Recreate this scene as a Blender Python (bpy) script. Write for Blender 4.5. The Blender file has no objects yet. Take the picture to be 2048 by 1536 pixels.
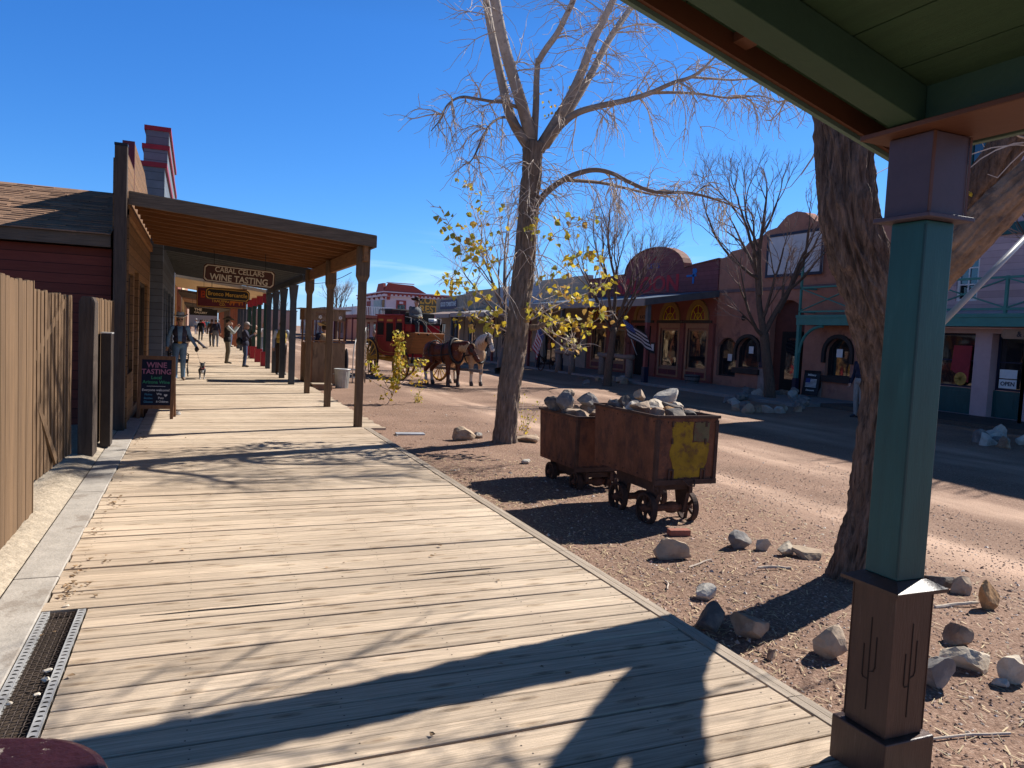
import bpy, math, random
import numpy as np
from mathutils import Vector, Matrix, noise
random.seed(7); np.random.seed(7)
R_ = math.radians
scene = bpy.context.scene
COL = scene.collection
# ---------------------------------------------------------------- camera
EYE = 1.65; FPX = 1505.0
CAMROT = Matrix(((0.92087442, -0.01786932, -0.3894496), (-0.38703424, 0.0781394, -0.91874846), (0.04684877, 0.99678228, 0.06504055)))
cd = bpy.data.cameras.new('camera'); cam = bpy.data.objects.new('camera', cd); COL.objects.link(cam)
cd.sensor_width = 36; cd.lens = FPX / 2048 * 36; cd.clip_start = 0.05; cd.clip_end = 3000
M4 = CAMROT.to_4x4(); M4.translation = (0, 0, EYE); cam.matrix_world = M4
scene.camera = cam
# ---------------------------------------------------------------- sky, sun, exposure
SUN_EL = R_(40); SUN_AZ = R_(74.3)
w = bpy.data.worlds.new('World'); scene.world = w; w.use_nodes = True
nt = w.node_tree; bg = nt.nodes['Background']
sky = nt.nodes.new('ShaderNodeTexSky'); sky.sky_type = 'NISHITA'; sky.sun_disc = False
sky.sun_elevation = SUN_EL; sky.sun_rotation = SUN_AZ; sky.altitude = 1400; sky.air_density = 1.0; sky.dust_density = 0.2; sky.ozone_density = 3.0
sep = nt.nodes.new('ShaderNodeSeparateColor'); hs = nt.nodes.new('ShaderNodeCombineColor')
def _m(op, a, v):
    k = nt.nodes.new('ShaderNodeMath'); k.operation = op; nt.links.new(a, k.inputs[0]); k.inputs[1].default_value = v; return k.outputs[0]
nt.links.new(sky.outputs[0], sep.inputs[0])
for i, (g_, s_) in enumerate(((1.38, .30), (1.02, .86), (.82, 1.95))):   # deep desert-winter blue
    nt.links.new(_m('MULTIPLY', _m('POWER', sep.outputs[i], g_), s_), hs.inputs[i])
tc = nt.nodes.new('ShaderNodeTexCoord'); mp = nt.nodes.new('ShaderNodeMapping'); mp.inputs['Scale'].default_value = (3.0, 3.0, 22.0); mp.inputs['Location'].default_value = (0.35, 0, 0.3)
nz = nt.nodes.new('ShaderNodeTexNoise'); nz.inputs['Scale'].default_value = 1.6; nz.inputs['Detail'].default_value = 5; nz.inputs['Distortion'].default_value = 0.4
rp = nt.nodes.new('ShaderNodeMapRange'); rp.inputs[1].default_value = 0.50; rp.inputs[2].default_value = 0.74; rp.inputs[4].default_value = 0.6
sx = nt.nodes.new('ShaderNodeSeparateXYZ')
zr = nt.nodes.new('ShaderNodeMapRange'); zr.inputs[1].default_value = 0.135; zr.inputs[2].default_value = 0.095   # thin cirrus only low over the horizon
mu = nt.nodes.new('ShaderNodeMath'); mu.operation = 'MULTIPLY'
mx = nt.nodes.new('ShaderNodeMix'); mx.data_type = 'RGBA'; mx.inputs[7].default_value = (6.5, 9.0, 12.0, 1)
L = nt.links.new
L(tc.outputs['Generated'], mp.inputs[0]); L(mp.outputs[0], nz.inputs['Vector']); L(nz.outputs['Fac'], rp.inputs[0])
L(tc.outputs['Generated'], sx.inputs[0]); L(sx.outputs[2], zr.inputs[0]); L(rp.outputs[0], mu.inputs[0]); L(zr.outputs[0], mu.inputs[1])

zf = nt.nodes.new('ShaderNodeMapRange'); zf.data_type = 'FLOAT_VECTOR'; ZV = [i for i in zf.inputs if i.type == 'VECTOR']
for q_, val in zip(ZV[1:5], ((.36,)*3, (.74,)*3, (1, 1, 1), (.62, .34, .20))): q_.default_value = val   # unseen upper sky dimmed and warm-tinted, added to cut blue fill in shadows
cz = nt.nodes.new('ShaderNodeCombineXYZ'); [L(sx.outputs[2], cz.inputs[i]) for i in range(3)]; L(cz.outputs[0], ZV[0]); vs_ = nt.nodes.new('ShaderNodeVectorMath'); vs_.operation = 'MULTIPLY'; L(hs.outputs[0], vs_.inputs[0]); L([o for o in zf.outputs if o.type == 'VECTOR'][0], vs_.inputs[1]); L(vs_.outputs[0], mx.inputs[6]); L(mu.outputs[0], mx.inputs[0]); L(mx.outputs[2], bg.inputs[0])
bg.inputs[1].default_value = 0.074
sd = bpy.data.lights.new('sun', 'SUN'); sun = bpy.data.objects.new('sun', sd); COL.objects.link(sun)
sd.energy = 5.0; sd.angle = R_(0.53); sd.color = (1.0, 0.955, 0.89)
sv = Vector((math.sin(SUN_AZ) * math.cos(SUN_EL), math.cos(SUN_AZ) * math.cos(SUN_EL), math.sin(SUN_EL)))
sun.rotation_euler = (-sv).to_track_quat('-Z', 'Y').to_euler(); sun.location = sv * 40
scene.view_settings.view_transform = 'Standard'; scene.view_settings.look = 'None'; scene.view_settings.gamma = 1
scene.view_settings.exposure = 0.68
# ---------------------------------------------------------------- photo pixel -> world point
def ray(px, py): return CAMROT @ Vector(((px - 1024) / FPX, -(py - 768) / FPX, -1))
def G(px, py, z=0.0):
    d = ray(px, py); t = (z - EYE) / d.z; return Vector((d.x * t, d.y * t, z))
def AY(px, py, Y):
    d = ray(px, py); t = Y / d.y; return Vector((d.x * t, Y, EYE + d.z * t))
def AX(px, py, X):
    d = ray(px, py); t = X / d.x; return Vector((X, d.y * t, EYE + d.z * t))
# ---------------------------------------------------------------- mesh builder
class MB:
    def __init__(s): s.v = []; s.f = []; s.m = []
    def add(s, vs, fs, mi=0):
        o = len(s.v); s.v.extend([tuple(p) for p in vs]); s.f.extend([tuple(i + o for i in f) for f in fs]); s.m.extend([mi] * len(fs)); return s
    def box(s, x0, x1, y0, y1, z0, z1, mi=0, M=None):
        if x0 > x1: x0, x1 = x1, x0
        if y0 > y1: y0, y1 = y1, y0
        if z0 > z1: z0, z1 = z1, z0
        vs = [Vector(p) for p in ((x0,y0,z0),(x1,y0,z0),(x1,y1,z0),(x0,y1,z0),(x0,y0,z1),(x1,y0,z1),(x1,y1,z1),(x0,y1,z1))]
        if M: vs = [M @ p for p in vs]
        return s.add(vs, [(0,3,2,1),(4,5,6,7),(0,1,5,4),(1,2,6,5),(2,3,7,6),(3,0,4,7)], mi)
    def bar(s, p, q, w, h, mi=0, up=(0,0,1), ends=0.0):
        p = Vector(p); q = Vector(q); d = (q - p); Ln = d.length; d.normalize(); u = Vector(up)
        if abs(d.dot(u)) > .99: u = Vector((0, 1, 0))
        sd_ = d.cross(u).normalized(); u = sd_.cross(d)
        M = Matrix((sd_, d, u)).transposed().to_4x4(); M.translation = p
        return s.box(-w/2, w/2, -ends, Ln + ends, -h/2, h/2, mi, M)
    def tube(s, pts, rad, n=8, mi=0, cap=True, sq=None):
        pts = [Vector(p) for p in pts]; k = len(pts)
        if not hasattr(rad, '__len__'): rad = [rad] * k
        vs = []; u = None
        for i, p in enumerate(pts):
            d = (pts[min(i+1, k-1)] - pts[max(i-1, 0)])
            if d.length < 1e-9: d = Vector((0,0,1))
            d.normalize()
            if u is None:
                u = Vector((1,0,0)) if abs(d.x) < .8 else Vector((0,1,0))
            u = (u - d * u.dot(d)).normalized(); v = d.cross(u)
            for j in range(n):
                a = 2 * math.pi * j / n
                vs.append(p + (u * math.cos(a) + v * math.sin(a)) * rad[i])
        fs = []
        for i in range(k - 1):
            for j in range(n):
                fs.append((i*n+j, i*n+(j+1) % n, (i+1)*n+(j+1) % n, (i+1)*n+j))
        if cap: fs += [tuple(range(n-1, -1, -1)), tuple((k-1)*n + j for j in range(n))]
        return s.add(vs, fs, mi)
    def cyl(s, p, q, r0, r1=None, n=12, mi=0): return s.tube([p, q], [r0, r0 if r1 is None else r1], n, mi)
    def lathe(s, prof, c=(0,0,0), n=16, mi=0, M=None, sx=1, sy=1):
        vs = []
        for r, z in prof:
            for j in range(n):
                a = 2*math.pi*j/n; vs.append(Vector((r*math.cos(a)*sx, r*math.sin(a)*sy, z)))
        M = (M or Matrix()).copy(); M = Matrix.Translation(c) @ M
        vs = [M @ p for p in vs]; k = len(prof); fs = []
        for i in range(k-1):
            for j in range(n): fs.append((i*n+j, i*n+(j+1) % n, (i+1)*n+(j+1) % n, (i+1)*n+j))
        if tuple(prof[0]) == tuple(prof[-1]): return s.add(vs, fs, mi)
        if prof[0][0] > 1e-6: fs.append(tuple(range(n-1, -1, -1)))
        if prof[-1][0] > 1e-6: fs.append(tuple((k-1)*n+j for j in range(n)))
        return s.add(vs, fs, mi)
    def prism(s, poly, a0, a1, axis='X', mi=0, M=None):
        # poly: 2-D outline; axis X -> (y,z), Y -> (x,z), Z -> (x,y)
        def P(a, u, v): return Vector((a,u,v)) if axis == 'X' else Vector((u,a,v)) if axis == 'Y' else Vector((u,v,a))
        n = len(poly); vs = [P(a0, *p) for p in poly] + [P(a1, *p) for p in poly]
        if M: vs = [M @ p for p in vs]
        fs = [tuple(range(n)), tuple(range(2*n-1, n-1, -1))] + [(i, i+n, (i+1) % n + n, (i+1) % n) for i in range(n)]
        return s.add(vs, fs, mi)
    def ell(s, c, r, n=10, mi=0, M=None):
        vs = []; k = max(4, n//2 + 1)
        for i in range(k+1):
            t = math.pi * i / k
            for j in range(n):
                a = 2*math.pi*j/n
                p = Vector((r[0]*math.sin(t)*math.cos(a), r[1]*math.sin(t)*math.sin(a), -r[2]*math.cos(t)))
                if M: p = M @ p
                vs.append(p + Vector(c))
        fs = [(i*n+j, i*n+(j+1) % n, (i+1)*n+(j+1) % n, (i+1)*n+j) for i in range(k) for j in range(n)]
        return s.add(vs, fs, mi)
    def quad(s, a, b, c, d, mi=0): return s.add([a,b,c,d], [(0,1,2,3)], mi)
    def build(s, name, mats, parent=None, smooth=False, bevel=0, loc=None):
        me = bpy.data.meshes.new(name); me.from_pydata(s.v, [], s.f)
        if not isinstance(mats, (list, tuple)): mats = [mats]
        for m in mats: me.materials.append(m)
        me.polygons.foreach_set('material_index', s.m)
        if smooth is True: me.polygons.foreach_set('use_smooth', [True]*len(s.f))
        me.validate(); me.update()
        o = bpy.data.objects.new(name, me); COL.objects.link(o)
        if parent: o.parent = parent
        if loc: o.location = loc
        if bevel:
            b = o.modifiers.new('bevel', 'BEVEL'); b.width = bevel; b.segments = 2; b.limit_method = 'ANGLE'; b.harden_normals = False
        return o
def tag(o, label=None, cat=None, group=None, kind=None):
    if label: o['label'] = label
    if cat: o['category'] = cat
    if group: o['group'] = group
    if kind: o['kind'] = kind
    return o
def thing(name, label, cat, loc=(0,0,0), rz=0, group=None):
    o = bpy.data.objects.new(name, None); o.empty_display_size = .2; COL.objects.link(o)
    o.location = loc; o.rotation_euler = (0,0,rz); return tag(o, label, cat, group)
def kids(o): return [c for c in bpy.data.objects if c.parent == o]
def copy_tree(o, parent=None):
    ch = kids(o); c = o.copy(); COL.objects.link(c); c.parent = parent
    for k in ch: copy_tree(k, c)
    return c
def text(body, size, M, mat, parent=None, name='lettering', ext=.004, bold=0, align='CENTER', xs=1.0, sp=1.0):
    # M: 4x4 placing the text plane (x right, y up, z towards the reader)
    cu = bpy.data.curves.new(name, 'FONT'); cu.body = body; cu.size = size; cu.align_x = align; cu.align_y = 'CENTER'
    cu.extrude = ext; cu.offset = bold; cu.resolution_u = 3; cu.space_character = sp
    t = bpy.data.objects.new(name + '_curve', cu); COL.objects.link(t)
    dg = bpy.context.evaluated_depsgraph_get(); me = bpy.data.meshes.new_from_object(t.evaluated_get(dg))
    bpy.data.objects.remove(t); bpy.data.curves.remove(cu)
    me.transform(M @ Matrix.Scale(xs, 4, (1,0,0))); me.materials.clear(); me.materials.append(mat)
    o = bpy.data.objects.new(name, me); COL.objects.link(o); o.parent = parent
    return o
def frame(o, xdir, ydir=(0,0,1)):
    x = Vector(xdir).normalized(); y = Vector(ydir).normalized(); z = x.cross(y)
    M = Matrix((x, y, z)).transposed().to_4x4(); M.translation = o; return M
# ---------------------------------------------------------------- procedural materials
def pm(name, c, var=.25, scale=6, st=(1,1,1), rough=.75, bump=.15, bs=40, bst=None, metal=0, isl=0.0, c2=None, c2lo=.55, c2hi=.62, c2s=3, spec=.3, trans=0, coat=0, wave=None):
    m = bpy.data.materials.new(name); m.use_nodes = True; n = m.node_tree.nodes; l = m.node_tree.links.new
    b = n['Principled BSDF']; b.inputs['Roughness'].default_value = rough; b.inputs['Metallic'].default_value = metal
    b.inputs['Specular IOR Level'].default_value = spec
    if coat: b.inputs['Coat Weight'].default_value = coat
    t = n.new('ShaderNodeTexCoord'); mp = n.new('ShaderNodeMapping'); mp.inputs['Scale'].default_value = st; l(t.outputs['Object'], mp.inputs[0])
    vec = mp.outputs[0]
    if isl:
        g = n.new('ShaderNodeNewGeometry'); vm = n.new('ShaderNodeVectorMath'); vm.operation = 'SCALE'; vm.inputs[0].default_value = (37, 53, 71)
        l(g.outputs['Random Per Island'], vm.inputs['Scale']); va = n.new('ShaderNodeVectorMath'); l(vec, va.inputs[0]); l(vm.outputs[0], va.inputs[1]); vec = va.outputs[0]
    z = n.new('ShaderNodeTexNoise'); z.inputs['Scale'].default_value = scale; z.inputs['Detail'].default_value = 6; z.inputs['Roughness'].default_value = .65; l(vec, z.inputs['Vector'])
    r = n.new('ShaderNodeValToRGB'); r.color_ramp.elements[0].position = .3; r.color_ramp.elements[1].position = .72
    r.color_ramp.elements[0].color = tuple(max(0, x*(1-var)) for x in c) + (1,); r.color_ramp.elements[1].color = tuple(min(1, x*(1+var)) for x in c) + (1,)
    l(z.outputs['Fac'], r.inputs[0]); colr = r.outputs[0]
    if c2:
        z2 = n.new('ShaderNodeTexNoise'); z2.inputs['Scale'].default_value = c2s; z2.inputs['Detail'].default_value = 7; z2.inputs['Roughness'].default_value = .7; l(vec, z2.inputs['Vector'])
        k = n.new('ShaderNodeMapRange'); k.inputs[1].default_value = c2lo; k.inputs[2].default_value = c2hi; l(z2.outputs['Fac'], k.inputs[0])
        x = n.new('ShaderNodeMix'); x.data_type = 'RGBA'; x.inputs[7].default_value = tuple(c2) + (1,); l(k.outputs[0], x.inputs[0]); l(colr, x.inputs[6]); colr = x.outputs[2]
    if wave:  # planks / courses: (axis, count per metre, darkness, duty)
        ax, cnt, dk, duty = wave; sp = n.new('ShaderNodeSeparateXYZ'); l(t.outputs['Object'], sp.inputs[0])
        a = n.new('ShaderNodeMath'); a.operation = 'MULTIPLY'; a.inputs[1].default_value = cnt; l(sp.outputs['XYZ'.index(ax)], a.inputs[0])
        fr = n.new('ShaderNodeMath'); fr.operation = 'FRACT'; l(a.outputs[0], fr.inputs[0])
        ls = n.new('ShaderNodeMath'); ls.operation = 'LESS_THAN'; ls.inputs[1].default_value = duty; l(fr.outputs[0], ls.inputs[0])
        fl = n.new('ShaderNodeMath'); fl.operation = 'FLOOR'; l(a.outputs[0], fl.inputs[0])
        wn = n.new('ShaderNodeTexWhiteNoise'); wn.noise_dimensions = '1D'; l(fl.outputs[0], wn.inputs['W'])
        mr = n.new('ShaderNodeMapRange'); mr.inputs[3].default_value = .82; mr.inputs[4].default_value = 1.12; l(wn.outputs[0], mr.inputs[0])
        h2 = n.new('ShaderNodeHueSaturation'); l(colr, h2.inputs['Color']); l(mr.outputs[0], h2.inputs['Value'])
        x = n.new('ShaderNodeMix'); x.data_type = 'RGBA'; x.inputs[7].default_value = tuple(v*dk for v in c) + (1,); l(ls.outputs[0], x.inputs[0]); l(h2.outputs[0], x.inputs[6]); colr = x.outputs[2]
    if isl:
        mr = n.new('ShaderNodeMapRange'); mr.inputs[3].default_value = 1-isl; mr.inputs[4].default_value = 1+isl; l(g.outputs['Random Per Island'], mr.inputs[0])
        h = n.new('ShaderNodeHueSaturation'); l(colr, h.inputs['Color']); l(mr.outputs[0], h.inputs['Value']); colr = h.outputs[0]
    l(colr, b.inputs['Base Color'])
    if bump:
        mb = n.new('ShaderNodeMapping'); mb.inputs['Scale'].default_value = bst or st; l(t.outputs['Object'], mb.inputs[0])
        zb = n.new('ShaderNodeTexNoise'); zb.inputs['Scale'].default_value = bs; zb.inputs['Detail'].default_value = 5; l(mb.outputs[0], zb.inputs['Vector'])
        bp = n.new('ShaderNodeBump'); bp.inputs['Strength'].default_value = bump; bp.inputs['Distance'].default_value = .02; l(zb.outputs['Fac'], bp.inputs['Height']); l(bp.outputs[0], b.inputs['Normal'])
    if trans:
        b.inputs['Transmission Weight'].default_value = 0
        tr = n.new('ShaderNodeBsdfTranslucent'); l(colr, tr.inputs[0]); ms = n.new('ShaderNodeMixShader'); ms.inputs[0].default_value = trans
        l(b.outputs[0], ms.inputs[1]); l(tr.outputs[0], ms.inputs[2]); l(ms.outputs[0], n['Material Output'].inputs[0])
    return m
def glassm(name, c=(.012,.014,.018), rough=.04):
    m = bpy.data.materials.new(name); m.use_nodes = True; b = m.node_tree.nodes['Principled BSDF']
    n = m.node_tree.nodes; l = m.node_tree.links.new
    t = n.new('ShaderNodeTexCoord'); z = n.new('ShaderNodeTexNoise'); z.inputs['Scale'].default_value = .9; l(t.outputs['Object'], z.inputs['Vector'])
    bp = n.new('ShaderNodeBump'); bp.inputs['Strength'].default_value = .25; bp.inputs['Distance'].default_value = .05; l(z.outputs['Fac'], bp.inputs['Height']); l(bp.outputs[0], b.inputs['Normal'])
    b.inputs['Base Color'].default_value = (*c, 1); b.inputs['Roughness'].default_value = rough; b.inputs['IOR'].default_value = 1.6; b.inputs['Specular IOR Level'].default_value = .9
    return m
# ================================================================ materials
M = {}
M['board'] = pm('weathered_boardwalk_pine', (.585,.465,.345), .22, 6, (.6,11,11), .85, .4, 30, (.7,16,16), isl=.15, c2=(.27,.21,.16), c2lo=.6, c2hi=.78, c2s=1.6)
def add_knots(m):
    n = m.node_tree.nodes; l = m.node_tree.links.new; b = n['Principled BSDF']; src = b.inputs['Base Color'].links[0].from_socket
    t = n.new('ShaderNodeTexCoord'); g = n.new('ShaderNodeNewGeometry'); vm = n.new('ShaderNodeVectorMath'); vm.operation = 'SCALE'; vm.inputs[0].default_value = (11, 0, 3); l(g.outputs['Random Per Island'], vm.inputs['Scale'])
    va = n.new('ShaderNodeVectorMath'); l(t.outputs['Object'], va.inputs[0]); l(vm.outputs[0], va.inputs[1]); mp = n.new('ShaderNodeMapping'); mp.inputs['Scale'].default_value = (1.9, 7.5, 1); l(va.outputs[0], mp.inputs[0])
    v = n.new('ShaderNodeTexVoronoi'); v.voronoi_dimensions = '2D'; v.inputs['Scale'].default_value = 1.0; l(mp.outputs[0], v.inputs['Vector'])
    r = n.new('ShaderNodeValToRGB'); e = r.color_ramp.elements; e[0].position = 0; e[0].color = (.42,.33,.26,1); e[1].position = .17; e[1].color = (1,1,1,1)
    for ps, c in ((.05, .5), (.075, .8), (.10, .62), (.125, .95)): k = e.new(ps); k.color = (c, c*.95, c*.88, 1)
    l(v.outputs['Distance'], r.inputs[0]); x = n.new('ShaderNodeMix'); x.data_type = 'RGBA'; x.blend_type = 'MULTIPLY'; x.inputs[0].default_value = .8; l(src, x.inputs[6]); l(r.outputs[0], x.inputs[7])
    # long grey grain streaks and a few broad worn patches
    m2 = n.new('ShaderNodeMapping'); m2.inputs['Scale'].default_value = (1.3, 80, 1); l(va.outputs[0], m2.inputs[0]); z = n.new('ShaderNodeTexNoise'); z.inputs['Scale'].default_value = 1.5; z.inputs['Detail'].default_value = 4; l(m2.outputs[0], z.inputs['Vector'])
    r2 = n.new('ShaderNodeValToRGB'); f = r2.color_ramp.elements; f[0].position = .33; f[0].color = (.66,.64,.62,1); f[1].position = .55; f[1].color = (1.06,1.05,1.03,1); l(z.outputs['Fac'], r2.inputs[0])
    y = n.new('ShaderNodeMix'); y.data_type = 'RGBA'; y.blend_type = 'MULTIPLY'; y.inputs[0].default_value = .75; l(x.outputs[2], y.inputs[6]); l(r2.outputs[0], y.inputs[7])
    z3 = n.new('ShaderNodeTexNoise'); z3.inputs['Scale'].default_value = .55; z3.inputs['Detail'].default_value = 4; l(t.outputs['Object'], z3.inputs['Vector']); r3 = n.new('ShaderNodeValToRGB'); f = r3.color_ramp.elements; f[0].position = .3; f[0].color = (.80,.77,.74,1); f[1].position = .65; f[1].color = (1.05,1.05,1.04,1); l(z3.outputs['Fac'], r3.inputs[0])
    w_ = n.new('ShaderNodeMix'); w_.data_type = 'RGBA'; w_.blend_type = 'MULTIPLY'; w_.inputs[0].default_value = 1; l(y.outputs[2], w_.inputs[6]); l(r3.outputs[0], w_.inputs[7]); l(w_.outputs[2], b.inputs['Base Color'])
add_knots(M['board'])
M['trimboard'] = pm('boardwalk_edge_pine', (.36,.29,.22), .25, 5, (9,.6,9), .85, .3, 30, (16,.7,16), isl=.12)
M['nail'] = pm('rusty_nail', (.05,.035,.03), bump=0)
M['crack'] = pm('dark_split', (.02,.015,.012), bump=0)
M['conc'] = pm('curb_concrete', (.40,.36,.31), .18, 8, rough=.9, bump=.25, bs=60, c2=(.28,.24,.20), c2s=2)
M['roughconc'] = pm('rough_concrete', (.40,.33,.245), .25, 14, rough=.95, bump=.8, bs=30)
M['walk'] = pm('sidewalk_concrete', (.26,.23,.21), .18, 3, rough=.9, bump=.2)
M['hotelteal'] = pm('mint_teal_paint', (.055,.21,.18), .12, 3, rough=.55, bump=.08)
M['fence'] = pm('brown_stained_fence', (.150,.090,.047), .3, 4, (9,9,.5), .8, .3, 25, (14,14,.6), isl=.18)
M['darkwood'] = pm('dark_weathered_timber', (.07,.05,.038), .4, 4, (9,9,.6), .85, .4, 25, (14,14,.7))
M['postwood'] = pm('brown_stained_post', (.135,.085,.05), .35, 4, (9,9,.6), .8, .3, 25, (14,14,.7))
M['fascia'] = pm('grey_brown_fascia', (.13,.095,.065), .35, 5, (.6,9,9), .85, .35, 25, (.7,14,14))
M['cedar'] = pm('orange_cedar_joist', (.19,.078,.028), .3, 4, (.6,9,9), .7, .2, 25, (.7,14,14), isl=.2)
M['cedarY'] = pm('orange_cedar_boards', (.25,.12,.048), .3, 4, (9,.6,9), .7, .2, 25, (14,.7,14), isl=.15)
M['cedarwall'] = pm('brown_plank_wall', (.20,.105,.045), .3, 4, (9,.6,9), .75, .25, 25, (14,.7,14), wave=('Z', 6.5, .25, .07))
M['redclap'] = pm('red_clapboard', (.17,.035,.02), .2, 5, (.6,6,6), .7, .15, wave=('Z', 7.2, .3, .08))
M['bluegrey'] = pm('blue_grey_clapboard', (.10,.12,.16), .15, 5, rough=.7, wave=('Z', 6.5, .4, .08))
M['greystep'] = pm('grey_clapboard', (.15,.17,.19), .15, 5, rough=.7, wave=('Z', 5.5, .45, .08))
M['greypost'] = pm('dark_grey_paint', (.05,.058,.07), .2, 5, rough=.6)
M['greyawn'] = pm('grey_awning_paint', (.10,.105,.11), .2, 4, (1,1,1), .7)
M['cream'] = pm('cream_soffit', (.62,.47,.28), .1, 3, rough=.7)
M['ochre'] = pm('ochre_wall', (.36,.20,.07), .2, 4, rough=.8)
M['redpaint'] = pm('red_paint', (.30,.02,.03), .15, 6, rough=.55)
M['maroon'] = pm('maroon_paint', (.13,.02,.03), .15, 6, rough=.55)
M['greenpost'] = pm('dark_green_paint', (.015,.05,.035), .2, 6, rough=.5)
M['orangepost'] = pm('orange_brown_paint', (.32,.11,.05), .2, 6, rough=.6)
M['shingle'] = pm('brown_asphalt_shingle', (.24,.14,.085), .2, 30, rough=.95, bump=.4, bs=120, isl=.25)
M['teal'] = pm('teal_paint', (.014,.074,.072), .2, 3, (4,4,.6), rough=.42, bump=.06, bs=30, c2=(.035,.11,.10), c2lo=.60, c2hi=.80, c2s=6)
M['pedestal'] = pm('brown_satin_paint', (.085,.042,.028), .2, 4, (4,4,.7), rough=.42, bump=.1, bs=30, c2=(.15,.095,.07), c2lo=.60, c2hi=.78, c2s=7)
M['groove'] = pm('dark_groove', (.02,.01,.007), bump=0, rough=.6)
M['purple'] = pm('dusty_purple_paint', (.082,.056,.072), .15, 4, rough=.5, bump=.06)
M['porchbrown'] = pm('porch_red_brown_paint', (.11,.040,.019), .12, 3, rough=.55, bump=.06)
M['porchgreen'] = pm('porch_green_paint', (.030,.062,.034), .12, 3, rough=.6, bump=.08)
M['porchlip'] = pm('porch_grey_green_paint', (.11,.17,.13), .1, 3, rough=.6, bump=.05)
M['steel'] = pm('galvanised_steel', (.46,.455,.44), .2, 9, rough=.5, bump=.1, metal=.35)
M['darksteel'] = pm('dark_wire', (.10,.075,.06), .3, 12, rough=.6, metal=.3)
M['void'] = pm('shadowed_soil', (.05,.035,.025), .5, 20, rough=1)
M['white'] = pm('white_paint', (.72,.72,.70), .06, 5, rough=.6, bump=.03)
M['black'] = pm('black_paint', (.015,.015,.017), .3, 5, rough=.5, bump=.03)
M['chalk'] = pm('chalkboard', (.008,.012,.03), .3, 6, rough=.7, bump=.03)
M['signbrown'] = pm('sign_brown', (.075,.03,.022), .2, 6, rough=.55, bump=.04)
M['gold'] = pm('gold_paint', (.55,.30,.06), .15, 8, rough=.5, bump=.02)
M['glass'] = glassm('window_glass')
M['dark'] = pm('dark_interior', (.012,.01,.009), .3, 5, rough=.9, bump=0)
def flat(name, c, rough=.7): return pm(name, c, .12, 12, rough=rough, bump=0)

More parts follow.
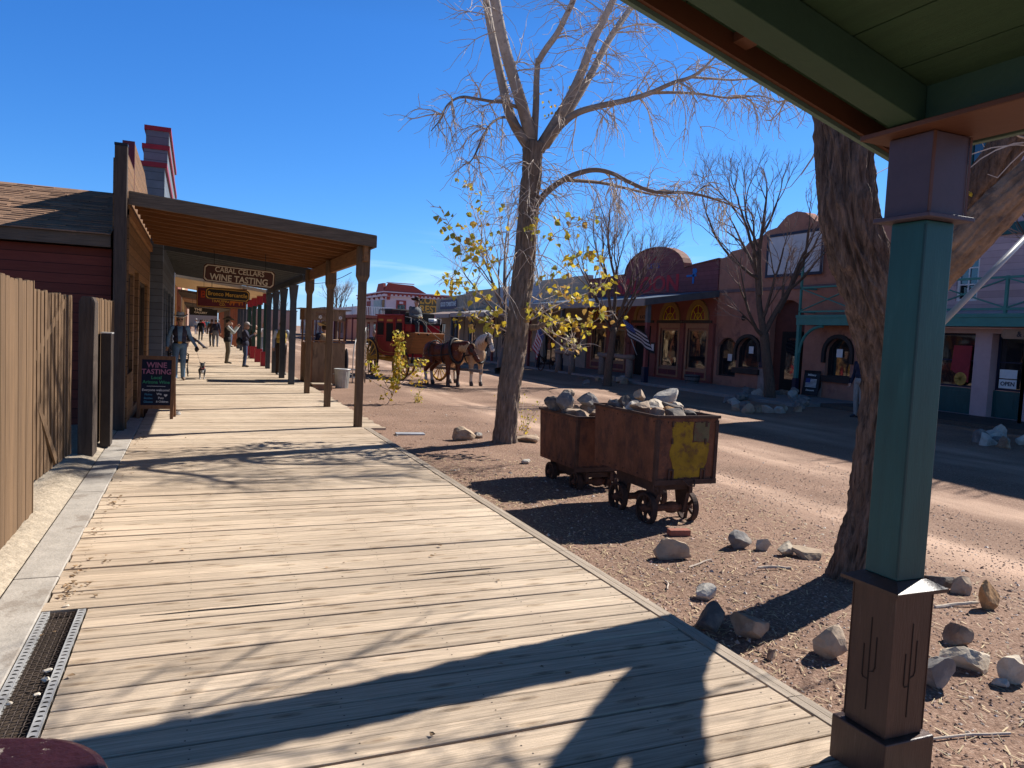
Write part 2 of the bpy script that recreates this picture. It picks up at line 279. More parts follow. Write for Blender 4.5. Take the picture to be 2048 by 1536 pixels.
# ================================================================ ground
def gz(x, y):
    def s(a, b, t):
        t = min(1, max(0, (t - a) / (b - a))); return t*t*(3-2*t)
    z = -.10 - .10 * s(4.8, 7.5, x) + .10 * s(13.5, 16.0, x)
    if x < -1.4 or x > 22: z = -.12
    if x > 3: z += .025 * noise.noise(Vector((x*.45, y*.45, 1))) + .012 * noise.noise(Vector((x*1.7, y*1.7, 4)))
    z += .06 * math.exp(-((x-4.55)**2 + (y-4.05)**2) / .35) + .05 * math.exp(-((x-4.62)**2 + (y-11)**2) / .3)
    return z
def ground():
    xs = [-900,-400,-150,-60,-25,-10,-5,-3,-1.5] + [x/4 for x in range(-4, 10)] + [2.5 + i*.12 for i in range(1, 60)] + [9.8 + i*.3 for i in range(0, 26)] + [18,19.5,21,23,26,32,45,70,120,250,500,1000]
    ys = [-300,-100,-40,-15,-8,-4] + [-2 + i*.14 for i in range(0, 110)] + [13.6 + i*.35 for i in range(0, 65)] + [37 + i*1.5 for i in range(0, 40)] + [100,115,135,160,200,260,350,500,800,1500]
    vs = [(x, y, gz(x, y) if -5 <= y <= 100 and -5 < x < 25 else -.12) for y in ys for x in xs]; n = len(xs)
    fs = [(j*n+i, j*n+i+1, (j+1)*n+i+1, (j+1)*n+i) for j in range(len(ys)-1) for i in range(n-1)]
    m = bpy.data.materials.new('gravel_dirt'); m.use_nodes = True; t = m.node_tree; N = t.nodes.new; l = t.links.new; b = t.nodes['Principled BSDF']
    b.inputs['Roughness'].default_value = .95; b.inputs['Specular IOR Level'].default_value = .1
    tc = N('ShaderNodeTexCoord'); sp = N('ShaderNodeSeparateXYZ'); l(tc.outputs['Object'], sp.inputs[0])
    def nz(sc, det=6, st=None, rg=.6):
        z = N('ShaderNodeTexNoise'); z.inputs['Scale'].default_value = sc; z.inputs['Detail'].default_value = det; z.inputs['Roughness'].default_value = rg
        if st:
            mp = N('ShaderNodeMapping'); mp.inputs['Scale'].default_value = st; l(tc.outputs['Object'], mp.inputs[0]); l(mp.outputs[0], z.inputs['Vector'])
        else: l(tc.outputs['Object'], z.inputs['Vector'])
        return z.outputs['Fac']
    def math_(op, a, bb, clamp=False):
        k = N('ShaderNodeMath'); k.operation = op; k.use_clamp = clamp
        for i, v in enumerate((a, bb)):
            if isinstance(v, (int, float)): k.inputs[i].default_value = v
            else: l(v, k.inputs[i])
        return k.outputs[0]
    def ramp(fac, stops):
        r = N('ShaderNodeValToRGB'); el = r.color_ramp.elements
        while len(el) < len(stops): el.new(.5)
        for e, (p, c) in zip(el, stops): e.position = p; e.color = (*c, 1)
        l(fac, r.inputs[0]); return r.outputs[0]
    def mixc(f, a, bb):
        x = N('ShaderNodeMix'); x.data_type = 'RGBA'
        for i, v in ((0, f), (6, a), (7, bb)):
            if isinstance(v, tuple): x.inputs[i].default_value = (*v, 1)
            elif isinstance(v, (int, float)): x.inputs[i].default_value = v
            else: l(v, x.inputs[i])
        return x.outputs[2]
    base = ramp(nz(48, 8), [(.30, (.095,.055,.036)), (.5, (.25,.155,.108)), (.72, (.46,.325,.24))])
    vor = N('ShaderNodeTexVoronoi'); vor.inputs['Scale'].default_value = 75; l(tc.outputs['Object'], vor.inputs['Vector'])
    peb = ramp(vor.outputs['Color'], [(0, (.12,.075,.055)), (.45, (.27,.175,.13)), (.8, (.36,.25,.19)), (1, (.66,.53,.42))])
    col = mixc(.5, base, peb)
    # compacted paler wheel tracks along the street, wandering a little
    wob = math_('MULTIPLY', math_('SUBTRACT', nz(.22, 2), .5), 1.6)
    xx = math_('ADD', sp.outputs[0], wob)
    trk = ramp(math_('DIVIDE', xx, 20), [(.0, (0,0,0)), (.27, (0,0,0)), (.31, (.55,.55,.55)), (.34, (.9,.9,.9)), (.355, (.15,.15,.15)), (.415, (.05,.05,.05)), (.435, (.8,.8,.8)), (.465, (.85,.85,.85)), (.49, (.1,.1,.1)), (.56, (.0,.0,.0)), (.6, (.55,.55,.55)), (.635, (.7,.7,.7)), (.66, (.1,.1,.1)), (.69, (.6,.6,.6)), (.73, (.1,.1,.1)), (1, (.1,.1,.1))])
    bw = N('ShaderNodeRGBToBW'); l(trk, bw.inputs[0])
    tf = math_('MULTIPLY', bw.outputs[0], ramp_bw(N, l, nz(1.3, 6, (1, .25, 1)), .3, .6))
    fine = ramp(nz(60, 4), [(.3, (.50,.34,.25)), (.7, (.66,.48,.36))])
    col = mixc(tf, col, fine)
    big = ramp(nz(.7, 5), [(.3, (.80,.78,.77)), (.7, (1.15,1.12,1.1))])
    mm = N('ShaderNodeMix'); mm.data_type = 'RGBA'; mm.blend_type = 'MULTIPLY'; mm.inputs[0].default_value = 1; l(col, mm.inputs[6]); l(big, mm.inputs[7])
    l(mm.outputs[2], b.inputs['Base Color'])
    h = math_('ADD', math_('MULTIPLY', nz(30, 8, None, .75), math_('SUBTRACT', 1.0, math_('MULTIPLY', tf, .6))), math_('MULTIPLY', vor.outputs['Distance'], -.5))
    bp = N('ShaderNodeBump'); bp.inputs['Strength'].default_value = .45; bp.inputs['Distance'].default_value = .025; l(h, bp.inputs['Height']); l(bp.outputs[0], b.inputs['Normal'])
    o = MB().add(vs, fs).build('ground', m, smooth=True); o['kind'] = 'structure'
def ramp_bw(N, l, f, a, b):
    k = N('ShaderNodeMapRange'); k.inputs[1].default_value = a; k.inputs[2].default_value = b; l(f, k.inputs[0]); return k.outputs[0]
ground()

# ================================================================ boardwalk and kerb strips
def boardwalk():
    b = MB(); rnd = random.Random(3); y = .2; i = 0
    def nailrow(y0, w, z, x):
        for f in (.25, .75):
            for dx in (0,):
                X = x + rnd.uniform(-.015, .015); Y = y0 + w*f + rnd.uniform(-.01, .01); r = .0042
                b.add([(X+r*math.cos(a), Y+r*math.sin(a), z+.0012) for a in (0,1.05,2.1,3.14,4.19,5.24)], [(0,1,2,3,4,5)], 1)
    while y < 118:
        w = .14 + rnd.uniform(-.004, .004); gap = rnd.choice([.006,.008,.010,.013,.018]) if y < 14 else .013
        x0 = -.745 + rnd.uniform(-.012, .008); x1 = 2.60 + rnd.uniform(-.006, .004)
        if y + w > 12.35: x1 = 2.95 + rnd.uniform(-.03, .03)
        if 3.2 < y + w and y < 4.72: x0 = -.525
        z = rnd.uniform(-.003, .003); sl = rnd.uniform(-.004, .004); tw = rnd.uniform(-.006, .006)
        # gently bowed plank, five stations
        k = 6; vs = []
        bow = rnd.uniform(-.006, .006)
        for j in range(k+1):
            t = j/k; X = x0 + (x1-x0)*t; zz = z + sl*(t-.5) + rnd.uniform(-.0006,.0006); yy = y + bow*4*t*(1-t)
            e0 = rnd.uniform(-.0015,.0015); e1 = rnd.uniform(-.0015,.0015)
            vs += [(X, yy+e0, zz-.04), (X, yy+e0, zz-.003), (X, yy+.004+e0, zz), (X, yy+w-.004+e1, zz+tw*.3), (X, yy+w+e1, zz-.003+tw*.3), (X, yy+w+e1, zz-.04)]
        fs = [(0,1,2,3,4,5), tuple(k*6+q for q in (5,4,3,2,1,0))]
        for j in range(k):
            for q in range(5): fs.append((j*6+q, (j+1)*6+q, (j+1)*6+q+1, j*6+q+1))
        b.add(vs, fs, 0)
        if y < 11:
            for x in (-.66, .0, .62, 1.25, 1.9, 2.53):
                if x > x0: nailrow(y, w, z + sl*((x-x0)/(x1-x0)-.5) + max(0, tw*.3), x)
        y += w + gap; i += 1
    # dark splits where a plank edge has rotted
    for (x0, x1, yy) in ((-.25, .75, 4.52), (1.35, 2.15, 4.83)):
        pts = [(x0 + (x1-x0)*t/8, yy + rnd.uniform(-.004,.004), .0045) for t in range(9)]
        for a, c in zip(pts, pts[1:]): 
            w_ = .010*math.sin(math.pi*(a[0]-x0)/(x1-x0)+.25); w2 = .010*math.sin(math.pi*(c[0]-x0)/(x1-x0)+.05)
            b.quad((a[0],a[1]-abs(w_),.0045), (c[0],c[1]-abs(w2),.0045), (c[0],c[1]+abs(w2),.0045), (a[0],a[1]+abs(w_),.0045), 2)
    o = b.build('boardwalk', [M['board'], M['nail'], M['crack']]); o['kind'] = 'structure'
    # edge board (two lengths) in the same structure family
    e = MB(); y = .2
    while y < 12.35:
        y2 = min(y + 2.45, 12.37); e.box(2.612, 2.655, y, y2-.006, -.1, .004); e.box(2.662, 2.705, y, y2-.004, -.14, .002); y = y2
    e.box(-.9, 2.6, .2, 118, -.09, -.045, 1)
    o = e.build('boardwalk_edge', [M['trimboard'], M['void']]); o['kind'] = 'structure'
boardwalk()
def kerbs():
    b = MB(); rnd = random.Random(5)
    y = -1.0
    for y2 in (3.6, 5.35, 7.9, 10.35, 13.7):
        b.box(-1.0, -.757, y, y2-.012, -.2, .008); y = y2
    o = b.build('kerb', [M['conc']], bevel=.006); o['kind'] = 'structure'
    b = MB(); ys = [-.5 + i*.09 for i in range(160)]; xs = [-1.7,-1.5,-1.35,-1.25,-1.15,-1.08,-1.03,-1.005]
    vs = []
    for yy in ys:
        for x in xs:
            t = min(1, (-1.005 - x) / .14); vs.append((x, yy, .006 + .045*t + .012*noise.noise(Vector((x*7, yy*7, 2)))*(.3+t)))
    n = len(xs); fs = [(j*n+i, j*n+i+1, (j+1)*n+i+1, (j+1)*n+i) for j in range(len(ys)-1) for i in range(n-1)]
    o = b.add(vs, fs).build('concrete_footing', M['roughconc'], smooth=True); o['kind'] = 'structure'
kerbs()
# right-hand pavement
b = MB(); y = 17.4
while y < 84: b.box(16.5, 20.6, y, y+2.38, -.3, 0); y += 2.4
o = b.build('pavement', M['walk'], bevel=.012); o['kind'] = 'structure'

# ================================================================ steel grate beside the boardwalk
def grate():
    t = thing('drain_grate', 'rusty woven wire drain grate between galvanised edges in the near boardwalk', 'grate', (-.645, 3.95, 0))
    x0, x1, y0, y1 = -.105, .108, -.74, .78
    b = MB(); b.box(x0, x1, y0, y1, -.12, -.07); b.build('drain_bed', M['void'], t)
    b = MB(); rnd = random.Random(2)
    for k in range(300):
        x = rnd.uniform(x0+.02, x1-.02); y = rnd.uniform(y0, y1); r = rnd.uniform(.004, .009); b.ell((x, y, -.068+r*.5), (r, r*rnd.uniform(.7,1.4), r*.7), 6)
    b.build('gravel', pm('grate_gravel', (.26,.19,.13), .3, 60, isl=.5), t)['kind'] = 'stuff'
    b = MB(); s = .027; i = 0
    x = x0+.035
    while x < x1-.03:
        pts = []; j = 0; y = y0
        while y < y1: pts.append((x, y, -.012 + .004*(1 if (i+j) % 2 else -1))); y += s; j += 1
        b.tube(pts, .0022, 5); x += s; i += 1
    y = y0 + s*.0; j = 0
    while y < y1:
        pts = []; x = x0+.035; i = 0
        pts.append((x0+.02, y, -.012))
        while x < x1-.03: pts.append((x, y, -.012 - .004*(1 if (i+j) % 2 else -1))); x += s; i += 1
        pts.append((x1-.02, y, -.012)); b.tube(pts, .0022, 5); y += s; j += 1
    b.build('wire_mesh', M['darksteel'], t, smooth=True)
    # perforated edge strips with half-round holes (holes are real openings)
    for xa in (x0+.002, x1-.036):
        b = MB(); y = y0; xb = xa + .034; r = .0125; xc = xa + .017; p = .041
        while y + p <= y1 + .001:
            yc = y + p/2; n = 8
            hole = [(xc + r*math.cos(math.pi*k/n), yc - .004 + r*1.15*math.sin(math.pi*k/n)) for k in range(n+1)]
            hl = hole[::-1]  # left to right
            b.quad((xa,y,0),(xb,y,0),(xb,yc-.004,0),(xa,yc-.004,0))
            vs = [(xa,yc-.004,0)] + [(q[0],q[1],0) for q in hl] + [(xb,yc-.004,0),(xb,y+p,0),(xa,y+p,0)]
            b.add(vs, [tuple(range(len(vs)))]); y += p
        b.box(xa-.002, xa, y0, y1, -.03, .001); b.box(xb, xb+.002, y0, y1, -.03, .001)
        b.build('edge_strip', M['steel'], t)
    return t
grate()
def pebbles_on_grate():
    pm_ = pm('pale_pebble', (.55,.47,.37), .2, 30, isl=.2)
    for k, (px, py, r, lb) in enumerate(((565,150,.020,'pale pebble at the far end of the drain grate'), (420,700,.021,'pale pebble in the middle of the wire grate near its right edge'), (400,780,.020,'second pale pebble in the middle of the wire grate, just nearer'), (325,910,.015,'orange tan pebble on the wire grate toward the camera'), (75,985,.014,'small pale pebble on the nearest part of the wire grate'))):
        p = G(px/4.315, 1180 + py/4.315); b = MB(); rockmesh(b, r, k+50, (1.2, .8, .6)); o = b.build('pebble', pm_, loc=(p.x, p.y, r*.3)); tag(o, lb, 'pebble')
def rockmesh(b, r, seed, sc=(1,1,1), rough=.28, sub=2, mi=0, cuts=10, M_=None):
    import bmesh
    bm = bmesh.new(); bmesh.ops.create_icosphere(bm, subdivisions=sub, radius=1.0)
    rnd = random.Random(seed); pl = []
    for _ in range(cuts):
        d = Vector((rnd.gauss(0,1), rnd.gauss(0,1), rnd.gauss(0,1))).normalized(); pl.append((d, rnd.uniform(.38, .74)))
    off = Vector((seed*3.1, seed*1.7, seed*.9))
    vs = []
    for v in bm.verts:
        p = v.co.copy()
        for d, h in pl:
            k = p.dot(d)
            if k > h: p -= d*(k-h)
        p *= 1 + rough*.5*noise.noise(p*1.4 + off) + rough*.22*noise.noise(p*4.5 + off)
        p = Vector((p.x*sc[0], p.y*sc[1], p.z*sc[2]))*r
        vs.append(M_ @ p if M_ else p)
    fs = [tuple(v.index for v in f.verts) for f in bm.faces]; bm.free()
    b.add(vs, fs, mi)
pebbles_on_grate()

# ================================================================ near porch (over the camera)
def porch():
    t = thing('porch_roof', 'green board porch roof with brown soffit overhead at right', 'porch roof', (2.49, 2.06, 0))
    ox, oy = 2.49, 2.06
    def B(): return MB()
    sl = .285
    def zb(X): return 2.48 + sl*(2.42 - X)
    # eave beam with brown trim below
    b = B(); b.box(2.425-ox, 2.555-ox, -4-oy, 2.12-oy, 2.488, 2.63); b.build('eave_beam', M['porchgreen'], t, bevel=.004)
    b = B(); b.box(2.375-ox, 2.70-ox, -4-oy, 2.245-oy, 2.464, 2.485); b.build('soffit_trim', M['porchbrown'], t, bevel=.003)
    b = B(); b.box(2.725-ox, 2.755-ox, -4-oy, 2.365-oy, 2.462, 2.60); b.build('eave_fascia', M['porchlip'], t, bevel=.003)
    b = B(); b.box(2.558-ox, 2.722-ox, -4-oy, 2.30-oy, 2.50, 2.515); b.build('eave_soffit', M['porchbrown'], t)
    def sloped(xa, xb, ya, yb, dz0, dz1, mi=0, b=None):
        z = lambda X, d: zb(X) + d
        b.add([(xa-ox,ya-oy,z(xa,dz0)),(xb-ox,ya-oy,z(xb,dz0)),(xb-ox,yb-oy,z(xb,dz0)),(xa-ox,yb-oy,z(xa,dz0)),(xa-ox,ya-oy,z(xa,dz1)),(xb-ox,ya-oy,z(xb,dz1)),(xb-ox,yb-oy,z(xb,dz1)),(xa-ox,yb-oy,z(xa,dz1))],
              [(0,3,2,1),(4,5,6,7),(0,1,5,4),(1,2,6,5),(2,3,7,6),(3,0,4,7)], mi)
    b = B(); sloped(-.9, 2.42, 2.0, 2.12, .0, .135, 0, b); b.build('end_rafter', M['porchgreen'], t, bevel=.003)
    b = B(); sloped(-.9, 2.72, 2.325, 2.345, .06, .20, 0, b); b.build('end_soffit', M['porchbrown'], t)
    b = B(); sloped(-.9, 2.72, 2.349, 2.372, .045, .21, 0, b); b.build('end_fascia', M['porchlip'], t)
    b = B(); sloped(1.80, 1.86, 2.125, 2.32, .10, .135, 0, b); b.build('lookout_block', M['porchbrown'], t)
    for yr in (-.35, -2.7):
        b = B(); sloped(-.9, 2.42, yr-.06, yr+.06, 0, .135, 0, b); b.build('rafter', M['porchgreen'], t)
    b = B(); x = 2.76
    while x > -.9:
        xa = max(-.9, x-.235); sloped(xa+.003, x-.003, -4, 2.374, .139, .165, 0, b); x -= .235
    b.build('roof_deck', pm('porch_deck_green', (.030,.060,.027), .15, 4, (9,.6,9), rough=.7, bump=.2, isl=.12), t)
    b = B(); sloped(-.95, 2.80, -4, 2.40, .169, .19, 0, b); b.build('roof_covering', M['shingle'], t)
porch()
def porch_post():
    cx, cy = 2.545, 2.075   # centre of the 15 cm shaft
    t = thing('porch_post', 'teal square porch post on a brown pedestal with carved cactus lines', 'post', (cx, cy, 0))
    def sq(b, h, z0, z1): b.box(-h, h, -h, h, z0, z1)
    b = MB(); sq(b, .130, 0, .178); b.build('plinth', M['pedestal'], t, bevel=.006)
    b = MB(); sq(b, .098, .178, .742); b.build('pedestal', M['pedestal'], t, bevel=.004)
    b = MB(); b.prism([(-.135,-.135),(.135,-.135),(.135,.135),(-.135,.135)], .744, .758, 'Z')
    h0, h1 = .133, .08
    b.add([(-h0,-h0,.758),(h0,-h0,.758),(h0,h0,.758),(-h0,h0,.758),(-h1,-h1,.785),(h1,-h1,.785),(h1,h1,.785),(-h1,h1,.785)], [(4,5,6,7),(0,1,5,4),(1,2,6,5),(2,3,7,6),(3,0,4,7)])
    b.build('ledge', M['pedestal'], t)
    b = MB(); sq(b, .0745, .785, 2.145); b.build('shaft', M['teal'], t, bevel=.004)
    b = MB(); b.box(-.0765, -.068, -.0765, -.068, .80, 2.13); b.build('corner_bead', pm('dark_teal_seam', (.008,.045,.045), bump=0, rough=.5), t)
    b = MB(); sq(b, .122, 2.147, 2.165); b.build('capital_ledge', M['purple'], t, bevel=.004)
    b = MB(); sq(b, .096, 2.166, 2.462); b.build('capital', M['purple'], t, bevel=.004)
    b = MB()
    b.box(.090, .102, -.1005, -.0985, 2.17, 2.46); b.build('capital_bead', M['porchbrown'], t)
    b = MB(); b.box(-.1015, -.088, -.1015, -.0965, 2.17, 2.46); b.build('capital_bead', M['porchbrown'], t)
    # corner strips on the pedestal
    b = MB()
    for (x, y) in ((-.1005,-.1005),(.0965,-.1005),(-.1005,.0965)): b.box(x, x+.004, y, y+.004, .19, .735)
    b.build('edge_strip', M['pedestal'], t)
    # saguaro outlines cut on the two visible faces
    def cactus(f):
        b = MB(); wd = .0042
        def seg(pts):
            for a, c in zip(pts, pts[1:]): b.bar(f(*a), f(*c), wd, wd, ends=wd/2)
        seg([(0,.255),(0,.62)])
        seg([(0,.405),(.022,.415),(.028,.43),(.028,.55)]) ; seg([(0,.375),(-.022,.375),(-.028,.385),(-.028,.505)])
        return b
    cactus(lambda u, z: (u+.005, -.0982, z)).build('cactus_groove', M['groove'], t)
    cactus(lambda u, z: (-.0982, -u-.0, z + .0)).build('cactus_groove', M['groove'], t)
    f = thing('flagpole', 'bare pale grey flagpole slanting up from a white bracket behind teal post', 'flagpole', (cx+.075, cy+.05, 1.66))
    p0 = Vector((0,0,0)); p1 = AY(2048, 478, 2.35) - Vector((cx+.075, cy+.05, 1.66)); d = (p1-p0).normalized()
    b = MB(); b.cyl(p0+d*.03, p1 + d*.7, .0135, .0135, 12); b.ell(p1+d*.72, (.02,.02,.02), 10); b.build('pole', pm('pale_grey_pole', (.40,.37,.35), .1, 5, rough=.35, bump=.02), f, smooth=True)
    b = MB(); b.cyl(p0-d*.02, p0+d*.06, .0175, .0165, 12); b.box(0, .006, -.02, .02, -.05, .03); b.build('bracket', M['white'], f, bevel=.002)
porch_post()
# chipped red bench arm at the lower left corner
def cat2(pts):
    P = [Vector(p) for p in pts]; P = [P[0]*2-P[1]] + P + [P[-1]*2-P[-2]]; out = []
    for i in range(1, len(P)-2):
        for k in range(5): t = k/5; a, b_, c, d = P[i-1:i+3]; out.append(.5*((2*b_) + (c-a)*t + (2*a-5*b_+4*c-d)*t*t + (3*b_-a-3*c+d)*t**3))
    return out + [P[-2].copy()]
def near_bench():
    t = thing('bench', 'worn dark red wooden bench arm with chipped paint in the near left corner', 'bench', (-.62, 1.5, 0))
    mt = pm('chipped_red_paint', (.030,.006,.007), .3, 6, rough=.45, bump=.3, c2=(.30,.25,.20), c2lo=.57, c2hi=.61, c2s=13)
    pts = [(-.55, 1.96), (-.38, 1.94), (-.25, 1.89), (-.17, 1.80), (-.145, 1.70), (-.16, 1.62), (-.22, 1.58)]
    back = [(-.30, 1.55), (-.65, 1.62)]
    poly = [(p.x+.62, p.y-1.5) for p in cat2([(x, y, 0) for x, y in pts])] + [(x+.62, y-1.5) for x, y in back]
    b = MB(); b.prism(poly, .625, .70, 'Z'); b.build('armrest', mt, t, bevel=.022)
    b = MB(); b.box(.30, .36, .14, .20, 0, .654); b.build('leg', mt, t, bevel=.006)
    b = MB(); b.box(-.5, .42, -.35, .12, .40, .44); b.build('seat', mt, t, bevel=.008)
near_bench()
# ================================================================ left side: fence and storefronts
def board_fence(name, label, x, y0, y1, z0, z1, step=.138, slope=0, braces=None, post=None, group=None):
    t = thing(name, label, 'fence', (x, y0, 0), 0, group); rnd = random.Random(int(y0*10)); b = MB(); y = y0
    while y < y1 - .02:
        w_ = min(step, y1 - y) - .006; h = z1 + rnd.uniform(-.012, .012); dx = slope*(y-y0) + rnd.uniform(-.003, .003)
        zz0 = z0 + rnd.uniform(-.01, .01)
        b.prism([(y-y0, zz0), (y-y0+w_, zz0), (y-y0+w_, h-.02), (y-y0+w_-.02, h), (y-y0+.02, h), (y-y0, h-.02)], dx-.019, dx, 'X'); y += step
    b.build('boards', M['fence'], t)
    b = MB()
    for z in (z0+.25, (z0+z1)/2, z1-.25): b.box(-.06+slope*.5*(y1-y0), -.0205, .01, y1-y0-.01, z-.045, z+.045)
    b.build('rails', M['fence'], t)
    if braces:
        b = MB()
        for (ya, za, yb, zb_) in braces: b.bar((.012+slope*(ya-y0), ya-y0, za), (.012+slope*(yb-y0), yb-y0, zb_), .02, .085, up=(1,0,0.001))
        b.build('brace', M['fence'], t)
    return t
f = board_fence('board_fence', 'tall brown board fence nearest the camera on the left', -1.172, 4.2, 6.94, .05, 1.89)
b = MB(); b.box(-.10, .003, 2.74, 2.765, .03, 1.9); b.build('end_board', M['fence'], f)
gate = board_fence('fence_gate', 'brown board gate with a crossed brace, set back in the fence', -1.40, 6.98, 9.60, .10, 1.86, slope=.06)
b = MB(); 
b.bar((.03, .75, 1.1), (.125, 2.30, 1.80), .085, .022, up=(1,-.06,0)); b.build('brace', M['fence'], gate)
b = MB(); b.bar((.03, .95, 1.05), (.125, 1.75, .16), .085, .022, up=(1,-.06,0)); b.build('brace', M['fence'], gate)
b = MB(); b.box(-.10, -.02, 2.30, 2.335, .95, 1.07); b.ell((-.0, 2.36, .98), (.02,.02,.03), 8); b.build('padlock', M['steel'], gate)
t = thing('fence_post', 'square brown fence post between the gate and the last fence panel', 'post', (-1.10, 9.85, 0))
b = MB(); b.prism([(-.11,0),(.04,0),(.04,1.80),(.01,1.86),(-.08,1.86),(-.11,1.80)], -.1, .35, 'Y'); b.build('timber', M['darkwood'], t, bevel=.006)
b2 = board_fence('board_fence', 'short brown fence panel just before the corner timber', -1.105, 10.22, 12.0, .06, 1.86, slope=.035)
t = thing('utility_box', 'narrow dark metal box on end against the short fence panel', 'box', (-1.02, 10.75, 0))
b = MB(); b.box(-.04, .075, -.28, .0, .03, 1.43); b.build('body', pm('brown_black_metal', (.03,.022,.018), .3, 6, rough=.45), t, bevel=.008)
b = MB(); b.box(-.045, .08, -.285, .005, 1.432, 1.447); b.build('lid', M['steel'], t)

def wall_openings(b, u0, u1, z0, z1, ops, P, depth, mi=0, mr=None):
    """flat wall in (u,z) with rectangular openings; P(u,z,d) -> point, d>0 goes into the wall"""
    us = sorted({u0, u1, *[o[0] for o in ops], *[o[1] for o in ops]}); zs = sorted({z0, z1, *[o[2] for o in ops], *[o[3] for o in ops]})
    us = [u for u in us if u0 <= u <= u1]; zs = [z for z in zs if z0 <= z <= z1]
    for a, c in zip(us, us[1:]):
        for d, e in zip(zs, zs[1:]):
            um, zm = (a+c)/2, (d+e)/2
            if any(o[0] < um < o[1] and o[2] < zm < o[3] for o in ops): continue
            b.quad(P(a,d,0), P(c,d,0), P(c,e,0), P(a,e,0), mi)
    for o in ops:
        a, c, d, e = o[:4]; r = mi if mr is None else mr
        b.quad(P(a,d,0), P(a,e,0), P(a,e,depth), P(a,d,depth), r); b.quad(P(c,d,0), P(c,e,0), P(c,e,depth), P(c,d,depth), r)
        b.quad(P(a,e,0), P(c,e,0), P(c,e,depth), P(a,e,depth), r); b.quad(P(a,d,0), P(c,d,0), P(c,d,depth), P(a,d,depth), r)
def window(parent, a, c, d, e, P, depth, mf, fw=.06, mull=(0,0), mg=None, name='window'):
    b = MB()
    def rect(u0,u1,z0,z1,d0,d1):
        pts = [P(u0,z0,d0),P(u1,z0,d0),P(u1,z1,d0),P(u0,z1,d0),P(u0,z0,d1),P(u1,z0,d1),P(u1,z1,d1),P(u0,z1,d1)]
        b.add(pts, [(0,1,2,3),(7,6,5,4),(0,4,5,1),(1,5,6,2),(2,6,7,3),(3,7,4,0)])
    g0, g1 = depth-.05, depth
    rect(a+.002,a+fw,d,e,g0,g1); rect(c-fw,c-.002,d,e,g0,g1); rect(a+fw,c-fw,d+.002,d+fw,g0,g1); rect(a+fw,c-fw,e-fw,e-.002,g0,g1)
    for i in range(mull[0]):
        u = a + (c-a)*(i+1)/(mull[0]+1); rect(u-.018,u+.018,d+fw,e-fw,g0+.004,g1)
    for i in range(mull[1]):
        z = d + (e-d)*(i+1)/(mull[1]+1); rect(a+fw,c-fw,z-.018,z+.018,g0+.006,g1)
    o = b.build(name, mf, parent)
    b = MB(); b.quad(P(a+fw*.5,d+fw*.5,g1-.012),P(c-fw*.5,d+fw*.5,g1-.012),P(c-fw*.5,e-fw*.5,g1-.012),P(a+fw*.5,e-fw*.5,g1-.012)); b.build('pane', mg or M['glass'], o)
    return o
# ---- red clapboard house behind the fence
t = thing('red_house', 'dark red clapboard house with brown shingle roof behind the fence', 'house', (-4, 15, 0))
b = MB(); b.box(-5, 2.86, -2.5, 4.5, -.1, 2.62); b.build('wall', M['redclap'], t)
b = MB(); b.box(-5.4, 2.87, -2.75, -2.66, 2.63, 2.80); b.build('eave_board', M['fascia'], t)
b = MB(); rnd = random.Random(8); rows = 24
y0, y1, z0, z1 = -2.80, .55, 2.80, 3.86
for i in range(rows):
    x = -6.2 + rnd.uniform(0, .3); ya = y0 + (y1-y0)*i/rows; yb = y0 + (y1-y0)*(i+1.15)/rows; za = z0 + (z1-z0)*i/rows; zb_ = z0 + (z1-z0)*(i+1.15)/rows
    while x < 2.87:
        w_ = rnd.choice([.18,.24,.3,.36]); xe = min(2.875, x+w_); th = rnd.choice([.008,.014,.02])
        b.add([(x,ya,za),(xe,ya,za),(xe,yb,zb_),(x,yb,zb_),(x,ya,za+th),(xe,ya,za+th),(xe,yb,zb_+.004),(x,yb,zb_+.004)], [(4,5,6,7),(0,1,5,4),(1,2,6,5),(3,0,4,7)]); x += w_
b.quad((-6.2,y1,z1),(2.87,y1,z1),(2.87,4.9,2.8),(-6.2,4.9,2.8)); b.build('roof', M['shingle'], t)

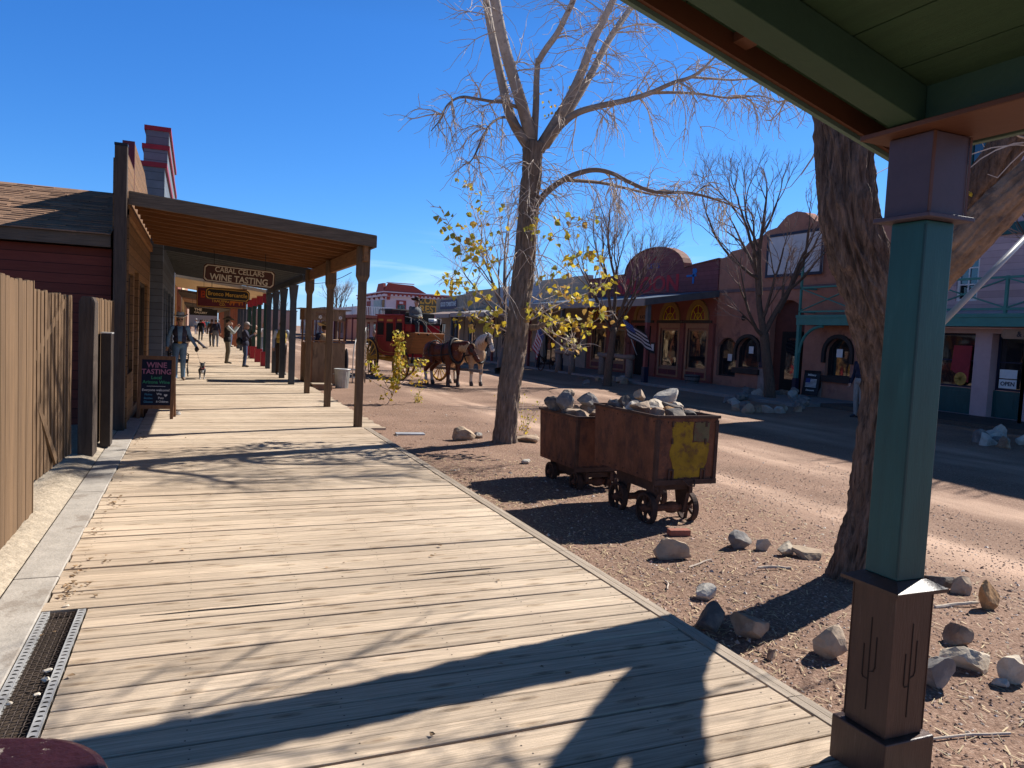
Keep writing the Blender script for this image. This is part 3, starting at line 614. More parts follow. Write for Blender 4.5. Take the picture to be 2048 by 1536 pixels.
# ---- brown wine tasting store
def PX(x0, sgn): # wall facing +X (left side) : u = y
    return lambda u, z, d: (x0 - d*sgn, u, z)
def store_wine():
    t = thing('wine_store', 'brown plank store with a false front and orange joist awning', 'shop', (-.95, 12.1, 0)); ox, oy = -.95, 12.1
    P = lambda u, z, d: (-d, u - oy, z)
    b = MB(); ops = [(12.75, 14.0, .75, 2.35), (14.25, 15.25, .12, 2.45), (15.55, 17.9, .75, 2.35)]
    wall_openings(b, 12.265, 18.88, -.05, 3.95, ops, P, .14)
    b.box(-.16, -.005, 0.17, 6.78, 2.9, 3.9)
    b.box(-.3, -.008, 6.74, 6.775, -.05, 3.9)
    b.build('wall', M['cedarwall'], t)
    b = MB(); b.box(-5.5, -.165, 2.2, 6.7, -.1, 3.3); b.build('rear_wing', M['cedarwall'], t)
    for a, c, d, e in (ops[0], ops[2]): window(t, a, c, d, e, P, .1, M['darkwood'], .07, (1, 0))
    o = MB(); o.box(-.12, -.07, 2.16, 3.14, .12, 2.44); o = o.build('door', M['darkwood'], t); h = MB(); h.cyl((-.065, 2.28, 1.05), (-.03, 2.28, 1.05), .03, .02, 10); h.build('handle', M['gold'], o)
    # parapet: first step, notch, higher step
    b = MB(); b.prism([(.17, 3.95), (1.75, 3.95), (1.75, 4.02), (.9, 4.03), (.17, 4.05)], -.10, 0.0, 'X'); b.build('parapet', M['cedarwall'], t)
    b = MB(); b.prism([(1.78, 3.955), (6.0, 3.955), (6.0, 4.1), (4.4, 4.44), (1.78, 4.47)], -.16, .0, 'X'); b.build('parapet', M['cedarwall'], t)
    b = MB(); b.box(-.175, .004, 1.74, 1.776, 3.6, 4.48); b.build('parapet_end_board', M['maroon'], t)
    b = MB(); b.box(-.13, .03, 0, .16, -.05, 4.05); b.build('corner_post', M['darkwood'], t, bevel=.006)
    b = MB(); b.box(-.135, .035, -.004, .164, 4.052, 4.085); b.build('post_cap', M['black'], t)
    b = MB(); b.box(.002, .05, .2, .23, 0, 3.2); b.build('corner_board', M['cedarwall'], t)
    # shingled awning with exposed joists
    zt = lambda x: 3.42 - .083*(x+.9)
    b = MB()
    def sl(b, xa, xb, ya, yb, d0, d1, mi=0):
        b.add([(xa-ox,ya-oy,zt(xa)+d0),(xb-ox,ya-oy,zt(xb)+d0),(xb-ox,yb-oy,zt(xb)+d0),(xa-ox,yb-oy,zt(xa)+d0),(xa-ox,ya-oy,zt(xa)+d1),(xb-ox,ya-oy,zt(xb)+d1),(xb-ox,yb-oy,zt(xb)+d1),(xa-ox,yb-oy,zt(xa)+d1)], [(0,3,2,1),(4,5,6,7),(0,1,5,4),(1,2,6,5),(2,3,7,6),(3,0,4,7)], mi)
    y = 12.3; 
    while y < 19.0: sl(b, -.9, 2.64, y, min(y+.29, 19.08), .0, .02); y += .295
    b.build('awning_deck', pm('dark_roof_boards', (.10,.042,.017), .3, 4, (.6,9,9)), t)
    b = MB(); sl(b, -.9, 2.69, 12.25, 19.09, .022, .034); b.build('awning_roofing', M['fascia'], t)
    b = MB(); sl(b, -.91, 2.69, 12.215, 12.255, -.165, .021); b.build('awning_fascia', M['fascia'], t, bevel=.004)
    b = MB(); sl(b, 2.66, 2.70, 12.26, 18.85, -.16, .021); b.build('awning_fascia', M['fascia'], t)
    for k in range(10):
        y = 12.72 + k*.62; b = MB(); sl(b, -.86, 2.61, y, y+.042, -.15, -.003); b.build('joist', M['cedar'], t)
    b = MB(); b.box(-.0+.002, .05, .2, 6.7, 3.12, 3.25); b.build('ledger', M['cedarY'], t)
    b = MB(); b.box(2.50-ox, 2.57-ox, 12.28-oy, 16.6-oy, 2.73, 2.985); b.build('beam', M['cedarY'], t, bevel=.004)
    b = MB(); b.box(2.51-ox, 2.56-ox, 16.62-oy, 18.8-oy, 2.73, 2.985); b.build('beam', M['cedarY'], t, bevel=.004)
    for y in (12.5, 15.68, 18.75):
        b = MB(); x = 2.535; h = .062
        b.box(x-h-ox, x+h-ox, y-h-oy, y+h-oy, 0, 2.42)
        h2 = .098
        b.add([(x-h-ox,y-h-oy,2.40),(x+h-ox,y-h-oy,2.40),(x+h-ox,y+h-oy,2.40),(x-h-ox,y+h-oy,2.40),(x-h2-ox,y-h2-oy,2.50),(x+h2-ox,y-h2-oy,2.50),(x+h2-ox,y+h2-oy,2.50),(x-h2-ox,y+h2-oy,2.50)], [(0,1,5,4),(1,2,6,5),(2,3,7,6),(3,0,4,7)])
        b.box(x-h2-ox, x+h2-ox, y-h2-oy, y+h2-oy, 2.50, 2.98)
        b.build('awning_post', M['postwood'], t, bevel=.005)
store_wine()
t = thing('sign_board', 'tall pointed white board standing edge on beside the false front', 'sign', (-1.12, 15.4, 3.5))
b = MB(); b.prism([(-.02,0),(.09,0),(.09,.85),(.05,1.16),(.0,.85)], -.05, .0, 'Y'); b.prism([(-.02,0),(.02,0),(.0,.9)], .002, .6, 'Y'); b.build('board', M['white'], t)

# ---- grey store with the stepped, red capped false front
def store_grey():
    t = thing('grey_store', 'blue grey store with a stepped false front capped in red', 'shop', (-.69, 18.95, 0)); ox, oy = -.69, 18.95
    P = lambda u, z, d: (-d, u, z)
    b = MB(); ops = [(.7, 2.0, .6, 2.4), (2.4, 3.4, .1, 2.4), (3.8, 6.0, .6, 2.4), (6.6, 8.8, .6, 2.4)]
    wall_openings(b, 0.0, 11.0, -.05, 3.6, ops, P, .16)
    b.quad((-.0,0,-.05),(-.0,0,3.6),(-.55,0,3.6),(-.55,0,-.05)); b.build('wall', M['bluegrey'], t)
    for o in (ops[0], ops[2], ops[3]): window(t, *o, P, .12, M['black'], .08, (1, 1))
    dd = MB(); dd.box(-.13,-.08, 2.41,3.39, .1,2.39); dd = dd.build('door', M['black'], t); h = MB(); h.ell((-.06, 2.5, 1.05), (.03,.03,.03), 8); h.build('handle', M['gold'], dd)
    steps = [(.0, 11.0, 3.61, 5.02), (1.55, 9.4, 5.025, 5.72), (2.35, 8.4, 5.725, 6.34)]
    for i, (a, c, d, e) in enumerate(steps):
        b = MB(); b.box(-.52, 0, a, c, d, e); b.box(-.04, .004, a-.004, a+.06, d, e); b.build('false_front', M['greystep'], t)
        b = MB(); ca = [a-.02, c+.02]; 
        b.box(-.56, .05, a-.03, c+.03, e+.001, e+.11); b.build('red_cap', M['redpaint'], t)
    # awning
    zt = lambda x: 3.335 - .105*(x+.5)
    b = MB()
    def sl(b, xa, xb, ya, yb, d0, d1):
        b.add([(xa-ox,ya-oy,zt(xa)+d0),(xb-ox,ya-oy,zt(xb)+d0),(xb-ox,yb-oy,zt(xb)+d0),(xa-ox,yb-oy,zt(xa)+d0),(xa-ox,ya-oy,zt(xa)+d1),(xb-ox,ya-oy,zt(xb)+d1),(xb-ox,yb-oy,zt(xb)+d1),(xa-ox,yb-oy,zt(xa)+d1)], [(0,3,2,1),(4,5,6,7),(0,1,5,4),(1,2,6,5),(2,3,7,6),(3,0,4,7)])
    sl(b, -.68, 2.62, 19.15, 29.6, -.02, .03); b.build('awning_deck', M['greyawn'], t)
    for k in range(16):
        b = MB(); y = 19.3 + k*.66; sl(b, -.66, 2.5, y, y+.05, -.13, -.022); b.build('joist', M['greyawn'], t)
    b = MB(); sl(b, -.68, 2.64, 19.11, 19.148, -.14, .032); b.build('awning_fascia', M['greypost'], t)
    b = MB(); b.box(2.42-ox, 2.54-ox, 19.2-oy, 29.5-oy, 2.74, 2.885); b.build('beam', M['greypost'], t)
    for y in (21.5, 24.0, 26.4, 28.9):
        b = MB(); b.box(2.4-ox, 2.56-ox, y-.08-oy, y+.08-oy, 0, 2.55)
        b.add([(2.4-ox,y-.08-oy,2.3),(2.56-ox,y-.08-oy,2.3),(2.56-ox,y+.08-oy,2.3),(2.4-ox,y+.08-oy,2.3),(2.37-ox,y-.2-oy  ,2.735),(2.59-ox,y-.2-oy  ,2.735),(2.59-ox,y+.2-oy  ,2.735),(2.37-ox,y+.2-oy  ,2.735)], [(0,1,5,4),(1,2,6,5),(2,3,7,6),(3,0,4,7),(4,5,6,7)])
        b.build('awning_post', M['greypost'], t, bevel=.005)
store_grey()
# ---- the rest of the left street front
def far_store(y0, y1, xw, wall, trim, awn, post, zs, zo, ztop, label, base=None, n=3, top=None, cap=None):
    t = thing('store', label, 'shop', (xw, y0, 0)); P = lambda u, z, d: (-d, u, z); ln = y1 - y0
    ops = []; k = max(2, int(ln // 3.2))
    for i in range(k):
        u = ln*(i+.5)/k; ops.append((u-.85, u+.85, .7 if i % 2 == 0 else .08, 2.35))
    b = MB(); wall_openings(b, 0, ln, -.05, ztop, ops, P, .16); b.quad((0,0,-.05),(0,0,ztop),(-6,0,ztop),(-6,0,-.05)); b.quad((0,0,ztop),(0,ln,ztop),(-.3,ln,ztop),(-.3,0,ztop)); b.build('wall', wall, t)
    for o in ops: window(t, *o, P, .12, trim, .09, (1, 0), name='window' if o[2] > .3 else 'door')
    b = MB(); W = 2.62 - xw
    b.add([(.01,.05,zs),(W,.05,zo),(W,ln-.05,zo),(.01,ln-.05,zs),(.01,.05,zs+.12),(W,.05,zo+.12),(W,ln-.05,zo+.12),(.01,ln-.05,zs+.12)], [(0,3,2,1),(4,5,6,7),(0,1,5,4),(1,2,6,5),(2,3,7,6),(3,0,4,7)]); b.build('awning', awn, t)
    for i in range(n):
        y = .3 + (ln-.6)*i/(n-1); x = W - .12
        b = MB(); b.box(x-.075, x+.075, y-.075, y+.075, .55 if base else 0, zo-.35 if base else zo); b.build('awning_post', post, t)
        if base:
            b = MB(); b.box(x-.15, x+.15, y-.15, y+.15, 0, .56); b.build('post_base', base, t); b = MB(); b.box(x-.12, x+.12, y-.12, y+.12, zo-.36, zo-.005); b.build('post_head', base, t)
far_store(30.1, 40.0, -.85, M['ochre'], M['darkwood'], M['cream'], M['greenpost'], 3.2, 2.78, 4.4, 'ochre store with cream soffit and green posts on red bases', M['redpaint'], 4)
far_store(40.2, 50.0, -.8, pm('red_brown_stucco', (.28,.09,.05)), M['darkwood'], M['darkwood'], M['greypost'], 3.0, 2.65, 4.6, 'red brown store with dark posts under a brown awning', None, 4)
far_store(50.2, 60.5, -.75, M['cream'], M['ochre'], M['cedarY'], M['orangepost'], 2.95, 2.6, 4.8, 'cream store with stout orange brown posts along the walk', None, 4)
far_store(60.8, 74.0, -.8, pm('tan_board_wall', (.35,.24,.13)), M['darkwood'], M['darkwood'], M['postwood'], 2.9, 2.55, 5.0, 'tan board store under a low dark awning far down the walk', None, 4)
far_store(74.3, 92.0, -.8, pm('pink_adobe_far', (.42,.2,.15)), M['darkwood'], M['darkwood'], M['orangepost'], 2.85, 2.55, 5.2, 'pinkish store closing the far end of the covered walk', None, 5)

# ================================================================ hanging signs on the left
def hang_sign(label, c, w_, h, board, border, lines, rot=0, wire=None, thick=.04, tilt=0.0, extra=None, cut=.05):
    t = thing('hanging_sign', label, 'sign', c, rot)
    M0 = Matrix.Rotation(tilt, 4, 'Y')
    def outline(k): 
        a, d = w_/2 - k, h/2 - k; q = cut
        return [(-a+q,-d),(a-q,-d),(a,-d+q),(a,d-q),(a-q,d),(-a+q,d),(-a,d-q),(-a,-d+q)]
    b = MB(); b.prism(outline(0), -thick/2, thick/2, 'Y', M=M0); b.build('board', board, t)
    if border:
        b = MB(); O, I = outline(.018), outline(.036); y = -thick/2 - .003
        for i in range(8):
            j = (i+1) % 8; b.quad(*[M0 @ Vector((p[0], y, p[1])) for p in (O[i], O[j], I[j], I[i])])
        b.build('border', border, t)
    for (s, size, z, m, bold, xs, x) in lines:
        F = M0 @ frame((x, -thick/2 - .003, z), (1,0,0)); text(s, size, F, m, t, bold=bold, xs=xs)
    if wire:
        b = MB()
        for sx_ in (-.36, .36): b.cyl(M0 @ Vector((w_*sx_, 0, h/2)), Vector((w_*sx_, 0, wire)), .006, n=5)
        b.build('hanger', M['black'], t)
    if extra: extra(t, M0)
    return t
ivory = flat('ivory_letter', (.62,.55,.43)); yel = flat('ochre_letter', (.60,.34,.06)); redl = flat('red_letter', (.50,.06,.02)); whl = flat('white_letter', (.7,.68,.63))
hang_sign('brown wine tasting sign with ivory capital letters under the joist awning', (.85, 17.0, 2.615), 1.42, .37, M['signbrown'], ivory,
    [('CABAL CELLARS', .15, .083, ivory, .0022, .90, 0), ('WINE TASTING', .185, -.080, ivory, .0035, .90, 0)], wire=.50, tilt=.05)
hang_sign('small dark mercantile sign lettered in yellow hanging before the buffalo sign', (.77, 21.0, 2.34), 1.08, .30, M['black'], M['gold'], [('Bronco Mercantile', .145, 0, yel, .002, .88, 0)], wire=.62, tilt=.03)
def buffalo(t, M0):
    pts = [(-.30,-.12),(-.26,-.02),(-.30,.06),(-.24,.13),(-.12,.17),(.0,.16),(.16,.11),(.26,.07),(.30,-.02),(.29,-.13),(.25,-.16),(.24,-.05),(.18,-.05),(.16,-.16),(.12,-.16),(.10,-.06),(-.06,-.07),(-.09,-.17),(-.13,-.17),(-.14,-.06),(-.2,-.10),(-.22,-.17),(-.26,-.17)]
    b = MB(); b.prism([(x*.78+.48, z*.9-.10) for x, z in pts], -.026, -.022, 'Y', M=M0); b.build('emblem', pm('orange_buffalo', (.55,.16,.03), .3, 5), t)
hang_sign('wide dark red trading sign with an orange buffalo behind the mercantile sign', (.875, 29.0, 2.485), 1.68, .72, M['maroon'], M['gold'], [('Buffalo', .34, .08, redl, .008, 1.0, -.25), ('TRADING', .15, -.12, yel, .003, .9, -.05), ('CO.', .13, -.24, yel, .003, .9, .02)], wire=.6, extra=buffalo, cut=.001)
hang_sign('black sign reading THE in white letters farther along the covered walk', (.25, 40.0, 2.10), 1.05, .32, M['black'], None, [('THE', .17, .06, whl, .004, 1.1, -.12), ('GALLERY', .12, -.08, whl, .003, 1.2, 0)], wire=.6, tilt=.04, cut=.001)
hang_sign('dark sign with two lines of white letters beyond the first black sign', (.45, 48.0, 2.12), 1.5, .36, M['black'], None, [('LEATHER', .17, .07, whl, .003, 1.0, 0), ('GOODS', .15, -.08, whl, .003, 1.0, 0)], wire=.5, cut=.001)

# ---- chalkboard easel
def chalkboard():
    t = thing('chalkboard_sign', 'wood framed wine tasting chalkboard standing beside the brown store', 'sign', (-.56, 13.75, 0), R_(-6))
    wd = pm('chalkboard_frame', (.20,.10,.05), .3, 5, (9,9,1))
    T = Matrix.Rotation(R_(-9), 4, 'X'); T.translation = (0, -.18, 0); w2 = .275; H = 1.04
    b = MB(); b.box(-w2, -w2+.05, -.015, .015, 0, H, M=T); b.box(w2-.05, w2, -.015, .015, 0, H, M=T); b.box(-w2+.05, w2-.05, -.0149, .0149, H-.06, H, M=T); b.box(-w2+.05, w2-.05, -.0149, .0149, .165, .225, M=T); b.build('frame', wd, t)
    b = MB(); b.box(-w2+.05, w2-.05, -.006, .006, .226, H-.061, M=T); b.build('slate', M['chalk'], t)
    T2 = Matrix.Rotation(R_(9), 4, 'X'); T2.translation = (0, .16, 0)
    b = MB(); b.box(-w2, -w2+.05, -.015, .015, 0, H-.02, M=T2); b.box(w2-.05, w2, -.015, .015, 0, H-.02, M=T2); b.box(-w2+.05, w2-.05, -.012, .012, .2, .9, M=T2); b.build('rear_leg_frame', wd, t)
    pk = flat('pink_chalk', (.42,.16,.24)); gr = flat('green_chalk', (.05,.30,.15)); bl = flat('blue_chalk', (.06,.22,.35)); wc = flat('white_chalk', (.55,.55,.55))
    def tx(s, size, x, z, m, xs=1.0, bold=.001): text(s, size, T @ frame((x, -.008, z), (1,0,0)), m, t, ext=.001, bold=bold, xs=xs)
    tx('WINE', .125, -.0, .885, pk, .95, .002); tx('TASTING', .115, 0, .775, pk, .95, .002); tx('Local', .075, 0, .68, gr); tx('Arizona Wine', .072, 0, .605, gr)
    tx('~~~~~~~~', .06, 0, .54, wc); tx('Everyone welcome!', .055, 0, .475, wc, .95); 
    tx('Flights', .046, -.11, .40, bl); tx('Bottles', .046, -.11, .34, bl); tx('Glasses', .046, -.11, .28, bl); tx('We', .05, .05, .41, wc); tx('Pets', .05, .08, .345, wc); tx('& Children', .042, .10, .285, wc)
    hp = [(math.sin(a)**3*.026, (13*math.cos(a)-5*math.cos(2*a)-2*math.cos(3*a)-math.cos(4*a))*.0016) for a in [i*2*math.pi/24 for i in range(24)]]
    b = MB(); b.prism([(x+.15, z+.39) for x, z in hp], -.010, -.0085, 'Y', M=T); b.build('heart', wc, t)
chalkboard()
t = thing('dog_bowl', 'small steel dog bowl on the boards beside the chalkboard', 'bowl', tuple(G(352, 829, .004)))
b = MB(); b.lathe([(.075,0),(.08,.01),(.062,.045),(.066,.05),(.055,.047),(.048,.012),(0,.01)], n=18); b.build('bowl', M['steel'], t, smooth=True)
# ---- thin cable sagging between the awnings
t = tag(MB().tube([(2.45, 19.2, 2.72), (2.55, 17.9, 2.62), (2.66, 16.7, 2.60), (2.75, 15.6, 2.66), (2.80, 14.9, 2.72)], .007, 5).build('cable', M['black']), 'thin black cable sagging between the two nearest awnings', 'cable')
# ================================================================ right side of the street (facades on X = 20)
M['pink'] = pm('pink_stucco', (.50,.34,.33), .1, 3, rough=.85, bump=.1)
M['pinksiding'] = pm('pink_siding', (.50,.36,.37), .08, 3, rough=.8, wave=('Z', 5.5, .6, .06))
M['adobe'] = pm('red_brown_adobe', (.38,.175,.12), .16, 2.2, rough=.95, bump=.35, bs=9, c2=(.25,.12,.09), c2s=.8)
M['stone'] = pm('grey_stone_patch', (.30,.23,.20), .25, 6, rough=.9, bump=.3)
M['saloon'] = pm('purple_red_boards', (.19,.06,.065), .15, 3, rough=.8, wave=('Z', 5.5, .5, .07))
M['salred'] = pm('saloon_red_plaster', (.25,.075,.055), .12, 4, rough=.8)
M['saltrim'] = pm('saloon_tan_trim', (.36,.18,.10), .12, 4, rough=.7)
M['ochretrim'] = pm('yellow_brown_arch', (.34,.18,.05), .12, 4, rough=.7)
M['fan'] = pm('dark_red_fanlight', (.20,.02,.015), .2, 8, rough=.3)
M['yellow'] = flat('yellow_scroll', (.75,.50,.03))
M['bluemetal'] = pm('blue_grey_metal_roof', (.10,.14,.20), .2, 3, rough=.6, wave=('Y', 2.2, .5, .06))
M['greyedge'] = pm('grey_fascia_paint', (.20,.19,.19), .1, 4, rough=.6)
M['beige'] = pm('beige_siding', (.40,.35,.28), .1, 3, rough=.8, wave=('Z', 5, .55, .07))
M['tan'] = pm('tan_false_front', (.36,.29,.21), .12, 2, rough=.85, wave=('Y', 3, .8, .03))
M['bluegreywall'] = pm('pale_blue_siding', (.34,.38,.44), .1, 3, rough=.8, wave=('Z', 5, .55, .06))
M['log'] = pm('grey_brown_log', (.25,.185,.145), .3, 5, (5,.8,5), .9, .5, 14, (9,.8,9))
M['bark_far'] = pm('dark_bark', (.11,.075,.055), .35, 9, (3,3,1), .95, .6, 20)
M['navy'] = pm('navy_paint', (.012,.016,.04), .2, 4, rough=.5)
M['redbrown'] = pm('red_post_paint', (.20,.05,.045), .15, 4, rough=.6)
def RP(X0, oy): return lambda u, z, d: (X0 + d - 20, u - oy, z)
def arch_pts(y0, y1, zs, zt, n=14, rev=False):
    c = (y0+y1)/2; r = (y1-y0)/2
    p = [(c + r*math.cos(math.pi*i/n), zs + (zt-zs)*math.sin(math.pi*i/n)) for i in range(n+1)]
    return p[::-1] if rev else p
def arch_ring(b, y0, y1, zs, zt, th, x0, x1, oy, mi=0, n=14):
    O = arch_pts(y0-th, y1+th, zs, zt+th, n); I = arch_pts(y0, y1, zs, zt, n)
    for i in range(n):
        q = [O[i], O[i+1], I[i+1], I[i]]
        b.prism([(p[0]-oy, p[1]) for p in q], x0-20, x1-20, 'X', mi)
def spandrel(b, y0, y1, zs, zt, x0, x1, oy, mi=0):
    p = arch_pts(y0, y1, zs, zt, 12); c = (y0+y1)/2
    for q in ([a for a in p[:7]] + [(y1, zt)], [a for a in p[6:]] + [(y0, zt)]):
        poly = [(a[0]-oy, a[1]) for a in q]
        b.prism(poly, x0-20, x1-20, 'X', mi)

# ---- pink hotel
def pink_hotel():
    oy = 12.0; t = thing('pink_hotel', 'pink two storey hotel with teal panels and balcony at right', 'hotel', (20, oy, 0)); P = RP(20, oy)
    ops = [(14.34, 16.9, .02, 2.30), (12.95, 13.86, .02, 2.30), (10.3, 12.6, .02, 2.30), (7.5, 9.9, .02, 2.30)]
    b = MB(); wall_openings(b, 6, 17.35, 0, 2.44, ops, P, .35); b.quad((.0,5.35,0),(6,5.35,0),(6,5.35,5.8),(0,5.35,5.8)); b.build('wall', M['pink'], t)
    up = [(14.15, 15.0, 5.45, 7.75), (14.4, 15.05, 3.2, 4.6), (10.5, 11.6, 5.45, 7.75), (11.0, 12.2, 3.2, 4.7)]
    b = MB(); wall_openings(b, 6, 16.7, 2.445, 8.4, up, P, .12); b.quad((0,4.7,5.8),(6,4.7,5.8),(6,4.7,8.4),(0,4.7,8.4)); b.quad((0,4.7,2.445),(0,5.35,2.445),(0,5.35,5.8),(0,4.7,5.8)); b.build('upper_wall', M['pinksiding'], t)
    for o in up: window(t, *o, P, .10, M['teal'] if o[2] > 5 else M['white'], .07, (1, 2))
    b = MB(); b.box(-.08, -.003, -6, 4.7, 4.95, 5.25); b.build('belt_course', M['teal'], t)
    for (a, c, d, e) in ops:
        w_ = window(t, a, c, .76, e, P, .33, M['navy'], .06, (1 if c-a > 1.2 else 0, 1), name='shop_window')
        b = MB(); b.box(.22, .33, a-oy+.005, c-oy-.005, .025, .755); b.box(.20, .219, a-oy+.12, c-oy-.12, .15, .66); b.box(.19, .199, a-oy+.32, c-oy-.32, .28, .52); b.build('panel', M['teal'], t)
    # things on show behind the glass stand on the sill: part of the window dressing
        b = MB(); b.box(-.72, -.66, 12.46-oy, 12.52-oy, 0, 2.44); b.build('porch_post', M['white'], t)
    # shallow balcony
    X = -.70
    b = MB(); b.box(X, -.003, -6, 20.35-oy-.0 if False else 8.35, 2.50, 2.66); b.box(X-.06, X, -6, 8.37, 2.46, 2.78); b.box(X-.09, X-.06, -6, 8.38, 2.70, 2.80); b.build('balcony', M['hotelteal'], t)
    b = MB(); b.box(X+.02, -.004, -6, 8.30, 2.47, 2.499); b.build('balcony_soffit', M['porchbrown'], t)
    ys = [8.3, 5.9, 3.5, 1.1, -1.3, -3.7]
    for i, y in enumerate(ys):
        b = MB(); b.box(X-.03, X+.04, y-.035, y+.035, 2.81, 4.72 if i == 0 else 3.78); b.build('rail_post', M['hotelteal'], t)
    for a, c in zip(ys, ys[1:]):
        b = MB()
        for z in (3.74, 2.92): b.box(X-.02, X+.03, c+.036, a-.036, z-.03, z+.03)
        b.bar((X+.004, a-.04, 3.70), (X+.004, c+.04, 2.96), .035, .055, up=(1,0,0)); b.bar((X+.012, a-.04, 2.96), (X+.012, c+.04, 3.70), .03, .055, up=(1,0,0)); b.build('railing', M['hotelteal'], t)
    b = MB(); b.box(X-.03, -.01, 8.28, 8.34, 3.70, 3.76); b.box(X-.03, -.01, 8.28, 8.34, 2.89, 2.95); b.build('railing', M['hotelteal'], t)
    b = MB(); b.box(X-.05, X+.07, 8.22, 8.34, .62, 2.455); b.build('balcony_post', M['hotelteal'], t)
    b = MB(); b.box(X-.07, X+.09, 8.20, 8.36, .0, .62); b.build('post_base', M['navy'], t)
    b = MB(); pts = [(X+.0, 8.2 - 1.0*(1-math.cos(a)), 1.5 + .92*math.sin(a)) for a in [i*math.pi/2/8 for i in range(9)]]; b.tube(pts, .05, 6); b.build('curved_brace', M['hotelteal'], t)
    s = thing('hotel_sign', 'weathered wooden board with black shop lettering under the hotel balcony', 'sign', (19.42, 12.30, 2.27))
    b = MB(); b.prism([(-.95,-.12),(.86,-.12),(.91,-.06),(.91,.08),(.86,.13),(-.95,.13)], -.02, .02, 'X'); b.build('board', pm('sign_tan', (.30,.17,.10), .2, 5), s)
    text("& ARLENE'S", .2, frame((-.024, 0, 0), (0,-1,0)), M['black'], s, bold=.004)
    for k, (u, z) in enumerate(((13.5, 1.22), (13.5, .95))):
        b = MB(); b.box(-.001, .002, -.24, .24, -.12, .12); o = b.build('notice', M['white'], loc=(20.25, u, z)); tag(o, ['white paper notice in the hotel window, upper of two', 'white open notice in the hotel window, lower of two'][k], 'notice')
        if k: text('OPEN', .15, frame((-.004, 0, 0), (0,-1,0)), M['navy'], o, bold=.005, ext=.001)
    b = MB(); b.prism([(.0,-.5),(.55,-.15),(.5,.55),(-.05,.55)], -.02, .02, 'X'); o = b.build('red_drape', M['redpaint'], loc=(20.24, 14.62, 1.4)); tag(o, 'red and gold drape displayed in the hotel shop window', 'drape')
    b = MB(); b.lathe([(.17,-.01),(.19,0),(.17,.01)], n=20, M=Matrix.Rotation(R_(90),4,'Y'))
    for k in range(8): a = k*math.pi/4; b.bar((0,0,0), (0, .17*math.cos(a), .17*math.sin(a)), .02, .02, up=(1,0,0))
    tag(b.build('small_wheel', M['gold'], loc=(20.22, 14.85, 1.0)), 'small yellow wheel standing in the hotel shop window', 'wheel')
    o = MB().box(17.6, 20.0, 4, 17.38, -.25, .02).build('plank_walk', pm('dark_plank_walk', (.10,.075,.06), .3, 4, (.6,6,6), .9, wave=('X', 6, .4, .08))); o['kind'] = 'structure'
pink_hotel()

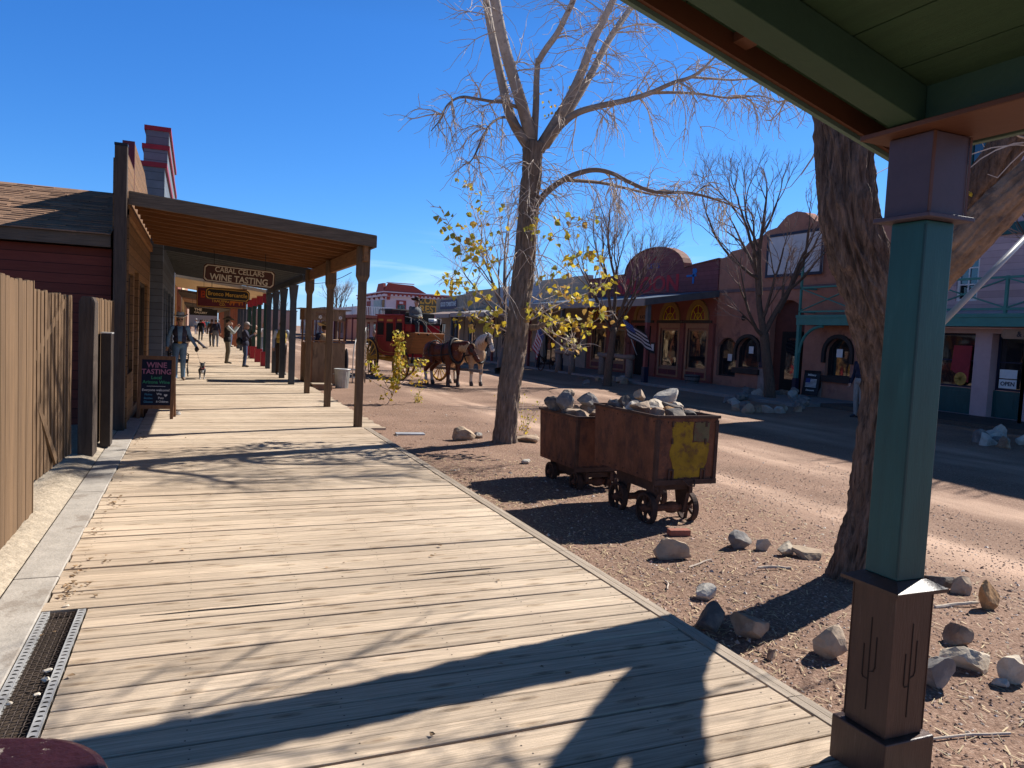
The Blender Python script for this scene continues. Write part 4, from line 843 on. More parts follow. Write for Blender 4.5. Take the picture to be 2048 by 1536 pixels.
# ---- adobe building
def adobe():
    oy = 21.5; t = thing('adobe_building', 'red brown adobe building with arched entry and curved parapet', 'building', (20, oy, 0)); P = RP(20, oy)
    ops = [(20.75, 22.5, .0, 3.40), (24.33, 25.52, .38, 1.95), (23.0, 24.3, .78, 1.98), (18.6, 19.68, .74, 2.05), (17.7, 18.2, .0, 2.2)]
    b = MB(); wall_openings(b, 17.40, 25.70, 0, 3.95, ops, P, .45)
    prof = [(17.4,5.85),(19.9,5.95),(20.2,6.1),(20.55,6.12),(20.8,6.3),(21.1,6.5),(21.55,6.6),(22.0,6.5),(22.3,6.28),(22.5,6.12),(23.0,6.05),(23.3,5.85),(24.0,5.72),(24.3,5.5),(25.0,5.45),(25.3,5.25),(25.7,5.2)]
    b.prism([(17.4-oy, 3.955)] + [(y-oy, z) for y, z in prof] + [(25.7-oy, 3.955)], 0, .45, 'X')
    spandrel(b, 20.75, 22.5, 2.5, 3.398, 20.03, 20.40, oy); spandrel(b, 24.33, 25.52, 1.45, 1.948, 20.03, 20.40, oy); spandrel(b, 23.0, 24.3, 1.4, 1.978, 20.03, 20.40, oy); spandrel(b, 18.6, 19.68, 1.55, 2.048, 20.03, 20.4, oy)
    b.build('wall', M['adobe'], t)
    b = MB(); b.box(.46, 9, -4.1, 4.2, 0, 5.0); b.build('building_body', M['adobe'], t)
    for o in ops[1:4]: window(t, *o[:4], P, .18, M['black'], .06, (0, 0))
    b = MB(); b.box(.25, .44, 20.76-oy, 22.49-oy, 0, 3.39); b.build('entry_back', pm('deep_red_entry', (.09,.028,.02), .2, 4), t)
    d_ = MB(); d_.box(.16, .24, 21.0-oy, 22.0-oy, .02, 2.25); d_ = d_.build('door', M['dark'], t); g = MB(); g.box(.15,.159, 21.25-oy, 21.75-oy, .5, 2.0); g.build('pane', M['glass'], d_)
    for (y0, y1, zs, zt) in ((23.0, 24.3, 1.4, 1.98), (18.6, 19.68, 1.55, 2.05)):
        b = MB(); arch_ring(b, y0, y1, zs, zt, .13, 19.92, 20.02, oy); b.box(-.08, .02, y0-.13-oy, y0-oy, zs-.35, zs-.001); b.box(-.08, .02, y1-oy, y1+.13-oy, zs-.35, zs-.001); b.build('arch_surround', M['black'], t)
        b = MB(); b.box(-.12, .02, y0-.12-oy, y1+.12-oy, .56, .77); b.build('sill', M['black'], t)
    b = MB(); b.box(-.03, -.003, 22.52-oy, 22.95-oy, .0, .8); b.build('stone_patch', M['stone'], t); b = MB(); b.box(-.03, -.003, 19.75-oy, 20.3-oy, .0, .75); b.build('stone_patch', M['stone'], t)
    b = MB(); b.box(-.05, -.003, 17.45-oy, 25.6-oy, 3.78, 3.90); b.build('string_course', pm('dark_adobe_line', (.14,.09,.09), .2, 4), t)
    for k in range(2): b = MB(); y = (24.0, 22.9)[k]; b.lathe([(.11,0),(.11,.05),(0,.05)], c=(-.003, y-oy, 2.75), n=10, M=Matrix.Rotation(R_(-90),4,'Y')); b.build('wall_vent', M['black'], t)
    s = thing('billboard', 'blank white board in a dark frame high on the adobe parapet', 'sign', (19.93, 21.43, 5.05))
    b = MB(); b.box(-.03, .06, -1.33, 1.33, -.72, .72); b.build('panel', pm('weathered_white', (.55,.55,.56), .1, 3), s)
    b = MB(); b.box(-.06,-.031,-1.40,1.40,-.80,-.70); b.box(-.06,-.031,-1.40,1.40,.70,.80); b.box(-.06,-.031,-1.40,-1.31,-.699,.699); b.box(-.06,-.031,1.31,1.40,-.699,.699); b.build('frame', M['navy'], s)
    b = MB(); b.box(-.02, .0, -.2, .2, -.5, .5); o = b.build('menu_case', M['navy'], loc=(19.97, 22.72, 1.35)); tag(o, 'dark blue menu case on the wall beside the arched adobe entry', 'menu case')
    for i, (u, z) in enumerate(((24.85, 1.15), (23.6, 1.5), (19.2, 1.55))):
        b = MB(); b.box(0, .004, -.13, .13, -.14, .14); o = b.build('window_notice', M['white'], loc=(20.12, u, z)); tag(o, ['white notice in the tall arched adobe window', 'white notice in the black framed arched window', 'white notice in the arched window behind the big tree'][i], 'notice')
adobe()

# ---- saloon
def saloon():
    oy = 31.0; t = thing('saloon', 'purple red saloon with rounded parapet and five arched fanlights', 'saloon', (20, oy, 0)); P = RP(20, oy)
    bays = [(26.15, 27.75), (28.2, 29.85), (32.75, 34.2), (34.75, 36.35)]
    ops = [(a, c, .5, 2.28) for a, c in bays] + [(30.55, 32.0, .0, 2.4)]
    b = MB(); wall_openings(b, 25.72, 36.8, 0, 3.9, ops, P, .16); b.build('wall', M['salred'], t)
    prof = [(25.72, 5.18), (27.9, 5.0), (28.1, 4.95)] + [(30.6-2.5*math.cos(a), 4.95+1.1*math.sin(a)) for a in [math.pi*i/16 for i in range(1, 16)]] + [(33.1, 4.92), (36.8, 4.85)]
    b = MB(); b.prism([(25.72-oy, 3.905)] + [(y-oy, z) for y, z in prof] + [(36.8-oy, 3.905)], -.04, .3, 'X'); b.build('parapet', M['saloon'], t)
    b = MB(); pr = [(y-oy, z) for y, z in prof]
    for p, q in zip(pr, pr[1:]): b.bar((.13, p[0], p[1]+.03), (.13, q[0], q[1]+.03), .44, .05, up=(0,0,1))
    b.build('parapet_cap', pm('brick_cap', (.22,.09,.06)), t)
    b = MB(); b.box(.3, 9, -5.2, 5.7, 0, 4.2); b.build('building_body', M['salred'], t)
    for a, c in bays:
        window(t, a+.1, c-.1, .5, 2.28, P, .10, M['saltrim'], .09, (0, 0))
        b = MB(); b.box(-.03, -.003, a-oy, a-oy+.12, .1, 2.3); b.box(-.03, -.003, c-oy-.12, c-oy, .1, 2.3); b.box(-.03, -.003, a-oy+.121, c-oy-.121, .1, .18); b.box(-.03, -.003, a-oy+.121, c-oy-.121, .42, .5); b.box(-.035, -.003, a-oy, c-oy, 2.301, 2.52); b.build('shopfront_trim', M['saltrim'], t)
        b = MB(); b.box(-.012, -.002, a-oy+.15, (a+c)/2-oy-.05, .2, .4); b.box(-.012, -.002, (a+c)/2-oy+.05, c-oy-.15, .2, .4); b.build('kick_panel', M['maroon'], t)
    for i, (a, c) in enumerate(bays + [(30.5, 32.1)]):
        b = MB(); arch_ring(b, a+.25, c-.25, 2.66, 3.32, .22, 19.93, 19.995, oy); b.build('arch_trim', M['ochretrim'], t)
        b = MB(); b.prism([(p[0]-oy, p[1]) for p in arch_pts(a+.25, c-.25, 2.66, 3.32)], -.012, -.003, 'X'); fl = b.build('fanlight', M['fan'] if i < 4 else M['saltrim'], t)
        b = MB(); m_ = (a+c)/2 - oy
        if i < 4:
            r = (c-a)/2-.28
            for k in range(5):
                a0 = math.pi*k/4; b.bar((-.022, m_, 2.68), (-.022, m_+r*math.cos(a0), 2.68+.62*math.sin(a0)), .02, .035, up=(1,0,0))
            pts = [(-.022, m_+r*.97*math.cos(q), 2.68+.62*math.sin(q)) for q in [math.pi*k/12 for k in range(13)]]; b.tube(pts, .022, 5)
            pts = [(-.022, m_+r*.5*math.cos(q), 2.68+.3*math.sin(q)) for q in [math.pi*k/10 for k in range(11)]]; b.tube(pts, .018, 5); b.build('scrollwork', M['yellow'], fl)
        else: text('KATE', .22, frame((-.016, m_, 2.80), (0,-1,0)), M['black'], t, bold=.006)
        b = MB(); b.box(-.06, -.002, a-oy-.18, c-oy+.18, 2.53, 2.65); b.build('cornice', M['darkwood'], t)
    b = MB(); b.box(-.09, -.003, 25.75-oy, 26.05-oy, 0, 2.5); b.build('pilaster', M['salred'], t)
    for y in (27.85, 30.0, 32.3, 34.35): b = MB(); b.box(-.06, -.003, y-oy, y+.28-oy, 0, 2.52); b.build('pilaster', M['salred'], t)
    b = MB(); b.box(.10, .155, 30.56-oy, 31.99-oy, .01, 2.39); b.build('door', M['dark'], t)
    text('SALOON', 1.05, frame((-.05, 31.15-oy, 4.30), (0,-1,0)), flat('saloon_red_letter', (.42,.02,.03)), t, bold=.03, xs=1.28)
    text('BIG NOSE', .36, frame((-.05, 30.6-oy, 5.55), (0,-1,0)), flat('faded_red_letter', (.30,.03,.045)), t, bold=.008)
    text("KATE'S", .34, frame((-.05, 30.6-oy, 5.20), (0,-1,0)), flat('blue_letter', (.05,.07,.25)), t, bold=.008)
    b = MB(); b.box(-.06, -.045, 27.35-oy, 27.47-oy, 4.25, 4.9); b.box(-.06, -.045, 27.2-oy, 27.9-oy, 4.55, 4.64); b.ell((-.052, 27.3-oy, 4.78), (.01, .13, .13), 8); b.build('painted_emblem', flat('bright_blue_paint', (.02,.14,.40)), t)
    # awning on posts
    b = MB(); x0 = -3.6
    def sl(b, xa, xb, ya, yb, d0, d1):
        z = lambda x: 3.86 + x*.152
        b.add([(xa,ya-oy,z(xa)+d0),(xb,ya-oy,z(xb)+d0),(xb,yb-oy,z(xb)+d0),(xa,yb-oy,z(xa)+d0),(xa,ya-oy,z(xa)+d1),(xb,ya-oy,z(xb)+d1),(xb,yb-oy,z(xb)+d1),(xa,yb-oy,z(xa)+d1)], [(0,3,2,1),(4,5,6,7),(0,1,5,4),(1,2,6,5),(2,3,7,6),(3,0,4,7)])
    sl(b, x0, -.045, 25.6, 36.9, -.03, .03); b.build('awning_roof', M['bluemetal'], t)
    b = MB(); sl(b, x0-.05, x0-.005, 25.56, 36.9, -.26, .035); b.build('awning_fascia', M['greyedge'], t); b = MB(); sl(b, x0, -.05, 25.55, 25.596, -.24, .02); b.build('awning_fascia', M['greyawn'], t)
    for y in (25.78, 33.4, 36.1):
        b = MB(); b.box(-3.37, -3.23, y-.07-oy, y+.07-oy, .62, 2.4); b.build('awning_post', M['redbrown'], t); b = MB(); b.box(-3.40, -3.20, y-.1-oy, y+.1-oy, 0, .62); b.build('post_base', M['navy'], t); b = MB(); b.box(-3.38, -3.22, y-.08-oy, y+.08-oy, 2.401, 3.10); b.build('post_head', M['greyawn'], t)
    b = MB(); b.box(-.03, -.0, -.17, .17, -.26, .26); o = b.build('notice_board', M['darkwood'], loc=(19.935, 30.2, 1.35)); tag(o, 'small framed notice beside the saloon door', 'notice'); b = MB(); b.box(-.034,-.031,-.11,.11,-.18,.18); b.build('sheet', M['white'], o)
    b = MB(); b.lathe([(.0,.03),(.26,.025),(.28,.0)], n=16, sx=.45, M=Matrix.Rotation(R_(-90),4,'Y')); b.v = [(v[0], v[1], v[2]*1.9) for v in b.v]; o = b.build('wooden_carving', pm('dark_red_carving', (.17,.05,.035)), loc=(19.93, 32.45, 1.7)); tag(o, 'oval dark red carving on the pillar left of the saloon door', 'carving')
saloon()
def barrel(x, y, lab):
    t = thing('half_barrel', lab, 'planter', (x, y, 0)); b = MB(); b.lathe([(.26,0),(.32,.2),(.33,.34),(.29,.35),(.28,.28),(0,.28)], n=18); b.build('staves', pm('grey_barrel', (.14,.13,.125), .3, 5, (6,6,.6)), t)
    for z, r in ((.08,.288),(.25,.333)): b = MB(); b.lathe([(r,z),(r+.008,z+.01),(r+.008,z+.04),(r,z+.05)], n=18); b.build('hoop', M['black'], t)
barrel(19.1, 25.9, 'grey half barrel planter against the saloon wall')

# ---- log hitching rails
def hitch(x, y0, y1, lab):
    t = thing('hitching_rail', lab, 'hitching rail', (x, (y0+y1)/2, 0)); h = (y1-y0)/2; rnd = random.Random(int(y0*7))
    b = MB(); n = 9; b.tube([(rnd.uniform(-.015,.015), -h-.3 + (2*h+.6)*i/n, .92 + rnd.uniform(-.015,.015)) for i in range(n+1)], [.11+rnd.uniform(-.008,.008) for _ in range(n+1)], 10); b.build('log', M['log'], t, smooth=True)
    for y in (-h, h): b = MB(); b.tube([(0,y,-.2),(0.01,y,.4),(0,y,.83)], [.17,.16,.15], 10); b.build('stump', M['log'], t, smooth=True)
_a, _b = G(1194,753,-.1), G(1265,761,-.1); hitch((_a.x+_b.x)/2, min(_a.y,_b.y), max(_a.y,_b.y), 'low grey log hitching rail in front of the saloon door')
_a, _b = G(1112,745,-.1), G(1146,749,-.1); hitch((_a.x+_b.x)/2, min(_a.y,_b.y), max(_a.y,_b.y), 'log hitching rail with a reddish stump, nearer the striped flag')

# ---- flags
def cloth_flag(name, label, origin, ux, dn, w_, h, stripes, mats, canton, stars, pole, polemat, wav=.05, seed=1):
    t = thing(name, label, 'flag', origin); ux = Vector(ux).normalized(); dn = Vector(dn).normalized(); nrm = ux.cross(dn).normalized()
    def P(u, v): return ux*u*w_ + dn*v*h + nrm*(wav*math.sin(u*9+v*2+seed)*(.3+v) ) + dn*(-.03*math.sin(u*5+seed))
    nu, nv = 26, stripes
    b = MB()
    for j in range(nv):
        for i in range(nu):
            u0, u1, v0, v1 = i/nu, (i+1)/nu, j/nv, (j+1)/nv
            mi = 2 if (u1 <= canton[0]+.01 and v1 <= canton[1]+.01) else (j % 2)
            b.quad(P(u0,v0), P(u1,v0), P(u1,v1), P(u0,v1), mi)
    o = b.build('cloth', mats, t); s = o.modifiers.new('thick', 'SOLIDIFY'); s.thickness = .004
    b = MB()
    for j in range(stars[1]):
        for i in range(stars[0]):
            u = canton[0]*(i+.7+.0*j)/(stars[0]+.4); v = canton[1]*(j+.7)/(stars[1]+.4); c = P(u, v); r = .022
            for sg in (1, -1): b.add([c + nrm*.006*sg + ux*r*k[0] + dn*r*k[1] for k in [( (1 if q % 2 == 0 else .42)*math.sin(q*math.pi/5), -(1 if q % 2 == 0 else .42)*math.cos(q*math.pi/5)) for q in range(10)]], [tuple(range(10))])
    b.build('stars', mats[1], o)
    b = MB(); b.tube(pole, .016, 8); b.build('pole', polemat, t, smooth=True); return t
wh = flat('flag_white', (.55,.53,.52)); fr = flat('flag_red', (.33,.03,.05)); fb = flat('flag_blue', (.02,.04,.16)); fk = flat('flag_black', (.012,.012,.015))
o_ = AX(1077, 648, 16.6); e_ = AX(1088, 690, 16.6)
cloth_flag('american_flag', 'red white and blue flag hanging from a slanted pole beyond the cottonwood', tuple(o_), (0,-.72,-.58), (-.05,.40,-.92), 1.0, 1.35, 13, [fr, wh, fb], (1.0,.34) if False else (.99,.24), (5,3), [(.0,.06,.05), (0,-.8,-.62), (0.02,-1.0,-1.65)], M['greyedge'], .05)
wh = flat('flag_grey_white', (.36,.35,.35))
o_ = AX(1246, 638, 16.4); 
cloth_flag('striped_flag', 'black and white striped flag blowing from the saloon awning post', tuple(o_), (0.0,-.93,-.30), (0,-.62,-.78), 1.95, .95, 9, [fk, wh, fb], (.42,.54), (6,5), [(.0,.05,.04), (0.05,-.55,-.70), (.15,-.98,-1.45)], M['steel'], .06, 2)

# ---- low shops farther along
def shop(y0, y1, wall, ztop, aw, post, label, sign=None, zo=2.95, zi=3.5, trim='darkwood', nposts=3, zt2=None):
    oy = y0; t = thing('street_shop', label, 'shop', (20, y0, 0)); P = RP(20, oy); L_ = y1 - y0
    k = max(2, int(L_/2.6)); ops = []
    for i in range(k):
        u = y0 + L_*(i+.5)/k; dr = i % 3 == 1; ops.append((u-.85, u+.85, .02 if dr else .6, 2.4))
    b = MB(); wall_openings(b, y0, y1, 0, 3.2, ops, P, .2); b.quad((.0,0,0),(8,0,0),(8,0,3.6),(0,0,3.6)); b.quad((.0,L_,0),(8,L_,0),(8,L_,3.6),(0,L_,3.6)); b.quad((.3,0,3.6),(8,0,3.6),(8,L_,3.6),(.3,L_,3.6)); b.build('wall', pm('shop_wall_brown', (.30,.25,.20), .15, 3), t)  # same even grey-brown wall colour for every shop
    b = MB(); b.prism([(0,3.205),(L_,3.205),(L_,zt2 or ztop),(0,ztop)], -.03, .25, 'X'); b.build('false_front', wall, t)
    for o in ops: window(t, *o, P, .16, M[trim], .08, (1, 0), name='window' if o[2] > .3 else 'door')
    def zz(x): return zi + x*(zi-zo)/3.6
    b = MB(); b.add([(-3.6,.05,zz(-3.6)),(-.035,.05,zz(0)),(-.035,L_-.05,zz(0)),(-3.6,L_-.05,zz(-3.6)),(-3.6,.05,zz(-3.6)+.06),(-.035,.05,zz(0)+.06),(-.035,L_-.05,zz(0)+.06),(-3.6,L_-.05,zz(-3.6)+.06)], [(0,3,2,1),(4,5,6,7),(0,1,5,4),(1,2,6,5),(2,3,7,6),(3,0,4,7)]); b.build('awning_roof', aw, t)
    b = MB(); b.box(-3.66, -3.601, .04, L_-.04, zo-.2, zo+.07); b.build('awning_fascia', M['greyedge'], t)
    for i in range(nposts):
        b = MB(); y = .4 + (L_-.8)*i/(nposts-1); b.box(-3.36, -3.22, y-.07, y+.07, 0, zo-.02); b.build('awning_post', post, t)
    if sign: sign(t)
    return t
shop(36.95, 43.2, M['beige'], 5.15, pm('rusted_tin', (.30,.22,.18), .3, 3), M['redbrown'], 'beige siding shop with red posts next to the saloon', zo=2.95)
shop(43.4, 50.2, M['bluegreywall'], 5.0, pm('pale_tin', (.36,.33,.31), .2, 3), M['greyawn'], 'pale blue fronted shop with grey posts behind the cottonwood trunk', zo=2.9)
shop(50.4, 57.5, M['tan'], 4.95, pm('rust_tin', (.28,.2,.16), .3, 3), M['greyawn'], 'tan fronted shop with lanterns under a low tin awning', zo=2.85)
def tomb(t):
    s = thing('shop_sign', 'small white lettered sign on the tan false front beside the restaurant', 'sign', (19.94, 61.8, 4.0), 0); s.scale = (1, 1.25, 1.2)
    b = MB(); b.prism([(-1.75,-.33),(1.75,-.33),(1.85,-.2),(1.85,.2),(1.75,.33),(-1.75,.33),(-1.85,.2),(-1.85,-.2)], -.03, .02, 'X'); b.build('board', pm('sign_purple_grey', (.12,.10,.13)), s)
    text('GOOD TOMBSTONE', .42, frame((-.035, 0, 0), (0,-1,0)), whl, s, bold=.012, xs=.86)
shop(57.7, 65.4, M['tan'], 4.75, M['bluemetal'], M['greyawn'], 'tan fronted shop with a blue awning just before the restaurant', sign=tomb, zo=2.8, zi=3.2, zt2=4.5)

# ---- pink and white restaurant on the far corner
def restaurant():
    oy = 85.; t = thing('restaurant', 'white two storey corner restaurant with red cornice and door frames', 'restaurant', (20, oy, 0))
    wm = pm('pinkish_white_wall', (.62,.52,.54), .06, 2); rm = pm('brick_red_trim', (.30,.06,.045), .1, 4)
    b = MB(); b.box(0, 12, 0, 15, 0, 5.35); b.build('wall', wm, t)
    b = MB(); b.box(-.35, 12.3, -.35, 15.3, 5.36, 5.62); b.box(-.45, 12.4, -.45, 15.4, 5.80, 5.92); b.build('cornice', wm, t)
    b = MB(); b.box(-.28, 12.2, -.28, 15.2, 5.625, 5.795)
    for i in range(24): x = .2+i*.5; b.box(x, x+.22, -.40, -.285, 5.45, 5.78)
    b.build('cornice_frieze', rm, t)
    for i in range(6): b = MB(); y = .6+i*2.6; b.prism([(-.5,5.78),(-.1,5.1),(-.0,5.1),(-.0,5.78)], y, y+.3, 'Y'); b.build('bracket', rm, t)
    for i in range(4): b = MB(); x = .05+i*3.6; b.prism([(-.6,5.78),(-.1,5.0),(-.003,5.0),(-.003,5.78)], x, x+.35, 'X'); b.build('bracket', rm, t)
    b = MB(); b.prism([(-.4,5.93),(4.6,5.93),(3.0,6.75),(.1,6.85)], -.35, -.1, 'Y'); b.prism([(-.4,5.93),(3.6,5.93),(2.6,6.85),(.1,6.85)], -.4, -.101, 'X'); b.build('pediment', rm, t)
    b = MB(); b.box(-.05, 3.1, -.5, .0, 6.86, 6.95); b.build('pediment_cap', wm, t)
    def opening(x, z0, z1, w_):
        b = MB(); b.box(x-w_/2, x+w_/2, -.08, -.003, z0, z1); f = b.build('door_frame', rm, t); b = MB(); b.box(x-w_/2+.14, x+w_/2-.14, -.095, -.081, z0+.05, z1-.5); b.build('pane', M['glass'], f); b = MB(); b.box(x-.22, x+.22, -.095, -.081, z1-.4, z1-.15); b.build('transom', wm, f)
    opening(1.75, 2.9, 5.0, 1.15); opening(4.6, 2.9, 5.0, 1.15)
    for i, (y, w_, m_) in enumerate(((1.2, 1.0, M['ochre']), (4.2, 4.0, pm('pale_green_panel', (.42,.47,.42))), (9.2, 2.0, rm), (13.0, 1.6, rm))):
        b = MB(); b.box(-.08, -.003, y-w_/2, y+w_/2, 3.4 if i == 1 else 3.1, 5.0); b.build('wall_panel' if i in (1,2) else 'shutter', m_, t)
    sx0 = AY(836, 600, oy-.1).x; zt_ = AY(880, 592, oy-.1).z; zb_ = AY(880, 632, oy-.1).z; s = thing('restaurant_sign', 'dark olive board with yellow restaurant lettering on the white side wall', 'sign', (sx0+2.2, oy-.1, (zt_+zb_)/2))
    b = MB(); b.box(-2.2, 5.2, -.04, .05, (zb_-zt_)/2, (zt_-zb_)/2); b.build('board', pm('olive_sign', (.11,.10,.06)), s)
    text('LONGHORN', 1.12, frame((-2.0, -.05, .50), (1,0,0)), yel, s, bold=.03, align='LEFT', xs=.95); text('RESTAURANT', 1.12, frame((-2.0, -.05, -.50), (1,0,0)), yel, s, bold=.03, align='LEFT', xs=.95)
    # ground floor porch with balustrade along the street
    b = MB(); b.box(-3.6, -.003, -3, 34, 2.75, 3.05); b.build('porch_roof', pm('red_brown_porch', (.24,.08,.055)), t)
    b = MB(); b.box(-3.62, -3.52, -3, 34, 3.95, 4.02); b.box(-3.62, -3.52, -3, 34, 3.12, 3.18); b.box(-3.6, 0, -3.02, -2.95, 3.95, 4.02)
    y = -3
    while y < 34: b.box(-3.60, -3.55, y, y+.06, 3.18, 3.95); y += .19
    x = -3.5
    while x < 0: b.box(x, x+.06, -3.01, -2.96, 3.05, 3.95); x += .19
    b.build('balustrade', M['white'], t)
    for i in range(10): b = MB(); y = -2.9+i*4.0; b.box(-3.58, -3.42, y, y+.16, 0, 2.745); b.build('porch_post', M['maroon'], t); b = MB(); b.box(-3.60,-3.52,y,y+.08,3.05,4.3); b.build('rail_post', M['black'], t)
    for i in range(4): b = MB(); y = 1+i*3.6; b.box(-.06, -.003, y, y+1.3, 0, 2.4); f = b.build('shop_door', rm, t); b = MB(); b.box(-.075,-.061,y+.2,y+1.1,.4,2.2); b.build('pane', M['glass'], f)
restaurant()
def far_block(x0, x1, y0, y1, h, c, lab, porch=True):
    t = thing('distant_building', lab, 'building', ((x0+x1)/2, y0, 0)); ax = (x1-x0)/2; m_ = pm('far_wall', c, .08, 2)
    b = MB(); b.box(-ax, ax, 0, y1-y0, 0, h); b.build('wall', m_, t); b = MB(); b.box(-ax-.15, ax+.15, -.15, y1-y0+.15, h, h+.25); b.build('roof', pm('far_roof', tuple(v*.5 for v in c)), t)
    for i in range(int((y1-y0)//3)): b = MB(); y = 1+i*3; b.box(-ax-.05, -ax-.003, y, y+1.2, .8, 2.3); b.build('window', M['glass'], t)
far_block(20, 30, 108, 126, 4.0, (.45,.26,.22), 'long pink single storey building past the restaurant porch')
far_block(20, 32, 130, 160, 4.6, (.42,.30,.24), 'tan building at the far end of the right side')
far_block(6.5, 13, 190, 205, 4.5, (.36,.30,.26), 'pale low building closing the far end of the street')
far_block(-4, 5.5, 215, 230, 4.6, (.40,.30,.22), 'brown building seen at the very end of the covered walk')
far_block(14, 24, 200, 215, 5.0, (.34,.22,.18), 'reddish building at the end of the street beyond the coach')
far_block(-12, -.9, 94, 130, 4.2, (.33,.2,.14), 'brown building beyond the covered walk on the left')
# ================================================================ trees
M['bark1'] = pm('furrowed_cottonwood_bark', (.19,.14,.105), .55, 5, (7,7,.9), .95, .7, 16, (6,6,1.2))
M['bark2'] = pm('red_brown_furrowed_bark', (.165,.112,.085), .7, 5, (7,7,.8), .95, 1.0, 16, (9,9,1.3))
M['limb'] = pm('pale_cottonwood_limb', (.46,.395,.33), .25, 6, (2,2,2), .9, .3, 25, c2=(.16,.12,.09), c2lo=.56, c2hi=.66, c2s=4)
M['twig'] = pm('grey_tan_twig', (.52,.43,.345), .2, 4, rough=.85, bump=0)
M['twigdark'] = pm('brown_twig', (.24,.165,.135), .25, 4, rough=.85, bump=0)
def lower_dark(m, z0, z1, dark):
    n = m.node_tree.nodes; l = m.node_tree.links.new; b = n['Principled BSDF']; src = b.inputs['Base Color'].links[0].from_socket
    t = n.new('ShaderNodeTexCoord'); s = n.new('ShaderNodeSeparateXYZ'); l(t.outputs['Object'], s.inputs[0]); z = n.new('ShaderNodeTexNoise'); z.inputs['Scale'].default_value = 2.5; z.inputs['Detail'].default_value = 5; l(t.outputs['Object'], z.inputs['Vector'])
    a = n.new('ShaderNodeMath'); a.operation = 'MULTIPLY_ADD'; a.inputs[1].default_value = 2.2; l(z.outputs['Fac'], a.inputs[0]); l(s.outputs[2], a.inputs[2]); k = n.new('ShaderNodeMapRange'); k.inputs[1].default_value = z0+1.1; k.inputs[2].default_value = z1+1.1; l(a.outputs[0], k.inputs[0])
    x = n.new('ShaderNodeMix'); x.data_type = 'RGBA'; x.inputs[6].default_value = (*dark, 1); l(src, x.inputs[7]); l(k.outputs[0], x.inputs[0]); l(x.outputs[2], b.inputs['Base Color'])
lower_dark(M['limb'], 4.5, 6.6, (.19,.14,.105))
M['limb2'] = pm('orange_grey_limb', (.24,.165,.115), .5, 4, (2,2,2), .95, .6, 18, c2=(.14,.10,.08), c2s=3)
def leafmat(name, c, c3):
    m = pm(name, c, .15, 3, rough=.55, bump=0, isl=.25, trans=.45); n = m.node_tree.nodes; l = m.node_tree.links.new
    g = n.new('ShaderNodeNewGeometry'); r = n.new('ShaderNodeValToRGB'); e = r.color_ramp.elements
    e[0].color = (*c3, 1); e[1].color = (*c, 1); e[0].position = .15; e[1].position = .7; k = e.new(.92); k.color = (.42,.25,.07,1)
    l(g.outputs['Random Per Island'], r.inputs[0])
    for nd in n:
        if nd.type in ('BSDF_PRINCIPLED',): l(r.outputs[0], nd.inputs['Base Color'])
        if nd.type == 'BSDF_TRANSLUCENT': l(r.outputs[0], nd.inputs[0])
    return m
M['leafyel'] = leafmat('autumn_cottonwood_leaf', (.74,.54,.05), (.34,.33,.06))
def catmull(pts, per):
    P = [Vector(p) for p in pts]; P = [P[0]*2-P[1]] + P + [P[-1]*2-P[-2]]; out = []
    for i in range(1, len(P)-2):
        for k in range(per):
            t = k/per; a, b, c, d = P[i-1:i+3]
            out.append(.5*((2*b) + (c-a)*t + (2*a-5*b+4*c-d)*t*t + (3*b-a-3*c+d)*t**3))
    out.append(P[-2].copy()); return out
def interp(vals, per):
    out = []
    for a, b in zip(vals, vals[1:]): out += [a+(b-a)*k/per for k in range(per)]
    return out + [vals[-1]]
def bark_tube(b, pts, rad, n, step, amp, seed, fx=7.0, fz=1.3, mi=0, flare=None):
    tot = sum((Vector(q)-Vector(p)).length for p, q in zip(pts, pts[1:])); per = max(2, int(tot/(len(pts)-1)/step))
    P = catmull(pts, per); Rr = interp(rad, per); k = len(P); vs = []; u = None; s = 0
    for i, p in enumerate(P):
        d = (P[min(i+1,k-1)] - P[max(i-1,0)]).normalized()
        if i: s += (p-P[i-1]).length
        if u is None: u = Vector((1,0,0))
        u = (u - d*u.dot(d)).normalized(); v = d.cross(u)
        for j in range(n):
            a = 2*math.pi*j/n; c = Vector((math.cos(a)*Rr[i]*fx, math.sin(a)*Rr[i]*fx, s*fz + seed*7))
            w_ = noise.noise(c*.6 + Vector((9,2,5)))*.5
            c2 = c + Vector((w_,w_,0)); r1 = 1 - abs(noise.noise(c2))*2.4; r2 = 1 - abs(noise.noise(c2*2.3 + Vector((4,4,4))))*2.2
            low = noise.noise(Vector((math.cos(a)*1.3, math.sin(a)*1.3, s*1.1+seed)))
            rr = Rr[i] + amp*(r1*.75 + r2*.45 - .5) + low*Rr[i]*.10
            if flare and s < flare[0]: 
                f = (1 - s/flare[0])**2; rr += f*flare[1]*(.6+.4*math.cos(a*5+seed))
            vs.append(p + (u*math.cos(a) + v*math.sin(a))*rr)
    fs = [(i*n+j, i*n+(j+1) % n, (i+1)*n+(j+1) % n, (i+1)*n+j) for i in range(k-1) for j in range(n)] + [tuple((k-1)*n+j for j in range(n))]
    b.add(vs, fs, mi)
def droop(rnd, p, d, Lg, n, sag, curl, jit=.12):
    d = Vector(d).normalized(); p = Vector(p); out = [p.copy()]; st = Lg/n
    for i in range(n):
        t = i/n
        d = d + Vector((rnd.gauss(0,jit), rnd.gauss(0,jit), rnd.gauss(0,jit)*.6))
        d.z += (-sag if t < .66 else curl)*st*3
        d.normalize(); p = p + d*st; out.append(p.copy())
    return out
